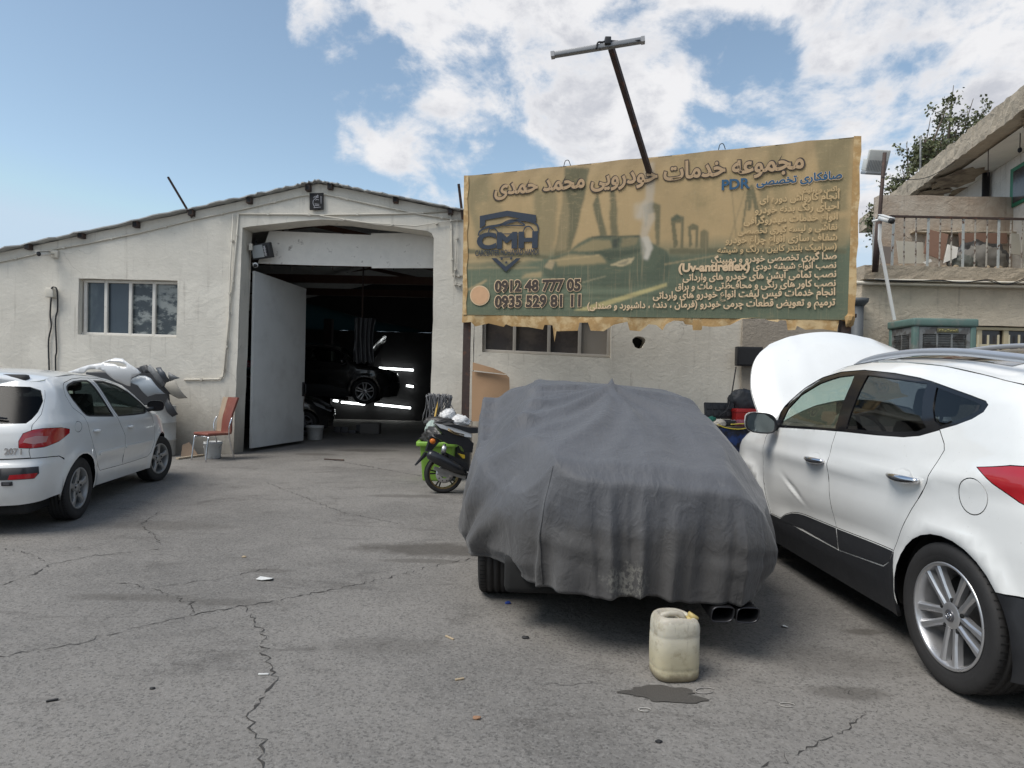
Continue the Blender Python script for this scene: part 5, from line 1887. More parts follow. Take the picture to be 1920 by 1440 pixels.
    if style == 'five_double':                  # slanted letter mark in an oval
        N_ = 20
        cp.tube([M @ Vector((.021 * math.cos(2 * PI * i / N_), .015 * math.sin(2 * PI * i / N_), h * .80 + .001)) for i in range(N_)], .0022, 5, mi=1, closed=True)
        for a, b in (((-.011, -.009), (-.005, .009)), ((.005, -.009), (.011, .009)), ((-.008, -.002), (.008, .002))):
            cp.tube([M @ Vector((a[0], a[1], h * .80 + .001)), M @ Vector((b[0], b[1], h * .80 + .001))], .0026, 5, mi=1)
    cp.build('hub_cap', [mat_capgrey, mat_chrome], ho)
    return ho


def carpaint(name, col, rough=.32, coat=.9, dust=.10):
    m = bpy.data.materials.new(name)
    m.use_nodes = True
    t = NT(m.node_tree)
    b = m.node_tree.nodes['Principled BSDF']
    p = t.n('ShaderNodeTexCoord').outputs['Object']
    c = t.mix(t.m('MULTIPLY', t.ramp(t.noise(p, 2.2, 7, .65), .4, .75), dust), rgb(col), (.36, .32, .27, 1))
    z = t.n('ShaderNodeSeparateXYZ', i={0: p}).outputs[2]
    low = t.m('MULTIPLY', t.ramp(t.m('ADD', z, t.m('MULTIPLY', t.noise(p, 5, 6, .7), .35)), .75, .30), dust * 2.2)
    c = t.mix(low, c, (.30, .26, .21, 1))
    sp = t.m('MULTIPLY', t.ramp(t.noise(p, 70, 2, .5), .70, .78), dust * 2)
    c = t.mix(sp, c, (.2, .17, .14, 1))
    t.put(b, 'Base Color', c)
    t.put(b, 'Roughness', t.m('MULTIPLY_ADD', t.noise(p, 4, 5), .18, rough - .09))
    b.inputs['Coat Weight'].default_value = coat
    t.put(b, 'Coat Roughness', t.m('MULTIPLY_ADD', t.noise(p, 3, 5), .10, .015))
    return m


M_paintw = carpaint('white_car_paint', (.82, .825, .81))
M_paintk = carpaint('black_car_paint', (.006, .006, .007), .3, 1.0, .05)
M_trim = mat('black_trim', (.018, .019, .022), .42, var=.15, vs=12)
M_clad = mat('black_cladding', (.022, .023, .026), .55, var=.2, vs=9, bump=.1, bs=300)
M_gloss = mat('gloss_black', (.008, .008, .01), .12, var=.1, vs=6)
M_under = mat('underbody', (.012, .012, .012), .9, var=.3, vs=9)
M_seat = mat('dark_seat', (.035, .034, .034), .8, var=.2, vs=14)
M_dash = mat('dash_grey', (.03, .03, .033), .6, var=.15, vs=9)
M_glassT = glassm('side_glass', (.70, .80, .74), .015, .92)
M_glassR = glassm('dark_rear_glass', (.10, .11, .125), .25, .35, .016)
M_glassD = glassm('privacy_glass', (.26, .28, .31), .015, .55)
M_glassW = glassm('windscreen_glass', (.70, .80, .76), .015, .85)
M_lampR = mat('red_lamp', (.42, .012, .018), .12, var=.08, vs=20, coat=1.0)
M_lampW = mat('clear_lamp', (.42, .44, .46), .12, .3, .1, 15, coat=1.0)
M_tyre = mat('tyre_rubber', (.022, .021, .021), .75, var=.25, vs=14, bump=.15, bs=120)
M_tyre2 = mat('tyre_groove', (.008, .008, .008), .9, var=0)
mat_alloy = mat('alloy_rim', (.56, .56, .57), .30, .75, .12, 9)
mat_alloy2 = mat('dusty_alloy', (.36, .355, .345), .45, .5, .2, 9)
mat_brake = mat('brake_disc', (.10, .095, .09), .5, .6, .2, 20)
mat_chrome = mat('chrome', (.72, .72, .74), .10, 1.0, .05)
mat_capgrey = mat('cap_grey_dark', (.12, .12, .13), .3, .5, .1)
M_railS = mat('satin_rail', (.50, .53, .58), .35, .6, .06, 5)
M_mirrorg = mat('mirror_glass', (.30, .34, .34), .02, 1.0, 0)
M_sunroof = mat('sunroof_glass', (.03, .028, .026), .06, var=0, coat=1.0)


def cabin(parent, zf, xf, xr, w, zbelt, wheelside, lod=0):
    """floor, seats, dashboard and steering wheel seen through the glass"""
    b = MB()
    b.box((xr, -w, zf), (xf + .35, w, zf + .03))
    b.box((xf, -w, zf), (xf + .5, w, zbelt - .06), bev=.08)
    b.box((xr - .03, -w, zf), (xr, w, zbelt - .12))
    for s_ in (-1, 1):
        b.box((xr, s_ * w - .02, zf), (xf, s_ * w + .02, zbelt - .08), bev=.01)
    b.build('dashboard', M_dash, parent)
    for k, (x, y, wd) in enumerate(((xf - .75, .36, .48), (xf - .75, -.36, .48), (xr + .28, 0, 1.2))):
        s = MB()
        s.box((x - .1, y - wd / 2, zf + .1), (x + .42, y + wd / 2, zf + .34), bev=.06)
        R = Matrix.Translation((x - .08, y, zf + .25)) @ Matrix.Rotation(math.radians(-17), 4, 'Y')
        s.box((-.07, -wd / 2 + .02, 0), (.07, wd / 2 - .02, .58), bev=.06, M=R)
        for yy in ((0,) if wd < .6 else (-.36, .36)):
            s.box((-.05, yy - .13, .62), (.05, yy + .13, .80), bev=.045, M=R)
            for q in (-.05, .05):
                s.box((-.008, yy + q - .006, .55), (.008, yy + q + .006, .64), M=R)
        s.build('seat', M_seat, parent)
    st = MB()
    c = Vector((xf - .18, wheelside * .36, zbelt - .02))
    R = Matrix.Translation(c) @ Matrix.Rotation(math.radians(-62), 4, 'Y')
    st.tube([R @ Vector((.185 * math.cos(a), .185 * math.sin(a), 0)) for a in [2 * PI * k / 24 for k in range(24)]], .016, 8, closed=True)
    st.lathe([(.06, -.02), (.055, .02), (0, .025)], R, 14)
    for a in (0, PI, -PI / 2):
        st.beam(R @ Vector((.03 * math.cos(a + PI / 2), .03 * math.sin(a + PI / 2), 0)), R @ Vector((.18 * math.cos(a + PI / 2), .18 * math.sin(a + PI / 2), 0)), .03, .015)
    st.build('steering_wheel', M_trim, parent)


def underbody(parent, x0, x1, z0, z1, w, wheels, r):
    u = MB()
    u.box((x0, -w + .12, z0), (x1, w - .12, z1), bev=.03)
    for wx in wheels:
        for s_ in (-1, 1):                        # wheel-house liners
            M = Matrix(((1, 0, 0, wx), (0, 0, -s_, s_ * (w - .012)), (0, 1, 0, r), (0, 0, 0, 1)))
            pr = [(r + .055, .0), (r + .055, .24), (0.02, .24)]
            u.lathe(pr, M, 30, arc=PI)
    u.build('underbody', M_under, parent)


def place(root, X, Y, a, z=0.0):
    root.matrix_basis = Matrix.Translation((X, Y, z)) @ Matrix.Rotation(PI / 2 - a, 4, 'Z')


# ---- the white crossover -------------------------------------------------
SUV_PLAN = [(3.52, 0), (3.49, .38), (3.36, .66), (3.12, .82), (2.75, .895), (2.2, .91), (1.2, .915), (.3, .91), (-.25, .885), (-.55, .845), (-.74, .74), (-.84, .55), (-.88, .28), (-.89, 0)]
SUV_SZ = ([.15, .35, .55, .75, .95, 1.08, 1.18, 1.30, 1.42, 1.52, 1.60, 1.68], [.93, .975, .992, 1.0, .995, .982, .957, .915, .862, .808, .755, .69])
SUV_TOPX = [-.85, -.62, -.4, -.23, -.12, .086, .43, .83, 1.2, 1.46, 1.70, 1.90, 2.06, 2.22, 2.45, 2.8, 3.15, 3.38, 3.55]
SUV_TOPZ = [1.33, 1.40, 1.448, 1.478, 1.503, 1.540, 1.592, 1.625, 1.635, 1.618, 1.565, 1.478, 1.370, 1.19, 1.095, 1.045, .965, .86, .78]


def arch(wx, wz, r, a0, a1, n=14):
    return [(wx + r * math.cos(math.radians(a0 + (a1 - a0) * k / n)), wz + r * math.sin(math.radians(a0 + (a1 - a0) * k / n))) for k in range(n + 1)]


def crossover(label, paint, hood_open=True, detail=True, group=None, name='parked_car', rail=True, cat='car'):
    W = thing(name, label, cat, group=group)
    wz = .355
    B = Body(SUV_PLAN, SUV_SZ, ((-.15, -.8), ([.2, .45, .62, .9, 1.0, 1.1, 1.42, 1.68], [.10, .0, .03, .05, .09, .13, .36, .52])), ((2.6, 3.5), ([.2, .5, .75, .9, 1.05, 1.2], [.10, .0, .04, .10, .30, .5])),
             (SUV_TOPX, SUV_TOPZ), [(0, wz), (2.64, wz)], .055, .022, .41,
             feat=[([-.7, -.35, .2, .75, 1.5, 2.2, 2.6], [1.09, 1.065, 1.01, .96, .935, .93, .95], [.0, .014, .020, .016, .014, .010, .0], .055), ([.2, .6, 1.8, 2.3], [.62, .59, .52, .50], [.0, -.02, -.02, .0], .09)])
    g = .055 if detail else .12
    dlo = [(2.092, 1.134), (2.085, 1.255), (2.03, 1.345), (1.906, 1.45), (1.684, 1.533), (1.448, 1.571), (1.155, 1.580), (.778, 1.555), (.505, 1.525), (.378, 1.504), (.185, 1.465), (.033, 1.434), (-.07, 1.411), (-.094, 1.393), (-.083, 1.36), (-.034, 1.325),
           (.054, 1.289), (.157, 1.258), (.294, 1.217), (.419, 1.199), (.666, 1.188), (1.015, 1.18), (1.355, 1.168), (1.832, 1.146)]
    fgl = [(2.02, 1.155), (1.985, 1.28), (1.862, 1.395), (1.648, 1.488), (1.423, 1.537), (1.226, 1.549), (1.203, 1.487), (1.186, 1.306), (1.165, 1.19), (1.509, 1.176), (1.85, 1.16)]
    rgl = [(1.061, 1.545), (.756, 1.522), (.416, 1.492), (.395, 1.42), (.330, 1.30), (.270, 1.262), (.323, 1.237), (.524, 1.216), (.786, 1.206), (1.038, 1.198), (1.045, 1.297), (1.055, 1.435)]
    qgl = [(.324, 1.474), (.172, 1.442), (.021, 1.412), (-.052, 1.391), (-.05, 1.376), (-.012, 1.344), (.065, 1.310), (.166, 1.276), (.225, 1.30), (.275, 1.36)]
    bseam = [(1.137, 1.172), (1.155, 1.04), (1.160, .95), (1.140, .776), (1.10, .58), (1.085, .545)]
    fdoor = [(2.10, 1.128), (2.20, 1.085), (2.255, 1.033), (2.274, .897), (2.255, .678), (2.19, .52), (2.13, .426), (1.944, .428), (1.86, .475), (1.755, .510), (1.65, .528), (1.534, .537), (1.255, .542)] + bseam[::-1] + [(1.355, 1.1645), (1.832, 1.1425)]
    rseam = [(.156, 1.255), (.092, 1.19), (.078, 1.157), (.104, 1.093), (.144, .984), (.27, .823), (.358, .689), (.432, .566)]
    rdoor = bseam + [(.724, .556), (.432, .562)] + rseam[::-1][1:] + [(.294, 1.2135), (.419, 1.1955), (.666, 1.1845), (1.015, 1.1765)]
    top = [(x, z) for x, z in zip(SUV_TOPX, SUV_TOPZ) if x >= -.62 and x <= 3.38]
    ra = .39
    farch, rarch = arch(2.64, wz, ra, 192, -14), arch(.01, wz - .005, ra, 146, -12)
    body = [('e', .62, 1.36)] + top + [('s', 3.42, .82), ('s', 3.38, .62)] + [('s', 3.2, .50), ('s', 3.10, .46)] + farch[::-1] + [('s', 2.17, .30), ('s', 2.16, .42), ('s', 1.9, .40), ('s', .9, .375), ('s', .46, .39)] + rarch[::-1] + [('s', -.42, .585), ('s', -.50, .592), ('e', .70, .60), ('e', .66, 1.05)]
    lamp = [('s', -.157, 1.105), ('s', -.33, 1.135), ('s', -.47, 1.145), ('e', .62, 1.13), ('e', .60, .93), ('s', -.50, .955), ('s', -.40, .985), ('s', -.27, 1.045)]
    fuel = [(-.155 + .085 * math.cos(a), .967 + .085 * math.sin(a)) for a in [2 * PI * k / 26 for k in range(26)]]
    mb = MB()
    panel(mb, B, body, [dlo, fdoor, rdoor, lamp] + ([fuel] if detail else []), .0022, g=g, lmi=1)
    # roof, hood and screens
    def edge(x, dz=0.0):
        z = float(np.interp(x, SUV_TOPX, SUV_TOPZ))
        q = B.qs(x, z)
        return B.P(q, z)
    rows = []
    for x, cx, cz in ((1.66, 1.86, 1.625), (1.46, 1.58, 1.672), (1.2, 1.26, 1.692), (.83, .85, 1.695), (.43, .43, 1.685), (.086, .06, 1.662), (-.12, -.18, 1.640), (-.40, -.50, 1.595), (-.55, -.66, 1.56)):
        e = edge(x)
        rows.append((e[0], e[1] - .002, e[2] + .001, cx, cz))
    loftdeck(mb, rows, 24)
    mb.build('body', [paint, M_gloss], W)
    if detail:
        mb = MB()
        rows2 = [(x * 1.0, y * .80, z + (zc - z) * .36 + .004, xc, zc + .006) for x, y, z, xc, zc in rows[1:6]]
        loftdeck(mb, rows2, 14)
        mb.build('sunroof', M_sunroof, W)
    mb = MB()                                     # windscreen, backlight
    e1, e2 = edge(1.66), edge(2.22)
    loftdeck(mb, [(2.22, e2[1] - .04, e2[2] - .02, 2.62, 1.12), (2.0, edge(2.0)[1] - .012, edge(2.0)[2] - .004, 2.27, 1.36), (1.69, e1[1] - .012, e1[2] - .004, 1.89, 1.615)], 18)
    mb.build('windscreen', M_glassW, W)
    mb = MB()
    panel(mb, B, [('e', .60, 1.10), ('e', .0, 1.08), ('e', .0, 1.46), ('e', .50, 1.42)], (), 0, .004, 0, g=.1)
    mb.build('rear_window', M_glassD, W)
    mb = MB()
    panel(mb, B, [('e', .66, 1.055), ('e', 0, 1.07), ('e', 0, .60), ('e', .69, .61), ('e', .59, .925), ('e', .61, 1.04)], (), .002, g=.1)
    panel(mb, B, [('e', .53, 1.42), ('e', 0, 1.47), ('e', 0, 1.53), ('e', .55, 1.40)], (), 0, g=.1)
    mb.build('tailgate', paint, W)
    mb = MB()
    panel(mb, B, arch(.01, wz - .005, ra, 205, 146) + [('s', -.42, .58), ('s', -.50, .588), ('e', .70, .595), ('e', 0, .595), ('e', 0, .26), ('e', .6, .25), ('s', -.5, .24), ('s', -.40, .20)], (), .002, g=.09)
    mb.build('rear_bumper', M_clad, W)
    mb = MB()
    panel(mb, B, [('s', 3.12, .45), ('s', 3.38, .62), ('n', .62, .62), ('n', 0, .62), ('n', 0, .22), ('n', .5, .22), ('s', 3.15, .25)], (), .002, g=.09)
    mb.build('front_bumper', M_clad, W)
    mb = MB()
    panel(mb, B, [('s', 3.39, .63), ('s', 3.42, .80), ('n', .62, .80), ('n', 0, .92), ('n', 0, .63)], (), .002, g=.09)
    mb.build('grille', M_gloss, W)
    for s_ in (1, -1):
        side = (s_,)
        mb = MB()
        dent = (lambda x, z: (.010 * np.exp(-((-(x - 1.70) * .40 + (z - .675)) / .010) ** 2) * np.exp(-((x - 1.70) / .13) ** 2) - .012 * np.exp(-((-(x - 1.70) * .40 + (z - .700)) / .026) ** 2) * np.exp(-((x - 1.70) / .14) ** 2))) if s_ == 1 and detail else None
        panel(mb, B, fdoor, (), .0025, g=.016 if dent else g, mirror=side, push=dent, lmi=1)
        seam(mb, B, fdoor, side)
        d1 = mb.build('door', [paint, M_gloss], W)
        if s_ == 1 and detail:
            d1['label'] = 'front door with a creased dent low in its skin'
        mb = MB()
        panel(mb, B, rdoor, (), .0025, g=g, mirror=side, lmi=1)
        seam(mb, B, rdoor, side)
        d2 = mb.build('door', [paint, M_gloss], W)
        mb = MB()
        panel(mb, B, dlo, [fgl, rgl, qgl], .001, .004, .012, g=g, mirror=side)
        dl_ = mb.build('window_frame', M_gloss, W)
        for gl, m, nm in ((fgl, M_glassT, 'window'), (rgl, M_glassD, 'window'), (qgl, M_glassD, 'window')):
            mb = MB()
            panel(mb, B, gl, (), -.003, .010, 0, g=g, mirror=side)
            mb.build('pane', m, dl_)
        mb = MB()
        panel(mb, B, lamp, (), .002, .001, .012, g=.04, mirror=side)
        mb.build('tail_lamp', M_lampR, W)
        mb = MB()                                  # sill cladding with the rear-door lower panel
        panel(mb, B, [(2.12, .42), (1.944, .423), (1.86, .47), (1.755, .505), (1.65, .523), (1.534, .532), (1.255, .537), (1.09, .541), (1.05, .46), (1.04, .415), (1.55, .43), (2.0, .40)], (), .002, -.004, .02, g=.06, mirror=side)
        panel(mb, B, [(1.078, .54), (.724, .551), (.432, .557), (.47, .49), (.53, .452), (1.03, .413), (1.045, .46)], (), .002, -.004, .02, g=.06, mirror=side)
        panel(mb, B, [(2.20, .20), (2.225, .30), (2.165, .415), (1.95, .420), (1.04, .408), (.53, .446), (.475, .483), (.425, .560), (.408, .50), (.402, .42), (.41, .28), (.42, .20)], (), .001, -.0025, .02, g=.05, mirror=side)
        mb.build('sill_cladding', M_clad, W)
        if detail:
            for x0, z0, x1, z1 in ((1.453, .958, 1.19, .963), (.45, .982, .19, .985)):
                mb = MB()
                n = 12
                for k in range(2):
                    pass
                P = []
                for i in range(n + 1):
                    t = i / n
                    x, z = x0 + (x1 - x0) * t, z0 + (z1 - z0) * t
                    y = B.P(B.qs(x, z), z)[1]
                    P.append(Vector((x, s_ * (y + .034 * math.sin(PI * min(1, max(0, t * .94 + .03))) ** .5), z - .004 * math.sin(PI * t))))
                mb.tube(P, [.012 + .010 * math.sin(PI * i / n) for i in range(n + 1)], 10)
                mb.build('handle', mat_chrome, d1 if x0 > 1 else d2)
                mb = MB()
                cx, cz = (x0 + x1) / 2 + .015, (z0 + z1) / 2 + .008
                panel(mb, B, [(cx + .085 * math.cos(a), cz + .045 * math.sin(a)) for a in [2 * PI * k / 20 for k in range(20)]], (), 0, -.0012, 0, g=.03, mirror=side, push=lambda x, z: -.012 * np.clip(1 - ((x - cx) / .08) ** 2 - ((z - cz) / .04) ** 2, 0, 1) ** 2)
                mb.build('handle_recess', paint, d1 if x0 > 1 else d2)
            mb = MB()
            panel(mb, B, fuel, (), .0028, .0, .012, g=.04, mirror=side)
            mb.build('fuel_flap', paint, W)
        # mirror: painted shell with black rim and glass facing rearwards
        mb = MB()
        c = Vector((2.02, s_ * 1.035, 1.165))
        RM = Matrix.Translation(c) @ Matrix.Rotation(math.radians(-8 * s_), 4, 'Z')
        for i, (xx, ww, hh) in enumerate(((.0, .118, .082), (.03, .120, .084), (.08, .105, .074), (.115, .070, .050), (.13, .02, .015))):
            ring = []
            for k in range(20):
                a = 2 * PI * k / 20
                ca, sa = math.cos(a), math.sin(a)
                ring.append(RM @ Vector((xx, ww * math.copysign(abs(ca) ** .65, ca), hh * math.copysign(abs(sa) ** .65, sa) + .012 * ca * s_)))
            if i == 0:
                rows_ = []
            rows_.append(ring + [ring[0]])
        mb.grid(rows_, flip=False)
        mb.tube([Vector((2.06, s_ * .95, 1.13)), Vector((2.07, s_ * .86, 1.15))], [.034, .045], 10, mi=1)
        mo = mb.build('mirror', [paint, M_trim], W)
        mb = MB()
        ring = lambda k_, xx: [RM @ Vector((xx, .118 * k_ * math.copysign(abs(math.cos(a)) ** .65, math.cos(a)), .082 * k_ * math.copysign(abs(math.sin(a)) ** .65, math.sin(a)) + .012 * k_ * math.cos(a) * s_)) for a in [2 * PI * k / 20 for k in range(20)]]
        mb.grid([r_ + [r_[0]] for r_ in (ring(1.01, .003), ring(1.02, -.012), ring(.90, -.014), ring(.87, -.004))])
        mb.build('mirror_rim', M_trim, mo)
        mb = MB()
        mb.add(ring(.89, -.008), [list(range(20))])
        mb.build('mirror_glass', M_mirrorg, mo)
        if rail:
            mb = MB()                              # roof rail
            P = []
            for x, zr_ in ((1.52, 1.622), (1.42, 1.650), (1.2, 1.676), (.85, 1.688), (.43, 1.672), (.0, 1.628), (-.2, 1.602), (-.42, 1.560), (-.55, 1.52)):
                e = edge(x)
                P.append((x, s_ * (e[1] - .075), zr_))
            P = catmull(P, 5)
            n = len(P)
            mb.tube(P, [.012 + .010 * min(1, 5 * min(i, n - 1 - i) / n) for i in range(n)], 10)
            for x0, x1 in ((1.50, 1.30), (-.12, -.50)):      # solid feet
                rows_ = []
                for t in np.linspace(0, 1, 7):
                    x = x0 + (x1 - x0) * t
                    e = edge(x)
                    i = min(range(n), key=lambda k: abs(P[k][0] - x))
                    rows_.append([Vector((x, s_ * (e[1] - .100), e[2] + .0)), Vector((x, s_ * (e[1] - .094), P[i][2])), Vector((x, s_ * (e[1] - .076), P[i][2])), Vector((x, s_ * (e[1] - .066), e[2] - .01))])
                mb.grid(rows_, flip=(s_ > 0) ^ (x0 > x1))
            mb.build('roof_rail', M_railS, W)
    # hood
    mb = MB()
    hrows = []
    for x, cx, cz in ((2.30, 2.62, 1.13), (2.5, 2.75, 1.115), (2.8, 2.98, 1.085), (3.1, 3.24, 1.02), (3.30, 3.44, .92)):
        z = float(np.interp(x, SUV_TOPX, SUV_TOPZ))
        q = B.qs(x, z)
        e = B.P(q, z)
        hrows.append((e[0], e[1] + .01 + .15 * max(0, min(x, 3.1) - 2.6) - .35 * max(0, x - 3.1), e[2] + .004, cx, cz))
    loftdeck(mb, hrows, 24, thick=.03)
    # border joining both skins
    R = catmull(hrows, 6)
    rim = []
    for c in (-1, 1):
        col_ = [Vector((r_[0], r_[1] * c, r_[2])) for r_ in R]
        mb.grid([col_, [p - Vector((0, 0, .03)) for p in col_]], flip=c > 0)
    for r_, f_ in ((R[0], False), (R[-1], True)):
        row = [Vector((r_[0] + (r_[3] - r_[0]) * (1 - c * c), r_[1] * c, r_[2] + (r_[4] - r_[2]) * (1 - c * c))) for c in np.linspace(-1, 1, 24)]
        mb.grid([row, [p - Vector((0, 0, .03)) for p in row]], flip=f_)
    for k_, v in enumerate(mb.v):                    # pressed creases and the folded-down side edges
        ay = abs(v[1])
        mb.v[k_] = (v[0], v[1], v[2] + .012 * math.exp(-((ay - .40) / .035) ** 2) * (v[0] > 2.4) - .05 * max(0.0, ay - .70) / .1)
    if hood_open:
        hx, hz = 2.36, 1.13
        RH = Matrix.Translation((hx, 0, hz)) @ Matrix.Rotation(math.radians(-HOOD_ANG), 4, 'Y') @ Matrix.Translation((-hx, 0, -hz))
        mb.v = [tuple(RH @ Vector(v)) for v in mb.v]
    hood = mb.build('hood', paint, W)
    if hood_open:
        hood['label'] = 'raised hood'
        mb = MB()
        mb.tube([Vector((2.95, .62, 1.02)), RH @ Vector((3.05, .5, 1.04))], .008, 6)
        mb.build('hood_prop', M_trim, W)
        mb = MB()
        mb.box((2.55, -.72, .70), (3.36, .72, .86), bev=.05)
        mb.box((2.7, -.35, .86), (3.2, .3, .97), bev=.05)
        mb.box((2.9, .42, .86), (3.15, .65, 1.0), bev=.03)
        mb.build('engine', M_under, W)
    underbody(W, -.75, 3.3, .20, .50, .86, (0, 2.64), .355)
    cabin(W, .45, 1.95, -.35, .70, 1.12, 1)
    for wx, st in ((0, 0), (2.64, 0)):
        for s_ in (1, -1):
            wheel(W, wx, s_ * .79, .355, .225, .252, 'five_double', (M_tyre, mat_alloy, mat_brake, M_tyre2), st)
    return W, B


HOOD_ANG = 62
suv, BS = crossover('white crossover with its bonnet raised and a dented front door, at right', M_paintw)
place(suv, 3.045, 3.248, -.014)
# ---- the small hatchback ---------------------------------------------------
H_PLAN = [(3.24, 0), (3.20, .35), (3.08, .58), (2.85, .735), (2.45, .815), (1.8, .842), (.9, .846), (.2, .842), (-.25, .833), (-.50, .808), (-.66, .765), (-.745, .665), (-.782, .46), (-.795, 0)]
H_SZ = ([.2, .4, .6, .75, .9, .97, 1.1, 1.25, 1.36, 1.45], [.93, .975, 1.0, 1.0, .985, .965, .905, .832, .765, .70])
H_TX = [-.60, -.45, -.29, .07, .45, .88, 1.19, 1.57, 1.77, 1.966, 2.08, 2.29, 2.57, 2.9, 3.05, 3.2]
H_TZ = [1.26, 1.315, 1.352, 1.402, 1.420, 1.404, 1.378, 1.300, 1.200, 1.072, .992, .972, .885, .745, .66, .60]


def hatch(label, paint, group=None, name='parked_car', steer=0.0, rimm=None, full=True):
    W = thing(name, label, 'car', group=group)
    wr = .305
    B = Body(H_PLAN, H_SZ, ((-.05, -.72), ([.2, .35, .5, .60, .64, .80, .92, .98, 1.35, 1.45], [.08, .03, .0, .01, .045, .05, .07, .10, .42, .52])),
             ((2.3, 3.2), ([.2, .45, .65, .80, .9, 1.0], [.08, .0, .04, .20, .40, .55])), (H_TX, H_TZ), [(0, wr), (2.443, wr)], .05, .018, .355,
             feat=[([-.7, -.4, 2.0, 2.4], [.975, .965, .90, .89], [.0, .010, .010, .0], .05), ([.2, .5, 1.8, 2.1], [.47, .47, .45, .45], [0, -.014, -.014, 0], .07)])
    g = .05 if full else .10
    rw = [(.015, 1.274), (.04, 1.300), (.098, 1.323), (.259, 1.352), (.45, 1.362), (.586, 1.362), (.630, 1.340), (.671, 1.285), (.746, 1.140), (.815, .985), (.803, .967), (.235, 1.002), (.18, 1.015), (.136, 1.05), (.042, 1.172), (.012, 1.24)]
    fw_ = [(.755, 1.357), (1.003, 1.352), (1.295, 1.300), (1.537, 1.213), (1.766, 1.098), (1.90, 1.020), (1.89, .965), (1.783, .947), (1.411, .949), (.94, .962), (.882, 1.064), (.80, 1.243)]
    bs = [(.672, 1.386), (.745, 1.26), (.815, 1.11), (.878, .975), (.935, .90), (1.03, .81), (1.095, .727), (1.11, .59), (1.11, .395)]
    rear_edge = [(-.045, 1.275), (-.068, 1.219), (-.03, 1.101), (.105, 1.022), (.14, .931), (.20, .80), (.270, .66), (.345, .549), (.486, .412)]
    rdoor = [(.053, 1.342), (.278, 1.377), (.50, 1.388)] + bs + rear_edge[::-1] + [(-.01, 1.315)]
    fdoor = bs[::-1] + [(.95, 1.378), (1.15, 1.352), (1.31, 1.326), (1.55, 1.236), (1.78, 1.122), (1.93, 1.030), (1.985, .945), (2.091, .834), (2.150, .714), (2.130, .561), (2.05, .43), (1.947, .387)]
    top = [(x, z) for x, z in zip(H_TX, H_TZ) if x >= -.45 and x <= 3.05]
    fa, ra_ = arch(2.443, wr, .352, 196, -16), arch(0, wr, .340, 196, -10)
    lamp = [('s', -.235, .905), ('s', -.24, .870), ('s', -.42, .806), ('s', -.60, .772), ('e', .70, .768), ('e', .62, .775), ('e', .615, .835), ('e', .64, .90), ('e', .70, .930), ('s', -.58, .938), ('s', -.36, .930)]
    hl = [('s', 2.62, .845), ('s', 2.75, .80), ('s', 2.93, .715), ('n', .66, .665), ('n', .52, .62), ('n', .55, .575), ('s', 3.02, .60), ('s', 2.90, .66), ('s', 2.72, .735)]
    fuel = [(-.062 + .072 * math.cos(a), .916 + .052 * math.sin(a)) for a in [2 * PI * k / 22 for k in range(22)]]
    body = [('e', .60, 1.30)] + top + [('s', 3.06, .54)] + [('s', 2.95, .50), ('s', 2.86, .50)] + [p for p in fa[::-1] if p[0] < 2.80] + [('s', 2.10, .22), ('s', .36, .26)] + ra_[::-1] + [('s', -.34, .64), ('s', -.42, .672), ('s', -.56, .680), ('e', .70, .682), ('e', .69, .74), ('e', .685, .97), ('e', .70, 1.06), ('e', .685, 1.20), ('e', .650, 1.27)]
    mb = MB()
    panel(mb, B, body, [rdoor, fdoor, lamp, fuel, hl], .0022, g=g, lmi=1)

    def edge(x):
        z = float(np.interp(x, H_TX, H_TZ))
        return B.P(B.qs(x, z), z)
    rows = []
    for x, cx, cz in ((1.50, 1.70, 1.385), (1.19, 1.32, 1.440), (.88, .95, 1.462), (.45, .46, 1.474), (.07, .04, 1.462), (-.29, -.36, 1.425), (-.44, -.56, 1.385)):
        e = edge(x)
        rows.append((e[0], e[1] - .002, e[2] + .001, cx, cz))
    loftdeck(mb, rows, 22)
    rows = []
    for x, cx, cz in ((2.06, 2.30, 1.005), (2.29, 2.50, .985), (2.57, 2.74, .930), (2.9, 3.00, .80), (3.02, 3.14, .70)):
        e = edge(x)
        rows.append((e[0], e[1] - .002, e[2] + .001, cx, cz))
    loftdeck(mb, rows, 22)
    mb.build('body', [paint, M_gloss], W)
    mb = MB()
    loftdeck(mb, [(2.06, edge(2.06)[1] - .03, edge(2.06)[2] - .01, 2.36, 1.0), (1.8, edge(1.8)[1] - .012, edge(1.8)[2] - .004, 2.04, 1.21), (1.52, edge(1.52)[1] - .012, edge(1.52)[2] - .004, 1.72, 1.376)], 16)
    mb.build('windscreen', M_glassW, W)
    gate = [('e', .685, .968), ('e', .69, .74), ('e', .70, .685), ('e', 0, .668), ('e', 0, 1.395), ('e', .57, 1.345), ('e', .650, 1.268), ('e', .685, 1.20), ('e', .70, 1.06)]
    glass = [('e', .64, .987), ('e', 0, .978), ('e', 0, 1.345), ('e', .50, 1.318), ('e', .615, 1.272), ('e', .664, 1.18), ('e', .675, 1.08), ('e', .662, 1.02)]
    mb = MB()
    panel(mb, B, gate, [glass, lamp], .0022, g=g)
    tg = mb.build('tailgate', paint, W)
    mb = MB()
    panel(mb, B, glass, (), .001, .005, 0, g=g)
    mb.build('rear_window', M_glassR, tg)
    mb = MB()
    P = [B.P(B.qe(y, z), z) for y, z in ((.0, 1.03), (.2, 1.042), (.36, 1.040), (.50, 1.028))]
    mb.tube([Vector((p[0] - .022, -p[1], p[2])) for p in P], [.016, .014, .012, .008], 8)
    mb.build('wiper', M_trim, tg)
    mb = MB()
    p = B.P(B.qe(.0, 1.37), 1.37)
    mb.box((p[0] - .03, -.16, p[2] - .015), (p[0] + .02, .16, p[2] + .012), bev=.008)
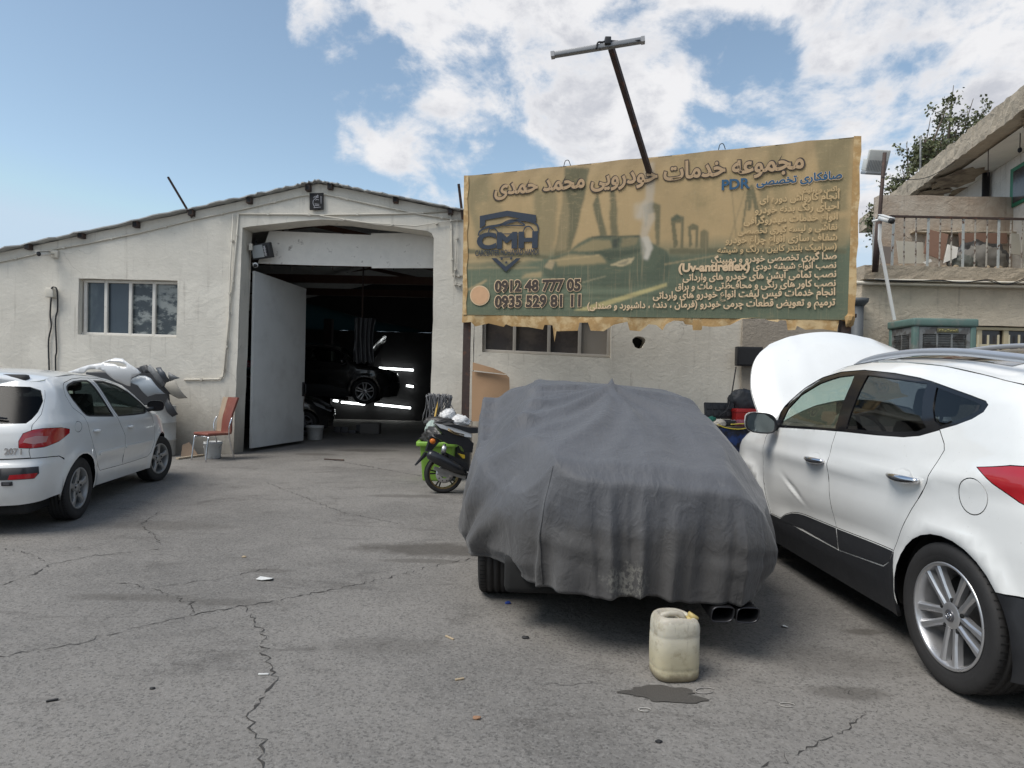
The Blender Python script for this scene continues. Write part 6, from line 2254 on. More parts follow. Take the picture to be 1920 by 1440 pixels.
    mb.build('brake_light', mat('dark_red_lamp', (.10, .008, .01), .2), tg)
    mb = MB()
    panel(mb, B, [('s', -.345, .63), ('s', -.42, .668), ('s', -.56, .676), ('e', .70, .678), ('e', 0, .664), ('e', 0, .26), ('e', .62, .27), ('s', -.56, .285), ('s', -.36, .31)] + arch(0, wr, .344, 186, 130, 8), (), .002, g=g)
    rb_ = mb.build('rear_bumper', paint, W)
    mb = MB()
    panel(mb, B, [('e', .755, .605), ('e', 0, .600), ('e', 0, .498), ('e', .735, .503), ('e', .758, .545)], (), 0, -.004, .01, g=.06)
    mb.build('bumper_insert', M_clad, rb_)
    mb = MB()
    panel(mb, B, [('e', .750, .552), ('e', .58, .545), ('e', .57, .505), ('e', .735, .508)], (), 0, -.009, .008, g=.05)
    mb.build('reflector', M_lampR, rb_)
    if full:
        mb = MB()
        q = B.P(B.qe(.56, .47), .47)
        mb.box((q[0] - .012, -.60, .452), (q[0] + .03, -.52, .488), bev=.004)
        mb.box((q[0] - .016, -.585, .462), (q[0] - .0121, -.535, .478), mi=1)
        mb.build('tow_eye_cover', [M_trim, mat_capgrey], rb_)

        class Fr:
            up, n = Vector((0, 0, 1)), Vector((-1, 0, 0))

            def __call__(s, y, z, off):
                p = B.P(B.qe(abs(y), z), z)
                return Vector((p[0] - .004 - off, y, z))
        text_on('model_badge', '207 i', (-.52, .722), (-.645, .720), mat_chrome, .002, .03, parent=tg, frame=Fr(), hscale=1.15, thick=.003)
        mb = MB()
        p = B.P(B.qe(0, .80), .80)
        mb.box((p[0] - .01, -.26, .72), (p[0] + .01, .26, .83), bev=.01)
        mb.build('plate_recess', paint, tg)
    mb = MB()
    panel(mb, B, [('s', 2.86, .495), ('s', 2.95, .495), ('s', 3.06, .535), ('n', .56, .545), ('n', 0, .55), ('n', 0, .22), ('n', .5, .22), ('s', 2.86, .24), ('s', 2.78, .28)], [[('n', .46, .50), ('n', .0, .50), ('n', .0, .29), ('n', .40, .30)]], .002, g=.07)
    fb_ = mb.build('front_bumper', paint, W)
    mb = MB()
    panel(mb, B, [('n', .46, .50), ('n', .0, .50), ('n', .0, .29), ('n', .40, .30)], (), 0, .03, 0, g=.08)
    panel(mb, B, [('n', .50, .66), ('n', .0, .66), ('n', .0, .555), ('n', .52, .55)], (), 0, .003, 0, g=.08)
    mb.build('grille', M_gloss, fb_)
    dsh = {}
    for s_ in (1, -1):
        side = (s_,)
        for nm, dpoly, wpoly, gm, hx in (('front', fdoor, fw_, M_glassT, 1.245), ('rear', rdoor, rw, M_glassT if full else M_glassD, .33)):
            mb = MB()
            panel(mb, B, dpoly, [wpoly], .0024, g=g, mirror=side, lmi=1)
            seam(mb, B, dpoly, side)
            d = mb.build('door', [paint, M_gloss], W)
            mb = MB()
            panel(mb, B, wpoly, [inset(B.loop(wpoly), .012)] if False else (), -.001, .008, .0, g=g, mirror=side)
            mb.build('window', gm, d)
            mb = MB()
            L = B.loop(wpoly)
            panel(mb, B, inset(L, -.004), [inset(L, .012)], 0, -.0015, .008, g=g, mirror=side, qz=True)
            mb.build('window_seal', M_trim, d)
            mb = MB()
            mz = .845 if nm == 'rear' else .820
            y = float(B.P(B.qs(hx, mz), mz)[1])
            P = [Vector((hx + t, s_ * (y + .026 * math.cos(t / .075 * PI / 2) ** .5), mz - t * .06)) for t in np.linspace(-.072, .072, 11)]
            mb.tube(P, [.010 + .008 * math.cos(t / .075 * PI / 2) for t in np.linspace(-.072, .072, 11)], 8)
            mb.build('handle', paint, d)
            mb = MB()
            x0, x1 = ((.40, 1.085) if nm == 'rear' else (1.13, 2.06))
            panel(mb, B, [(x0, .618), (x1 - .02, .612 - .02 * (x1 > 2)), (x1, .60 - .02 * (x1 > 2)), (x1 - .01, .578 - .02 * (x1 > 2)), (x0 + .01, .582)], (), 0, -.010, .014, g=.05, mirror=side)
            mb.build('rubbing_strip', paint, d)
        mb = MB()
        panel(mb, B, lamp, (), .002, -.002, .012, g=.035, mirror=side)
        lo_ = mb.build('tail_lamp', M_lampR, W)
        mb = MB()
        panel(mb, B, [('s', -.55, .865), ('s', -.58, .815), ('e', .71, .805), ('e', .645, .822), ('e', .66, .855), ('e', .72, .875)], (), 0, -.004, 0, g=.035, mirror=side)
        mb.build('reversing_lens', mat('pale_red_lens', (.46, .22, .21), .15, var=.1), lo_)
        mb = MB()
        panel(mb, B, hl, (), .002, .002, .012, g=.05, mirror=side)
        mb.build('headlight', M_lampW, W)
        mb = MB()
        panel(mb, B, fuel, (), .0026, 0, .012, g=.035, mirror=side)
        mb.build('fuel_flap', paint, W)
        mb = MB()                                  # black door mirror with a painted cap
        c = Vector((1.93, s_ * .905, 1.035))
        RM = Matrix.Translation(c) @ Matrix.Rotation(math.radians(-10 * s_), 4, 'Z')
        rows_ = []
        for xx, ww, hh in ((.0, .095, .068), (.03, .097, .070), (.07, .085, .062), (.10, .055, .042), (.112, .015, .012)):
            ring = [RM @ Vector((xx, ww * math.copysign(abs(math.cos(a)) ** .7, math.cos(a)), hh * math.copysign(abs(math.sin(a)) ** .7, math.sin(a)))) for a in [2 * PI * k / 18 for k in range(18)]]
            rows_.append(ring + [ring[0]])
        mb.grid(rows_)
        mb.add([RM @ Vector((.004, .095 * math.cos(a), .066 * math.sin(a))) for a in [2 * PI * k / 18 for k in range(18)]], [list(range(18))], mi=1)
        mb.tube([Vector((1.95, s_ * .88, 1.005)), Vector((1.93, s_ * .77, .985))], [.03, .04], 8)
        mb.build('mirror', [M_trim, M_gloss], W)
    underbody(W, -.66, 3.0, .18, .45, .80, (0, 2.443), wr)
    cabin(W, .40, 1.85, -.25, .65, .95, 1)
    for wx, st in ((0, 0), (2.443, steer)):
        for s_ in (1, -1):
            wheel(W, wx, s_ * .735, wr, .185, .200, 'star', (M_tyre, rimm or mat_alloy2, mat_brake, M_tyre2), st)
    return W, B


hat, BH = hatch('white five door hatchback parked at the left by the garage wall, its front wheels turned', M_paintw, steer=math.radians(-14))
place(hat, -5.053, 6.364, -.195)

# dark cars inside the hall
dk1, _b = hatch('black car standing on the hall floor beside the white bucket', M_paintk, rimm=mat('dark_alloy', (.16, .16, .17), .4, .6), full=False, name='black_car')
place(dk1, -7.55, 15.9, math.radians(72))
dk2, _b = crossover('black car raised on a lift inside the hall with its bonnet open', M_paintk, hood_open=True, detail=False, name='black_car', rail=False)
place(dk2, -6.75, 18.9, math.radians(86), .70)
lf = MB()
p = dk2.matrix_basis @ Vector((1.2, 1.25, 0))
lf.box((p.x - .12, p.y - .12, 0), (p.x + .12, p.y + .12, 3.2))
for dx in (-.9, .9):
    q = dk2.matrix_basis @ Vector((1.2 + dx, -.55, 0))
    lf.beam((p.x + dx * .05, p.y, .84), (q.x, q.y, .84), .10, .08)
tag(lf.build('car_lift', mat('lift_paint', (.05, .03, .03), .6)), 'car lift post holding up the raised black car in the dark hall', 'car lift')
# grey roof of another car beyond the crossover
nb, _b = crossover('dusty taupe car parked close beyond the white crossover, only its roof showing', carpaint('taupe_car_paint', (.17, .15, .125), .5, .4, .5), hood_open=False, detail=False)
nb.matrix_basis = Matrix.Translation((5.45, 5.5, 0)) @ Matrix.Rotation(PI / 2 + math.radians(4), 4, 'Z') @ Matrix.Scale(1.12, 4)
# ------------------------------------------------------------------ covered saloon
CX, CY, CA = .70, 4.56, .03
cvr = thing('covered_car', 'low saloon car hidden under a grey cover, tyres and twin exhausts showing', 'car')
place(cvr, CX, CY, CA)
C_PX = [-1.02, -1.0, -.94, -.45, .42, .75, 1.3, 1.75, 2.5, 3.3, 3.6, 3.65]
C_PZ = [.45, .84, .965, 1.0, 1.31, 1.39, 1.415, 1.38, 1.01, .86, .70, .5]
mb = MB()
rows = []
RO = math.radians(3.3)


def roll(y, z):
    return y * math.cos(RO) - (z - .3) * math.sin(RO), .3 + y * math.sin(RO) + (z - .3) * math.cos(RO)


for x in np.concatenate([[-1.02, -1.0, -.97, -.94], np.linspace(-.85, 3.4, 40), [3.5, 3.58, 3.65]]):
    w = float(np.interp(x, [-1.02, -.9, -.6, 0, 2.6, 3.2, 3.5, 3.65], [.36, .50, .66, .84, .84, .80, .70, .56]))
    t = float(np.interp(x, C_PX, C_PZ)) - .02
    g_ = max(0, t - .95) / .48
    zb = min(.88, t - .03)
    wr = min(w * .90, .58) if g_ > 0 else min(w * .93, .62 + .2 * max(0, min(1, (x + .75) / .4)))
    half = [(w * .93, .40), (w * .99, .48), (w, .6 * min(1, zb / .6)), (w * .97, zb * .92), ((w * .95 + wr) / 2, (zb + t) / 2), (wr, t - .03), (wr * .85, t - .01), (0, t)]
    full = [(-a, b) for a, b in half] + half[-2::-1]
    rows.append([Vector((x, *roll(a, b))) for a, b in full])
mb.grid(rows)
for r_, f_ in ((rows[0], 1), (rows[-1], -1)):
    mb.add(r_, [list(range(len(r_)))[::f_]])
mb.build('body', M_paintk, cvr)
mb = MB()
mb.box((-.75, -.70, .22), (3.4, .70, .44), bev=.04)
mb.build('underbody', M_under, cvr)
for wx in (0, 2.85):
    for s_ in (1, -1):
        wheel(cvr, wx, s_ * .765, .325, .25, .225, 'star', (M_tyre, mat_alloy, mat_brake, M_tyre2))
for y in (-.59, -.46):
    mb = MB()
    M = Matrix.Translation((-1.10, y, .262)) @ Matrix.Rotation(PI / 2, 4, 'Y')
    sq = lambda a, rx, ry: Vector((ry * math.copysign(abs(math.sin(a)) ** .5, math.sin(a)), rx * math.copysign(abs(math.cos(a)) ** .5, math.cos(a)) + .012 * math.sin(a), 0))
    ring = []
    for rx, ry, h in ((.050, .034, .35), (.058, .040, .02), (.060, .042, .0), (.056, .038, -.002), (.052, .034, .004), (.048, .031, .16)):
        ring.append([M @ (sq(2 * PI * k / 24, rx, ry) + Vector((0, 0, h))) for k in range(25)])
    mb.grid(ring)
    mb.build('exhaust_tip', mat('blued_chrome', (.05, .05, .055), .35, .8, .1), cvr)


def cover_mesh():
    """tailored cover: a rounded-rectangle top sheet carried on into a hanging, pleated skirt"""
    h = .024
    x0, x1, WW = -1.05, 3.69, .93
    cx, LL = (x0 + x1) / 2, (x1 - x0) / 2
    nx, ny = int(2 * LL / h) + 1, int(2 * WW / h) | 1
    A, Bq = np.meshgrid(np.linspace(-1, 1, nx), np.linspace(-1, 1, ny), indexing='ij')
    X, Y = LL * A, WW * Bq
    m = np.maximum(abs(A), abs(Bq))
    R = .42 * m
    dx, dy = abs(X) - (LL * m - R), abs(Y) - (WW * m - R)
    k = (dx > 0) & (dy > 0)
    d = np.hypot(dx, dy) + 1e-9
    f = np.maximum(dx, dy) / d
    X = np.where(k, np.sign(X) * (LL * m - R + dx * f), X) + cx
    Y = np.where(k, np.sign(Y) * (WW * m - R + dy * f), Y)
    sm = lambda t: np.clip(t, 0, 1) ** 2 * (3 - 2 * np.clip(t, 0, 1))

    def zc(x):
        t = np.interp(x, [-1.05, -.99, -.945, -.90, -.80, .55, .74, 1.3, 1.75, 2.5, 3.3, 3.6, 3.69], [.93, .965, 1.008, 1.02, 1.034, 1.385, 1.425, 1.45, 1.415, 1.05, .90, .76, .70])
        return t

    def top(x, y):
        ay = abs(y)
        dk = np.interp(x, [-1.05, -.7, -.3, .5, .8, 1.6, 2.3, 3.0, 3.69], [.61, .63, .66, .60, .57, .56, .66, .66, .55])
        dk = np.where(y > 0, np.maximum(dk, np.interp(x, [-1.05, -.7, -.3, .1, .5], [.80, .76, .70, .64, .57])), dk)
        shd = np.interp(x, [-1.05, -.8, -.3, 0, 2.6, 3.4, 3.69], [.70, .74, .83, .88, .88, .78, .66])
        zt = zc(x)
        t = np.clip((ay - dk) / (WW - dk), 0, 1)
        z = zt - .016 * (ay / dk) ** 2 * (ay < dk) - .016 * (ay >= dk) + (shd - zt + .016) * t ** 1.15
        # left door mirror pushes the sheet out
        z = z + (.20 * (y > 0) + .12) * np.exp(-((x - 1.95) / .40) ** 2 - ((ay - .90) / .22) ** 2)
        return z
    Y = np.where(Y > 0, Y * (1 + .17 * np.exp(-((X - 1.9) / .75) ** 2) + .05 * sm((X + .3) / .6) * sm((1.9 - X) / 1.0)), Y)
    Y0 = np.clip(Y, -.93, .93)
    Z = top(X, Y0)
    yl = np.minimum(.93, .50 + .52 * (X + 1.02))
    Y = np.where(Y < 0, Y * (1 - .19 * sm((-.10 - X) / .75)), Y * yl / .93)
    for _ in range(2):                                  # soften the creases a touch
        Zs = Z.copy()
        Zs[1:-1, 1:-1] = (Z[:-2, 1:-1] + Z[2:, 1:-1] + Z[1:-1, :-2] + Z[1:-1, 2:] + Z[1:-1, 1:-1]) / 5
        Z = Zs
    # folds fanning out from the aerial fin at the back of the roof
    dxx = .66 - X
    th = np.arctan2(Y, np.maximum(dxx, .02))
    r = np.hypot(dxx, Y)
    w = np.clip(r / .3, 0, 1) * np.clip(1 - (np.clip(dxx, 0, 9) / 1.72) ** 4, 0, 1) * np.clip(1 - (abs(Y) / .85) ** 6, 0, 1) * (dxx > 0)
    rid = lambda p, e=.03: 1 - np.sqrt(np.sin(p) ** 2 + e)
    Z = Z + .042 * w * (rid(th * 6.5 + .9 + .9 * np.sin(th * 4) + .5 * np.sin(r * 3), .012) - .4) + .022 * w * rid(th * 15 + 1.5 * np.sin(r * 3.1), .01)
    Z = Z + .045 * np.exp(-(r / .12) ** 1.1) + .045 * np.exp(-((th - .02) / .06) ** 2) * np.clip(1 - r / 1.2, 0, 1) * (dxx > 0) + .020 * np.exp(-((th + .55) / .08) ** 2) * np.clip(1 - r / 1.4, 0, 1) * (dxx > 0) + .035 * np.exp(-((th - .50) / .06) ** 2) * np.clip(1 - r / 1.4, 0, 1) * (dxx > 0)
    fl = sm((Y - .48) / .2)                             # left flank: long slanting folds from roof edge to shoulder
    ph = (X * .9 + (Z - 1) * 1.5)
    Z = Z + fl * (.06 * (rid(ph * 5.2 + 1.2 * np.sin(X * 2.3)) - .4) + .022 * rid(ph * 12 + X * 3))
    frs = sm((-Y - .50) / .2)
    Z = Z + frs * (.016 * (rid((X * .9 - Z * 1.4) * 4.5 + 1) - .4))
    Z = Z + .005 * rid(X * 7 + 3 * np.sin(Y * 5 + X), .05) * np.sin(Y * 8 + 2 * np.sin(X * 3)) + .003 * rid(X * 14 + Y * 12 + 2 * np.sin(Y * 9)) * sm((r - .2))
    V = np.stack([X, Y, Z], -1).reshape(-1, 3)
    idx = np.arange(nx * ny).reshape(nx, ny)
    F = [(idx[i, j], idx[i + 1, j], idx[i + 1, j + 1], idx[i, j + 1]) for i in range(nx - 1) for j in range(ny - 1)]
    per = np.concatenate([idx[:, 0], idx[-1, 1:], idx[-2::-1, -1], idx[0, -2:0:-1]])
    P = V[per]
    N = len(per)
    T = np.roll(P, -1, 0) - np.roll(P, 1, 0)
    for _ in range(6):
        T = (T + np.roll(T, 1, 0) + np.roll(T, -1, 0)) / 3
    T[:, 2] = 0
    T /= np.linalg.norm(T, axis=1)[:, None]
    Nn = np.stack([T[:, 1], -T[:, 0]], -1)
    s_ = np.concatenate([[0], np.cumsum(np.linalg.norm(np.diff(P, axis=0), axis=1))])
    x, y = P[:, 0], P[:, 1]
    rear = sm((-.72 - x) / .28)
    left = sm((y - .55) / .25)
    cr = np.clip(1 - np.hypot(x + .95, abs(y) - .78) / .62, 0, 1)
    hem = .345 + .05 * (y < 0) * np.clip(-y / .9, 0, 1) + .014 * np.sin(x * 2.3) + rear * (.028 * np.cos((y - .1) * 4.2) - .010) - .045 * np.exp(-((x - .15) / .42) ** 2) * left + .03 * cr * (y > 0) + .055 * (y < -.6) * rear * 0
    hem = hem + .012 * np.sin(s_ * 9 + 2 * np.sin(s_ * 2.1))
    nr = 30
    prev = per
    rows = [prev]
    for q in range(1, nr + 1):
        t = q / nr
        u = y + .05 * t * np.sin(y * 5)
        rid = lambda p, e=.04: 1 - np.sqrt(np.sin(p) ** 2 + e)
        g1 = np.minimum(1, .10 + t * 1.25)
        pl = rear * (.062 * (rid(u * PI / .27 + 1.1 * np.sin(u * 4.1) + .4) - .4) + .024 * (rid(u * PI / .125 + 2 * np.sin(u * 6) + 1.0 * t) - .4) + .005 * np.sin(u * 41 + 3 * t))
        sp = s_ + .55 * t * left
        pl = pl + (1 - rear) * (.040 * np.sin(sp * 2 * PI / .46 + 1.5 * np.sin(s_ * 1.3)) + .012 * np.sin(sp * 2 * PI / .19 + 2 * np.sin(s_ * 2.3)) * t)
        # one deep pinched fold just inside the left rear corner
        e = (y - .44 - .05 * t) / .026
        pl = pl + (x < -.6) * (.062 * np.exp(-e ** 2) - .035 * np.exp(-((y - .35 - .06 * t) / .05) ** 2)) * min(1, t * 3.2) * (1 - .35 * t)
        # horizontal slack creases above the bumper
        pl = pl + rear * .010 * np.sin(t * 19 + 3 * np.sin(y * 3)) * np.exp(-((t - .62) / .16) ** 2) * np.sin(y * 3 + .5)
        bul = .055 * math.sin(PI * min(1, t * .8)) * np.where(rear > .5, .7, 1.0) * (1 - .5 * cr)
        off = .012 + bul * .6 + .030 * t + .085 * sm((-.35 - x) / .5) * (y < -.5) * min(1, t * 1.9) - .02 * cr * (y > 0) * t - .10 * cr * (y < 0) * t + pl * g1 - .15 * t * np.exp(-((x - 1.9) / .8) ** 2) * (y > 0)
        tuck = -.05 * max(0, t - .85) / .15 * (1 - rear)          # elastic hem pulls in along the sides
        off = off + tuck
        zz = P[:, 2] + (hem - P[:, 2]) * t
        zz = zz - .02 * (t > 0) * rear * math.sin(PI * t) * 0
        ring = np.stack([x + Nn[:, 0] * off, y + Nn[:, 1] * off, zz], -1)
        base = len(V)
        V = np.vstack([V, ring])
        cur = np.arange(base, base + N)
        rows.append(cur)
        for k_ in range(N):
            F.append((prev[k_], cur[k_], cur[(k_ + 1) % N], prev[(k_ + 1) % N]))
        prev = cur
    # turned hem
    hm_ = V[prev].copy()
    cen = np.array([1.3, 0, 0])
    dv_ = hm_ - cen
    dv_[:, 2] = 0
    dv_ /= np.linalg.norm(dv_, axis=1)[:, None]
    for o_, dz in ((.001, -.006), (-.002, -.020), (-.016, -.018), (-.022, .06)):
        base = len(V)
        V = np.vstack([V, hm_ + dv_ * o_ + np.array([0, 0, dz])])
        cur = np.arange(base, base + N)
        for k_ in range(N):
            F.append((prev[k_], cur[k_], cur[(k_ + 1) % N], prev[(k_ + 1) % N]))
        prev = cur
    y_, z_ = V[:, 1].copy(), V[:, 2].copy()
    kk = np.clip((z_ - .25) / .6, .25, 1)
    V[:, 1] = np.where(True, y_ - (z_ - .3) * math.sin(RO), 0)
    V[:, 2] = z_ + y_ * math.sin(RO) * kk
    ky = [int(np.argmin(abs(V[per][:, 1] - yv) + 9 * (x > -.6))) for yv in (.43,)]
    seams = [[tuple(V[r_[k0]] + np.array([-.004, .0, 0])) for r_ in rows[1:]] for k0 in ky]
    return V, [tuple(int(i) for i in f) for f in F], seams


def cover_mat():
    m = bpy.data.materials.new('grey_cover_cloth')
    m.use_nodes = True
    t = NT(m.node_tree)
    b = m.node_tree.nodes['Principled BSDF']
    p = t.n('ShaderNodeTexCoord').outputs['Object']
    c = t.mix(t.ramp(t.noise(p, 2.0, 7, .62), .35, .7), (.100, .102, .110, 1), (.080, .083, .092, 1))
    c = t.mix(t.m('MULTIPLY', t.ramp(t.noise(p, 5, 9, .7), .58, .74), .35), c, (.16, .16, .16, 1))          # dust
    sep = t.n('ShaderNodeSeparateXYZ', i={0: p})
    z = t.m('ADD', sep.outputs[2], t.m('MULTIPLY_ADD', t.noise(p, 6, 7, .7), .36, -.18))
    c = t.mix(t.m('MULTIPLY', t.ramp(z, .52, .32), .7), c, (.060, .056, .052, 1))                            # mud along the hem
    # flaking bald patch low on the rear
    dd = t.vm('DISTANCE', t.vm('MULTIPLY', p, (0, 1, 1.3)), (0, .03, .16))
    bald = t.m('MULTIPLY', t.ramp(t.m('ADD', dd, t.m('MULTIPLY_ADD', t.noise(p, 11, 8, .7), .3, -.15)), .15, .08), t.ramp(t.noise(p, 38, 7, .75), .47, .55))
    bald = t.m('MULTIPLY', bald, t.ramp(sep.outputs[0], -.9, -1.0))
    c = t.mix(t.m('MULTIPLY', bald, .8), c, (.20, .195, .175, 1))
    t.put(b, 'Base Color', c)
    b.inputs['Roughness'].default_value = .62
    b.inputs['Specular IOR Level'].default_value = .35
    b.inputs['Sheen Weight'].default_value = .15
    wr = t.m('MULTIPLY', t.m('ABSOLUTE', t.m('SUBTRACT', t.noise(t.vm('MULTIPLY', p, (1, 1, .55)), 2.1, 4, .45, 1.2), .5)), -3.6)
    wrb = t.m('MULTIPLY', t.m('ABSOLUTE', t.m('SUBTRACT', t.noise(t.vm('MULTIPLY', p, (.7, 1.3, .8)), 8, 4, .5, 1.0), .5)), -1.3)
    wr = t.m('ADD', wr, wrb)
    wr2 = t.noise(t.vm('MULTIPLY', p, (.5, 2.2, .9)), 9, 6, .5, .8)
    h = t.m('ADD', t.m('MULTIPLY', wr, 1.0), t.m('MULTIPLY', wr2, .6))
    h = t.m('ADD', h, t.m('MULTIPLY', t.noise(p, 45, 5, .6), .12))
    t.put(b, 'Normal', t.n('ShaderNodeBump', i={'Strength': .42, 'Distance': .022, 'Height': h}))
    return m


M_cover = cover_mat()
V_, F_2, SM_ = cover_mesh()
mb = MB()
mb.add(V_.tolist(), F_2, True)
co_ = mb.build('car_cover', M_cover)
co_off = co_.location.copy()
co_.matrix_basis = cvr.matrix_basis @ Matrix.Translation(co_.location)
tag(co_, 'wrinkled dark grey cloth cover draped over the whole saloon car', 'car cover')
for sl_ in SM_:
    mb = MB()
    mb.tube([tuple(Vector(q) - co_off) for q in sl_], .0045, 5)
    mb.build('seam', M_cover, co_)
# ------------------------------------------------------------------ jerrycan
jc = thing('jerrycan', 'grimy yellowed plastic jerrycan standing behind the covered car', 'jerrycan', gx(1263, 1266), math.radians(8))


def can_mat():
    m = bpy.data.materials.new('grimy_plastic')
    m.use_nodes = True
    t = NT(m.node_tree)
    b = m.node_tree.nodes['Principled BSDF']
    p = t.n('ShaderNodeTexCoord').outputs['Object']
    z = t.n('ShaderNodeSeparateXYZ', i={0: p}).outputs[2]
    c = t.mix(t.ramp(z, .26, .08), (.56, .53, .44, 1), (.50, .45, .31, 1))
    c = t.mix(t.m('MULTIPLY', t.ramp(t.noise(p, 14, 8, .7), .50, .72), .6), c, (.25, .20, .115, 1))
    st = t.noise(t.vm('MULTIPLY', p, (60, 60, 4)), 1, 5, .6)
    c = t.mix(t.m('MULTIPLY', t.ramp(st, .60, .72), t.ramp(z, .16, .24, .15, .55)), c, (.14, .11, .075, 1))
    gz = t.m('ADD', z, t.m('MULTIPLY_ADD', t.noise(p, 20, 7, .7), .08, -.04))
    c = t.mix(t.m('MULTIPLY', t.ramp(gz, .062, .015), .75), c, (.13, .10, .06, 1))
    c = t.mix(t.m('MULTIPLY', t.ramp(gz, .285, .30), .5), c, (.33, .29, .24, 1))
    t.put(b, 'Base Color', c)
    b.inputs['Roughness'].default_value = .5
    b.inputs['Subsurface Weight'].default_value = .12
    b.inputs['Subsurface Radius'].default_value = (.03, .02, .01)
    t.put(b, 'Normal', t.n('ShaderNodeBump', i={'Strength': .35, 'Distance': .006, 'Height': t.noise(p, 24, 7, .6)}))
    return m


M_can = can_mat()
mb = MB()
hx, hy = .116, .098
prof = [(0, .0), (.80, .0), (.90, .004), (.965, .014), (.99, .03), (.985, .052), (.972, .058), (.985, .064), (1.0, .08), (1.0, .15), (.995, .212), (.978, .218), (.99, .224), (.995, .24), (.985, .27), (.955, .290), (.89, .304), (.78, .313), (.70, .312), (.62, .300), (.45, .292), (0, .290)]
rows = []
for k_, z in prof:
    row = []
    for i in range(49):
        a = 2 * PI * i / 48
        e_ = .62
        ca, sa = math.cos(a), math.sin(a)
        dent = 1 - .012 * math.sin(3 * a + z * 20) * (z > .03)
        row.append(Vector((hx * k_ * dent * math.copysign(abs(ca) ** e_, ca), hy * k_ * dent * math.copysign(abs(sa) ** e_, sa), z - (.018 * max(0, ca) if z > .26 else 0))))
    rows.append(row)
mb.grid(rows)
mb.build('body', M_can, jc)
mb = MB()
P = [Vector((x, .0, z)) for x, z in catmull([(-.085, .287), (-.06, .306), (-.02, .314), (.02, .311), (.045, .296)], 1) and [(-.085, .287), (-.065, .303), (-.03, .313), (.01, .312), (.035, .300), (.045, .285)]]
mb.tube(P, [.016, .016, .015, .015, .016, .017], 10)
mb.build('handle', M_can, jc)
mb = MB()
M = Matrix.Translation((.075, .0, .262)) @ Matrix.Rotation(math.radians(32), 4, 'Y')
mb.lathe([(0.03, .0), (.031, .02), (.024, .024), (.024, .028), (.029, .030), (.029, .046), (.025, .049), (0, .049)], M, 20)
mb.build('cap', mat('yellow_cap', (.46, .36, .14), .5, var=.2, vs=30), jc)
# ------------------------------------------------------------------ motor scooter (rear end visible, nose behind the cover)
fwd = Vector((math.cos(math.radians(18)), math.sin(math.radians(18)), 0))
nrm = Vector((fwd.y, -fwd.x, 0))                       # towards the camera
B0 = gx(831, 924)
mot = thing('motor_scooter', 'white and black motor scooter with gold rims parked behind the covered car', 'scooter', B0)


def bk(x8, y8, off=0.0):
    p = B0 + nrm * off
    return onplane(760 + x8 / 8, 760 + y8 / 8, tuple(p), tuple(nrm))


MBK = lambda off: Matrix(((fwd.x, 0, nrm.x, B0.x + nrm.x * off), (fwd.y, 0, nrm.y, B0.y + nrm.y * off), (0, 1, 0, 0), (0, 0, 0, 1)))


def bpoly(mb, pts, off, th, mi=None):
    P = [bk(x, y, off) for x, y in pts]
    mb.prism([((p - B0).dot(fwd), p.z) for p in P], th / 2, MBK(off), mi, h0=-th / 2)


M_gold = mat('gold_rim', (.30, .21, .10), .35, .8, .1)
M_mblk = mat('scooter_black', (.016, .017, .02), .35, var=.15, vs=15, coat=.3)
M_mwht = mat('scooter_white', (.62, .63, .64), .25, var=.05, coat=.6)


def bwheel(c, r, nm):
    M = Matrix(((fwd.x, 0, nrm.x, c.x), (fwd.y, 0, nrm.y, c.y), (0, 1, 0, c.z), (0, 0, 0, 1)))
    mb = MB()
    mb.lathe([(.035, -.05), (.035, .05), (.0, .052)], M, 16)
    for k in range(5):
        a = 2 * PI * k / 5 + .5
        for da in (-.13, .13):
            mb.beam(M @ Vector((.03 * math.cos(a), .03 * math.sin(a), 0)), M @ Vector(((r - .06) * math.cos(a + da), (r - .06) * math.sin(a + da), 0)), .014, .018)
    w_ = mb.build(nm, M_mblk, mot, True)
    mb = MB()
    mb.lathe([(r - .068, -.035), (r - .052, -.042), (r - .052, .042), (r - .062, .040), (r - .068, .03), (r - .072, 0), (r - .068, -.035)], M, 44)
    q = mb.build('rim', M_gold, w_, False)
    mb = MB()
    mb.lathe([(r - .055, -.04), (r - .035, -.06), (r - .01, -.05), (r, -.02), (r, .02), (r - .01, .05), (r - .035, .06), (r - .055, .04)], M, 48)
    t = mb.build('tyre', M_tyre, w_, False)
    for o in (q, t):
        iv = mot.matrix_basis.inverted()
        for v in o.data.vertices:
            v.co = iv @ v.co
    mb = MB()
    mb.lathe([(.055, .062), (.115, .062), (.115, .068), (.055, .068)], M, 32)
    for k in range(10):
        a = 2 * PI * k / 10
        mb.lathe([(.008, .0685), (.0, .0685)], M @ Matrix.Translation((.088 * math.cos(a), .088 * math.sin(a), 0)), 8, mi=1)
    d = mb.build('brake_disc', [mat_alloy, M_blackmat], w_, False)
    for v in d.data.vertices:
        v.co = mot.matrix_basis.inverted() @ v.co


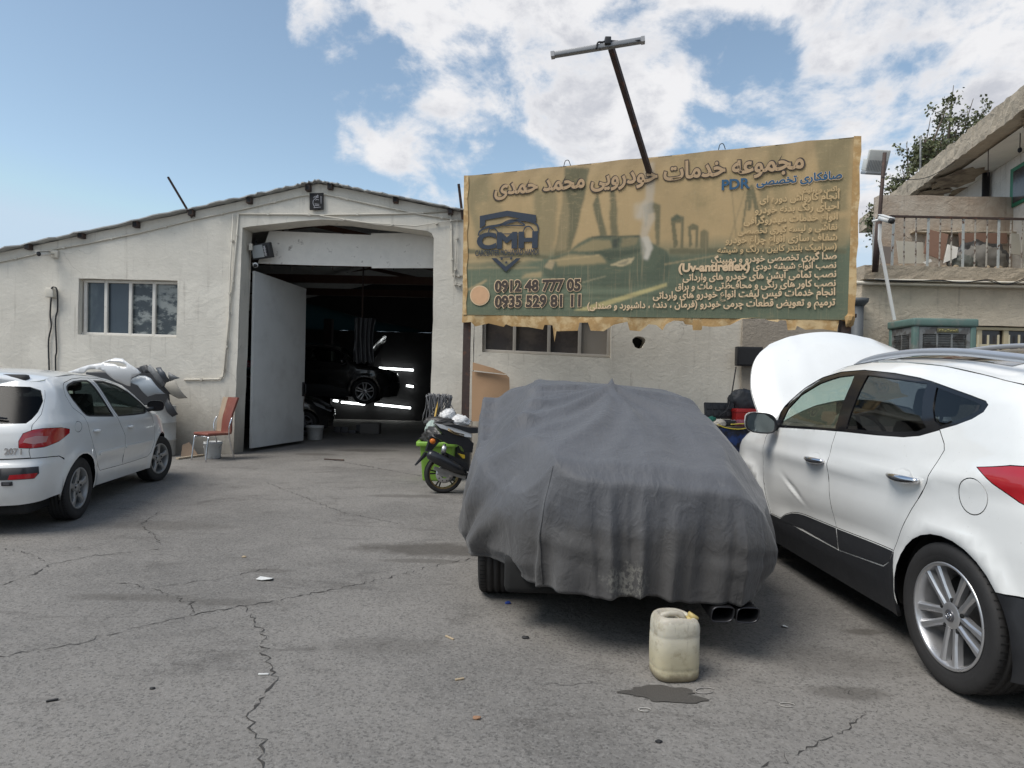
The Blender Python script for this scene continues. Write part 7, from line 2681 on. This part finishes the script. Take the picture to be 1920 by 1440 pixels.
RC = B0 + Vector((0, 0, .25))
bwheel(RC, .25, 'rear_wheel')
FC = B0 + fwd * 1.34 + Vector((0, 0, .25))
bwheel(FC, .25, 'front_wheel')
mb = MB()
a, b = bk(335, 720, .14), bk(880, 1010, .14)
L_ = (b - a)
mb.tube([a + L_ * t for t in (0, .06, .3, .75, 1)], [.035, .062, .075, .066, .045], 16)
mb.tube([b, b + fwd * .2 + Vector((0, 0, -.02))], .02, 8)
mb.build('exhaust', M_mblk, mot, True)
mb = MB()
mb.beam(bk(430, 940, .095), bk(900, 1085, .095), .03, .045)
bpoly(mb, [(450, 930), (560, 950), (660, 1040), (640, 1085), (520, 1060)], .085, .02)
mb.build('swing_arm', mat_alloy2, mot, True)
for off in (.10, -.10):
    mb = MB()
    mb.tube([bk(590, 580, off), bk(560, 750, off)], .018, 8)
    mb.tube([bk(588, 610, off), bk(565, 720, off)], .032, 12, mi=1)
    mb.build('shock_absorber', [M_mblk, mat_alloy], mot, True)
mb = MB()
bpoly(mb, [(430, 270), (560, 290), (720, 330), (880, 390), (960, 420), (960, 470), (860, 460), (740, 410), (640, 370), (500, 330)], .0, .22)
mb.build('tail_fairing', M_mwht, mot, True)
mb = MB()
bpoly(mb, [(440, 300), (520, 345), (700, 400), (900, 470), (1000, 560), (980, 700), (860, 690), (820, 610), (760, 580), (620, 570), (540, 530), (440, 470), (440, 430), (560, 440)], .0, .18)
bpoly(mb, [(370, 470), (400, 460), (440, 480), (520, 520), (380, 680), (300, 690)], .0, .10)
bpoly(mb, [(300, 700), (350, 720), (160, 890), (145, 900)], .0, .09)
bpoly(mb, [(600, 700), (760, 780), (900, 860), (960, 1010), (860, 1050), (700, 900)], .02, .16)
mb.build('rear_fender', M_mblk, mot, True)
mb = MB()
bpoly(mb, [(560, 285), (700, 275), (900, 320), (1100, 330), (1140, 400), (960, 410), (760, 345)], .0, .24)
mb.build('seat', M_trim, mot, True)
mb = MB()
c = bk(412, 540, .13)
M = Matrix(((fwd.x, 0, nrm.x, c.x), (fwd.y, 0, nrm.y, c.y), (0, 1, 0, c.z), (0, 0, 0, 1)))
mb.lathe([(.034, -.03), (.034, .01), (.026, .022), (0, .026)], M, 20)
mb.build('indicator', mat('amber_lens', (.55, .15, .015), .2, var=.05), mot, True)
mb = MB()
for y in (520, 495):
    mb.tube([bk(640, 350 + (520 - y), .113), bk(740, 405 + (520 - y), .113), bk(880, 440 + (520 - y), .113)], .006, 5)
mb.build('gold_stripe', M_gold, mot, True)
mb = MB()
bpoly(mb, [(790, 720), (880, 740), (880, 790), (850, 790)], .05, .1)
mb.build('side_cover', mat('yellow_plastic', (.50, .35, .03), .4), mot, True)
o_ = lambda s, z, off=0: B0 + fwd * s + nrm * off + Vector((0, 0, z))
mb = MB()                                              # floorboard, leg shield, fork and bars (behind the cover)
mb.beam(o_(.45, .32), o_(1.0, .30), .26, .10)
mb.beam(o_(.98, .28), o_(1.12, .95), .34, .10)
mb.beam(o_(1.1, .75), o_(1.32, .98), .30, .22)
mb.tube([o_(1.10, 1.02), o_(1.34, .26, .07)], .03, 8)
mb.tube([o_(1.10, 1.02), o_(1.34, .26, -.07)], .03, 8)
mb.tube([o_(1.05, 1.0, .34), o_(1.08, 1.03, .1), o_(1.08, 1.03, -.1), o_(1.05, 1.0, -.34)], .018, 8)
mb.build('front_fairing', M_mblk, mot, True)
mb = MB()
mb.tube([o_(.25, .22, -.02), o_(.10, .0, -.20)], .012, 6)
mb.build('side_stand', M_mblk, mot, True)
# ------------------------------------------------------------------ bin corner beside the doorway
c = gx(818, 902)
bin_ = thing('bin', 'lime green plastic bin full of rubbish behind the scooter', 'bin', (c.x, c.y + .2, 0))
M_lime = mat('lime_plastic', (.20, .38, .05), .45, var=.15, vs=7)
mb = MB()


def rrect(w, d, r, z, n=6):
    out = []
    for cx_, cy_, a0 in ((w - r, d - r, 0), (-w + r, d - r, 90), (-w + r, -d + r, 180), (w - r, -d + r, 270)):
        for k in range(n + 1):
            a = math.radians(a0 + 90 * k / n)
            out.append(Vector((cx_ + r * math.cos(a), cy_ + r * math.sin(a), z)))
    return out + [out[0]]


rows = [rrect(w, w * .95, .05, z) for w, z in ((.0501, .0), (.20, .0), (.205, .02), (.245, .50), (.25, .51))]
mb.grid(rows, flip=False)
mb.grid([rrect(w, w * .95, .05, z) for w, z in ((.24, .49), (.15, .42), (.0501, .42))], flip=False)
mb.build('body', M_lime, bin_)
mb = MB()
mb.grid([rrect(w, w * .95, .06, z) for w, z in ((.252, .495), (.29, .495), (.295, .505), (.295, .55), (.288, .562), (.24, .562), (.236, .50))], flip=False)
mb.build('rim', M_lime, bin_)
bx, by = bin_.location.x, bin_.location.y
lump('rubbish_bag', 'black bag stuffed in the top of the lime green bin', 'bag', (bx + .03, by - .02, .60), (.19, .17, .13), M_bag, 21, amp=.6)
M_netbag = mat('pale_net_bag', (.35, .42, .38), .6, var=.3, vs=30)
p = at(811, 808, by)
lump('net_bag', 'pale green checked bag poking out of the bin behind the scooter tail', 'bag', (p.x, by + .0, p.z), (.085, .08, .12), M_netbag, 22, amp=.4)
p = at(817, 789, by + .1)
lump('rubbish_bag', 'flat black bag lying under the white carrier bags', 'bag', (p.x + .05, by + .12, p.z - .02), (.17, .12, .06), M_bag, 27, amp=.5)
M_carrier = mat('white_carrier_bag', (.66, .66, .66), .4, var=.12, vs=9, bump=.5, bs=18)
for (x, y, r_, sd, lab) in ((838, 784, (.085, .07, .10), 23, 'taller white carrier bag piled beside the mop'), (860, 790, (.12, .08, .07), 24, 'wider white carrier bag with yellow print beside the wooden post'), (845, 777, (.05, .05, .06), 25, 'small knotted white bag top between the carrier bags')):
    p = at(x, y, by + .2)
    lump('carrier_bag', lab, 'bag', tuple(p), r_, M_carrier, sd, 'carrier bags piled by the bin', amp=.55)
st_ = MB()
p, q = at(870, 800, by + .25), at(846, 900, by + .25)
st_.box((p.x - .32, by + .08, 0), (p.x + .10, by + .45, at(860, 797, by + .2).z - .02), bev=.02)
tag(st_.build('storage_box', M_bag), 'dark plastic box under the carrier bags beside the bin', 'box')
# mop turned head-up
mp = thing('mop', 'grey string mop standing head up in the bin beside the doorway', 'mop', (bx, by, 0))
a, b = at(822, 748, by + .25), at(812, 800, by + .05)
mb = MB()
mb.tube([a, b, b + (b - a) * .6], .014, 8)
mb.build('handle', mat('yellow_wood', (.50, .33, .08), .5), mp, True)
mb = MB()
r = random.Random(5)
w0, w1 = at(800, 744, by + .25), at(848, 746, by + .25)
for k in range(70):
    t = r.random()
    s0 = w0.lerp(w1, t) + Vector((0, r.uniform(-.05, .05), r.uniform(-.02, .02)))
    L_ = r.uniform(.14, .46)
    sw_ = r.gauss(0, .07) + (t - .5) * -.12
    mb.tube(catmull([s0, s0 + Vector((r.gauss(0, .03), r.uniform(-.05, .02), .03)), s0 + Vector((sw_ * .4 + r.gauss(0, .02), r.uniform(-.06, .02), -L_ * .5)), s0 + Vector((sw_, r.uniform(-.03, .03), -L_))], 3), .0075, 5)
mb.tube([w0, w1], .022, 8)
mb.build('strings', mat('grey_strings', (.16, .16, .165), .95, var=.35, vs=30), mp, True)
mb = MB()
p, q = at(816, 790, by + .1), at(797, 880, by - .12)
mb.tube([p, q, q + (q - p) * .2], .011, 7)
tag(mb.build('broom_stick', mat('yellow_stick', (.58, .42, .06), .5)), 'yellow stick leaning against the left side of the lime bin', 'stick')
# flattened cardboard against the wall by the billboard post
board('cardboard_sheet', 'large flattened cardboard box leaning on the wall behind the billboard post', 'cardboard', [(884, 696), (950, 703), (955, 708), (957, 790), (884, 790)], 11.45, M_card, th=.03, lean=.22)
board('cardboard_flap', 'folded cardboard flap sloping above the large flattened box', 'cardboard', [(886, 679), (925, 690), (951, 702), (886, 694)], 11.55, M_card, th=.01, lean=.3)
board('cardboard_strip', 'narrow strip of cardboard standing left of the billboard post', 'cardboard', [(876, 702), (881, 700), (876, 800), (862, 800)], 11.6, mat('light_cardboard', (.50, .36, .25), .85), th=.02, lean=.1)
# ------------------------------------------------------------------ chair and odds by the left wall
cpos = gx(376, 866)
ch = thing('chair', 'red vinyl dining chair with tall back and chrome legs by the garage wall', 'chair', (cpos.x + .06, cpos.y + .28, 0), math.radians(146))
M_vinyl = mat('worn_red_vinyl', (.19, .055, .038), .45, var=.3, vs=6, col2=(.25, .12, .08), mixs=4, lo=.5, hi=.7)
M_tan = mat('tan_vinyl', (.34, .26, .185), .5, var=.2, vs=6)
mb = MB()
mb.box((-.215, -.20, .425), (.215, .215, .475), bev=.022)
mb.build('seat', M_vinyl, ch)


def backpanel(x0, x1):
    rows = []
    for z, yb, k_ in ((.44, -.185, 1), (.5, -.20, 1), (.62, -.205, .94), (.75, -.225, .90), (.88, -.265, .93), (1.0, -.30, 1), (1.045, -.315, 1), (1.06, -.32, .96)):
        rows.append((z, yb, k_))
    mb = MB()
    C_ = catmull(rows, 4)
    for off, fl in ((.0, True), (-.035, False)):
        mb.grid([[Vector((x0 * k_ + (x1 - x0) * k_ * t, yb + off + .012 * math.sin(PI * t) * (off == 0), z)) for t in np.linspace(0, 1, 9)] for z, yb, k_ in C_], flip=fl)
    for xx, fl in ((x0, False), (x1, True)):
        mb.grid([[Vector((xx * k_, yb, z)), Vector((xx * k_, yb - .035, z))] for z, yb, k_ in C_], flip=fl)
    z, yb, k_ = C_[-1]
    mb.grid([[Vector((x0 * k_ + (x1 - x0) * k_ * t, yb + o, z)) for t in np.linspace(0, 1, 5)] for o in (0, -.035)], flip=True)
    return mb


backpanel(-.21, .06).build('backrest', M_vinyl, ch)
backpanel(.062, .21).build('back_side_panel', M_tan, ch)
for x in (-.2, .2):
    mb = MB()
    mb.tube(catmull([(x, .19, .42), (x * 1.03, .215, .2), (x * 1.05, .235, 0)], 5), .0125, 8)
    mb.build('leg', mat_chrome, ch)
    mb = MB()
    mb.tube(catmull([(x * 1.12, -.215, .72), (x * 1.16, -.17, .60), (x * 1.05, -.17, .44), (x, -.23, .2), (x * 1.02, -.29, 0)], 5), .0125, 8)
    mb.build('leg', mat_chrome, ch)
mb = MB()
mb.tube([(-.2, .19, .412), (.2, .19, .412)], .011, 8)
mb.build('stretcher', mat_chrome, ch)


def bucket(name, label, c, r0, r1, h, m, content=None, cat='bucket'):
    root = thing(name, label, cat, (c.x, c.y, 0))
    mb = MB()
    mb.lathe([(0, .004), (r0 - .01, .0), (r0, .012), (r1, h - .04), (r1 + .008, h - .038), (r1 + .008, h - .022), (r1 + .003, h - .02), (r1 + .006, h), (r1 - .004, h), (r0 - .006, .02), (0, .02)], Matrix(), 36)
    mb.build('body', m, root)
    mb = MB()
    mb.tube([(r1 + .005, 0, h - .05)] + [(r1 * 1.03 * math.cos(a), -r1 * .55 * math.sin(a) - .02, h - .05 - .10 * math.sin(a)) for a in [PI * k / 10 for k in range(1, 10)]] + [(-r1 - .005, 0, h - .05)], .004, 5)
    mb.build('handle', mat_alloy2, root)
    return root


M_buck = mat('dirty_white_bucket', (.55, .56, .56), .5, var=.15, vs=7, col2=(.33, .31, .28), mixs=6, lo=.55, hi=.7)
bc_ = gx(392, 861)
bucket('bucket', 'dirty white paint bucket under the red chair', Vector((bc_.x, bc_.y + .14, 0)), .125, .145, .29, M_buck)
bc_ = gx(588, 825)
bucket('bucket', 'white bucket standing just inside the dark doorway', Vector((bc_.x, bc_.y + .1, 0)), .16, .19, .32, M_buck)
board('plywood_offcut', 'triangular plywood offcut leaning behind the chair legs', 'board', [(338, 835), (350, 830), (374, 858), (338, 862)], 11.55, mat('plywood', (.28, .20, .14), .85, var=.2), th=.015, lean=.3)
mb = MB()
a, b = gx(332, 862), gx(378, 856)
mb.beam(a + Vector((0, 0, .02)), b + Vector((0, .1, .02)), .06, .025)
tag(mb.build('plank', mat('pale_plank', (.42, .35, .26), .85)), 'pale plank lying on the ground under the red chair', 'plank')
# ------------------------------------------------------------------ heap of car body parts behind the hatchback


def cpx(l):
    return [(140 + x / 8.727, 660 + y / 8.727) for x, y in l]


def sheet(name, label, cat, poly, Y, m, bulge=.12, hole=None, th=.006, slope=0.0):
    P = dens([tuple(xz(x, y, Y)) for x, y in poly], .05)
    H = [dens([tuple(xz(x, y, Y)) for x, y in hole], .04)] if hole else []
    V, F = cdt(P, H, .05)
    A = np.array(V)
    c, s = A.mean(0), (A.max(0) - A.min(0)) / 2 + 1e-6
    u = (A - c) / s
    yy = Y - bulge * np.clip(1 - (u[:, 0] ** 2 * .6 + u[:, 1] ** 2), -1, 1) + slope * u[:, 1]
    mb = MB()
    n = len(V)
    vs = [(A[i, 0], yy[i], A[i, 1]) for i in range(n)] + [(A[i, 0], yy[i] + th, A[i, 1]) for i in range(n)]
    fs = list(F) + [tuple(i + n for i in f[::-1]) for f in F]
    cnt = {}
    for f in F:
        for a, b in ((f[0], f[1]), (f[1], f[2]), (f[2], f[0])):
            cnt[(a, b)] = 1
    fs += [(b, a, a + n, b + n) for a, b in cnt if (b, a) not in cnt]
    mb.add(vs, fs, True)
    return tag(mb.build(name, m), label, cat, 'loose car body parts by the garage wall')


M_partgrey = mat('primer_grey_panel', (.34, .38, .42), .35, var=.1, vs=4, coat=.3)
M_partw = mat('loose_white_panel', (.66, .67, .68), .3, var=.08, vs=4, coat=.5, col2=(.45, .45, .45), mixs=3, lo=.6, hi=.75)
M_partd = mat('dark_plastic_part', (.035, .037, .042), .5, var=.2, vs=6)
M_partm = mat('mid_grey_part', (.16, .165, .17), .5, var=.2, vs=6)
sheet('bumper_shell', 'white bumper shell with headlight cut-out lying on top of the heap of car parts', 'bumper', cpx([(-120, 330), (0, 300), (250, 220), (480, 180), (600, 125), (680, 95), (800, 110), (950, 210), (1060, 280), (1120, 345), (960, 420), (890, 560), (850, 555), (700, 470), (640, 420), (560, 330), (470, 290), (380, 280), (260, 290), (200, 345), (0, 380), (-120, 400)]), 11.1, M_partw, .10,
      cpx([(500, 172), (620, 158), (740, 165), (860, 200), (905, 240), (850, 248), (760, 232), (700, 200)]))
sheet('fender_panel', 'blue grey fender panel hanging below the white bumper shell', 'fender', cpx([(905, 510), (950, 430), (1050, 385), (1160, 390), (1260, 430), (1330, 510), (1400, 600), (1470, 685), (1330, 690), (1190, 730), (1130, 640), (1070, 550), (960, 510)]), 11.15, M_partgrey, .07)
sheet('plastic_trim', 'dark jagged plastic liner between the white bumper and the grey trim', 'car part', cpx([(1050, 240), (1170, 205), (1200, 260), (1300, 380), (1420, 560), (1500, 700), (1560, 690), (1440, 500), (1350, 370), (1250, 340), (1120, 345)]), 11.35, M_partd, .05)
sheet('plastic_trim', 'light grey torn trim strip hanging over the dark liner', 'car part', cpx([(1185, 235), (1220, 200), (1290, 250), (1440, 400), (1475, 530), (1420, 570), (1300, 380), (1200, 290)]), 11.2, M_partm, .05)
sheet('plastic_trim', 'dark blue grey curved trim at the right top of the car parts', 'car part', cpx([(1300, 255), (1420, 248), (1520, 340), (1560, 470), (1480, 505), (1440, 380), (1390, 310)]), 11.15, mat('slate_part', (.06, .07, .085), .45), .10)
sheet('headlight_unit', 'broken headlight frame sticking out at the right tip of the heap', 'car part', cpx([(1530, 325), (1725, 425), (1640, 450), (1560, 480), (1545, 400)]), 11.2, M_partm, .04)
sheet('plastic_sheet', 'beige crumpled plastic sheet hanging beneath the headlight frame', 'car part', cpx([(1500, 500), (1650, 460), (1740, 600), (1835, 755), (1700, 765), (1580, 690), (1480, 560)]), 11.5, mat('beige_sheet', (.33, .31, .27), .7), .06)
sheet('plastic_trim', 'black flap of liner dangling lowest beside the hatchback wing', 'car part', cpx([(1500, 760), (1560, 800), (1640, 900), (1690, 1020), (1600, 1062), (1530, 980), (1480, 860)]), 11.35, M_partd, .06)
sheet('inner_liner', 'black inner liner visible under the white bumper shell', 'car part', cpx([(180, 330), (640, 300), (1060, 250), (1180, 210), (1280, 330), (1400, 300), (1500, 400), (1540, 560), (1560, 800), (1470, 900), (1360, 900), (900, 900), (200, 480)]), 11.55, M_partd, .03)
dr = MB()
p = at(300, 760, 11.6)
dr.lathe([(0, 0), (.24, 0), (.25, .02), (.25, .28), (.26, .29), (.25, .30), (.25, .58), (.26, .59), (.25, .60), (.25, .86), (.255, .88), (.24, .88), (0, .86)], Matrix.Translation((p.x, 11.62, 0)), 36)
tag(dr.build('drum', mat('pale_drum', (.42, .42, .40), .6, var=.2)), 'pale drum holding up the heap of loose car parts', 'drum')
dr = MB()
p = at(215, 700, 11.6)
dr.box((p.x - .75, 11.62, 0), (p.x + .45, 11.95, 1.25), bev=.02)
dr.box((p.x - .78, 11.59, .6), (p.x + .48, 11.619, .66))
tag(dr.build('parts_rack', M_partd), 'dark rack behind the hatchback carrying the loose car parts', 'rack')
# ------------------------------------------------------------------ workbench between the covered car and the crossover
YW = 10.2
bp0, bp1 = at(1270, 797, YW), at(1425, 797, YW)
wb = thing('workbench', 'cluttered workbench with a blue tarpaulin front beside the white crossover', 'workbench', (bp0.x, YW, 0))
mb = MB()
mb.box((bp0.x, YW, bp0.z - .04), (bp1.x, YW + .7, bp0.z), bev=.008)
mb.build('top', mat('greasy_wood', (.10, .085, .07), .7, var=.3), wb, True)
for x in (bp0.x + .04, bp1.x - .04):
    for y in (YW + .05, YW + .65):
        mb = MB()
        mb.box((x - .03, y - .03, 0), (x + .03, y + .03, bp0.z - .041))
        mb.build('leg', M_rust, wb, True)
mb = MB()
rows = []
for j in range(9):
    rows.append([Vector((bp0.x + (bp1.x - bp0.x) * i / 30, YW - .02 - .02 * math.sin(i * 1.3) * (j / 8) - .012 * math.sin(i * 2.9 + j), bp0.z - .03 - .6 * j / 8)) for i in range(31)])
mb.grid(rows)
mb.build('tarpaulin', mat('blue_tarp', (.012, .035, .13), .5, var=.5, vs=9, col2=(.01, .012, .02), mixs=5), wb, True)
tcase = MB()
c0, c1 = at(1322, 762, YW + .35), at(1377, 792, YW + .35)
MT = Matrix.Translation((c0.x, YW + .33, bp0.z + .10)) @ Matrix.Rotation(math.radians(-14), 4, 'X')
tcase.box((0, 0, 0), (c1.x - c0.x, .05, .26), bev=.012, M=MT)
for i in range(4):
    for j in range(2):
        tcase.box((.03 + .105 * i, -.012, .03 + .11 * j), (.11 + .105 * i, -.0005, .11 + .11 * j), bev=.006, M=MT)
tcase.box((c0.x, YW + .02, bp0.z + .003), (c1.x, YW + .31, bp0.z + .085), bev=.012)
tag(tcase.build('tool_case', M_black), 'open black tool case on the workbench', 'tool case')
rbx = MB()
c0, c1 = at(1376, 766, YW + .25), at(1425, 782, YW + .25)
rbx.box((c0.x, YW + .12, bp0.z + .07), (c1.x, YW + .42, c0.z), bev=.02)
rbx.box((c0.x - .01, YW + .11, c0.z - .05), (c1.x + .01, YW + .43, c0.z - .035), bev=.004)
rbx.box((c0.x + .1, YW + .14, bp0.z + .002), (c1.x - .02, YW + .40, bp0.z + .068), mi=1)
tag(rbx.build('toolbox', [mat('red_toolbox', (.42, .02, .018), .4, var=.15), M_black]), 'red toolbox on the workbench next to the raised bonnet', 'toolbox')
p = at(1392, 752, YW + .5)
lump('tool_bag', 'dark grey bag slumped against the wall behind the red toolbox', 'bag', (p.x + .02, YW + .52, p.z - .06), (.20, .12, .20), M_partd, 41, amp=.4)
r = random.Random(12)
cols_ = [('rag', (.42, .34, .32)), ('rag', (.10, .10, .11)), ('rag', (.5, .46, .40)), ('rag', (.24, .08, .11)), ('rag', (.55, .55, .52)), ('rag', (.14, .12, .06)), ('rag', (.3, .3, .33)), ('rag', (.09, .08, .08))]
labs = ['pinkish rag at the right end of the workbench clutter', 'black rag at the left front of the workbench', 'cream rag in the middle front of the workbench', 'maroon rag below the red toolbox', 'white crumpled paper beside the green can', 'olive rag at the back left of the workbench', 'grey rag between the tool case and the red toolbox', 'dark rag at the left back corner of the workbench']
for k, (nm, col) in enumerate(cols_):
    x = (1402, 1316, 1350, 1390, 1312, 1305, 1378, 1296)[k]
    yo = (.05, .04, .0, .02, .10, .40, .06, .5)[k]
    p = at(x, 790, YW + yo)
    lump('rag', labs[k], 'rag', (p.x, YW + yo + .05, bp0.z + .035), (r.uniform(.06, .12), r.uniform(.04, .07), r.uniform(.03, .055)), mat('rag_cloth', col, .9, var=.3, vs=20), 50 + k, 'rags on the workbench', amp=.6)
gc = MB()
p = at(1322, 785, YW + .05)
gc.lathe([(0, 0), (.055, 0), (.057, .01), (.057, .13), (.05, .14), (.03, .145), (.03, .17), (0, .17)], Matrix.Translation((p.x, YW + .06, bp0.z + .057)) @ Matrix.Rotation(math.radians(72), 4, 'Y'), 20)
tag(gc.build('can', mat('green_can', (.02, .14, .10), .35, .3, .1)), 'dark green can lying on the workbench', 'can')
cbm = MB()
P = catmull([at(x, y, YW - .03) + Vector((0, 0, .01)) for x, y in ((1345, 797), (1360, 803), (1385, 806), (1405, 802), (1398, 796), (1370, 797))], 6)
cbm.tube(P, .010, 6)
tag(cbm.build('yellow_cable', mat('yellow_hose', (.50, .40, .05), .5)), 'yellow cable coiled on the front edge of the workbench', 'cable')
crt = MB()
p = at(1300, 780, YW + .3)
crt.box((p.x - .10, YW + .25, bp0.z + .002), (p.x + .1, YW + .42, bp0.z + .12), bev=.01)
tag(crt.build('carton', M_card), 'small brown carton at the left back of the workbench', 'carton')
# ------------------------------------------------------------------ inside the hall
mb = MB()
rows = []
a, b = at(664, 596, 15.0), at(704, 596, 15.0)
zb = at(684, 680, 15.0).z
for j in range(14):
    t = j / 13
    rows.append([Vector((a.x + (b.x - a.x) * (i / 24) * (1 - .1 * math.sin(t * 3)) , 15.0 + .07 * math.sin(i * 1.15 + .5 * math.sin(t * 4)) + .03 * math.sin(i * 2.7 + t * 3), a.z + (zb - a.z) * t + .03 * math.sin(i * .9) * t)) for i in range(25)])
mb.grid(rows)
mb.grid([[p + Vector((0, .012, 0)) for p in r_] for r_ in rows], flip=True)
tag(mb.build('hanging_sheet', mat('black_polythene', (.03, .03, .032), .35, var=.2)), 'black plastic sheet hanging from the hall roof before the raised car', 'sheet')
mb = MB()
c = at(684, 560, 15.0)
mb.tube([(c.x - .06, 15.05, a.z), (c.x - .06, 15.05, 4.2)], .02, 6)
tag(mb.build('hanger_pole', M_rust), 'thin pole carrying the hanging black plastic sheet', 'pole')
mb = MB()
p, q = at(690, 818, 17), at(640, 812, 17)
mb.box((p.x - .2, 16.9, 0), (p.x + .3, 17.2, .28), bev=.02)
tag(mb.build('carton', mat('dull_carton', (.16, .15, .14), .8)), 'grey carton on the hall floor in front of the dark cars', 'carton')
r = random.Random(3)
for k in range(5):
    p = gx(632 + 14 * k, 812 + r.uniform(-3, 3))
    mb = MB()
    mb.box((p.x - .08, p.y - .06, 0), (p.x + .1, p.y + .06, r.uniform(.08, .2)), bev=.015, M=Matrix.Translation((0, 0, 0)))
    tag(mb.build('toolbox', mat('dim_toolbox', (.10, .10, .11), .5, var=.3)), 'dim tool box on the hall floor in front of the lower black car', 'box', 'tool boxes on the hall floor')
# ------------------------------------------------------------------ litter
M_paper = mat('litter_paper', (.62, .62, .60), .8, var=.1)
M_stick = mat('wood_splinter', (.42, .33, .22), .9, var=.2)
M_dk = mat('litter_dark', (.02, .02, .021), .7)


def litter(x, y, kind, lab, cat, L=.05, m=None, rz=0.0):
    p = gx(x, y)
    mb = MB()
    M = Matrix.Translation(p) @ Matrix.Rotation(rz, 4, 'Z')
    if kind == 'stick':
        mb.box((-L / 2, -.005, .001), (L / 2, .005, .009), M=M, bev=.002)
    elif kind == 'scrap':
        rr = random.Random(int(x))
        vs = [Vector((0, 0, .018))] + [Vector((L * rr.uniform(.6, 1.1) * math.cos(a), L * .7 * rr.uniform(.6, 1.1) * math.sin(a), rr.uniform(.002, .022))) for a in [2 * PI * k / 7 for k in range(7)]]
        F = [(0, k + 1, (k + 1) % 7 + 1) for k in range(7)]
        mb.add([M @ v for v in vs] + [M @ (v - Vector((0, 0, .002))) for v in vs], F + [tuple(i + 8 for i in f[::-1]) for f in F])
    elif kind == 'loop':
        mb.tube([M @ Vector((L * math.cos(a), L * .55 * math.sin(a), .004)) for a in [2 * PI * k / 18 for k in range(16)]], .0025, 5)
    else:
        mb.ico((p.x, p.y, L * .3), (L, L * .7, L * .45), 2, jit=.2, seed=int(x))
    tag(mb.build(cat.replace(' ', '_'), m or M_paper), lab, cat, 'litter on the yard')


litter(499, 1087, 'scrap', 'torn white scrap lying left of the covered car', 'paper scrap', .075)
litter(494, 1266, 'stick', 'small white stub beside the long ground crack', 'cigarette stub', .05, M_paper, .1)
litter(286, 1292, 'pebble', 'little black lump on the near left ground', 'lump', .013, M_dk)
litter(98, 1315, 'stick', 'dark twig on the ground at the near left edge', 'twig', .045, M_dk, .5)
litter(862, 1275, 'stick', 'brown splinter on the ground, nearest the middle of the picture', 'splinter', .045, M_stick, .4)
litter(894, 1348, 'pebble', 'small brick chip on the near ground left of the jerrycan', 'brick chip', .018, mat('brick_chip', (.3, .17, .10), .9))
litter(843, 1197, 'stick', 'pale splinter left of the jerrycan', 'splinter', .07, M_stick, -.8)
litter(952, 1132, 'pebble', 'tiny blue cap by the rear tyre of the covered car', 'cap', .022, mat('blue_cap', (.02, .05, .25), .4))
litter(985, 1197, 'pebble', 'small dark scrap between the rear tyre and the jerrycan', 'scrap', .02, M_dk)
litter(1476, 1323, 'loop', 'loop of thin wire on the ground right of the jerrycan', 'wire', .035, mat('thin_wire', (.35, .33, .3), .5))
litter(1322, 1296, 'loop', 'bent wire beside the wet patch', 'wire', .05, mat('thin_wire', (.3, .28, .26), .5), .3)
litter(1209, 1332, 'loop', 'flat pale ring below the wet patch', 'ring', .028, mat('pale_ring', (.4, .38, .35), .6))
litter(1470, 1177, 'scrap', 'pale flake on the ground between covered car and crossover', 'flake', .025, M_paper)
litter(1235, 1392, 'pebble', 'black pebble near the bottom middle of the yard', 'pebble', .015, M_dk)
litter(458, 1045, 'pebble', 'pale pebble on the cracked ground left of the white scrap', 'pebble', .02, M_stick)
litter(880, 972, 'pebble', 'stone lying against the left side of the covered car', 'stone', .05, M_stone)
mb = MB()
p, q = gx(608, 862), gx(645, 864)
mb.tube([p + Vector((0, 0, .012)), q + Vector((0, 0, .012))], .012, 6)
tag(mb.build('steel_rod', M_rust), 'short rod lying on the ground in front of the doorway', 'rod')
# ------------------------------------------------------------------ workshop row behind the camera (seen only in reflections)
nb_ = thing('workshop', 'plain brick workshop with flat eave across the yard', 'building', (0, -9, 0))
mb = MB()
mb.box((-16, -9.4, 0), (16, -9, 4.2))
mb.build('wall', M_wall2, nb_, True)
mb = MB()
mb.box((-16.2, -9.5, 4.21), (16.2, -8.0, 4.45))
mb.build('roof', M_conc, nb_, True)
for k in range(4):
    mb = MB()
    mb.box((-13 + 7.2 * k, -8.99, .05), (-9.5 + 7.2 * k, -8.93, 3.1))
    mb.build('shutter', M_sheet, nb_, True)
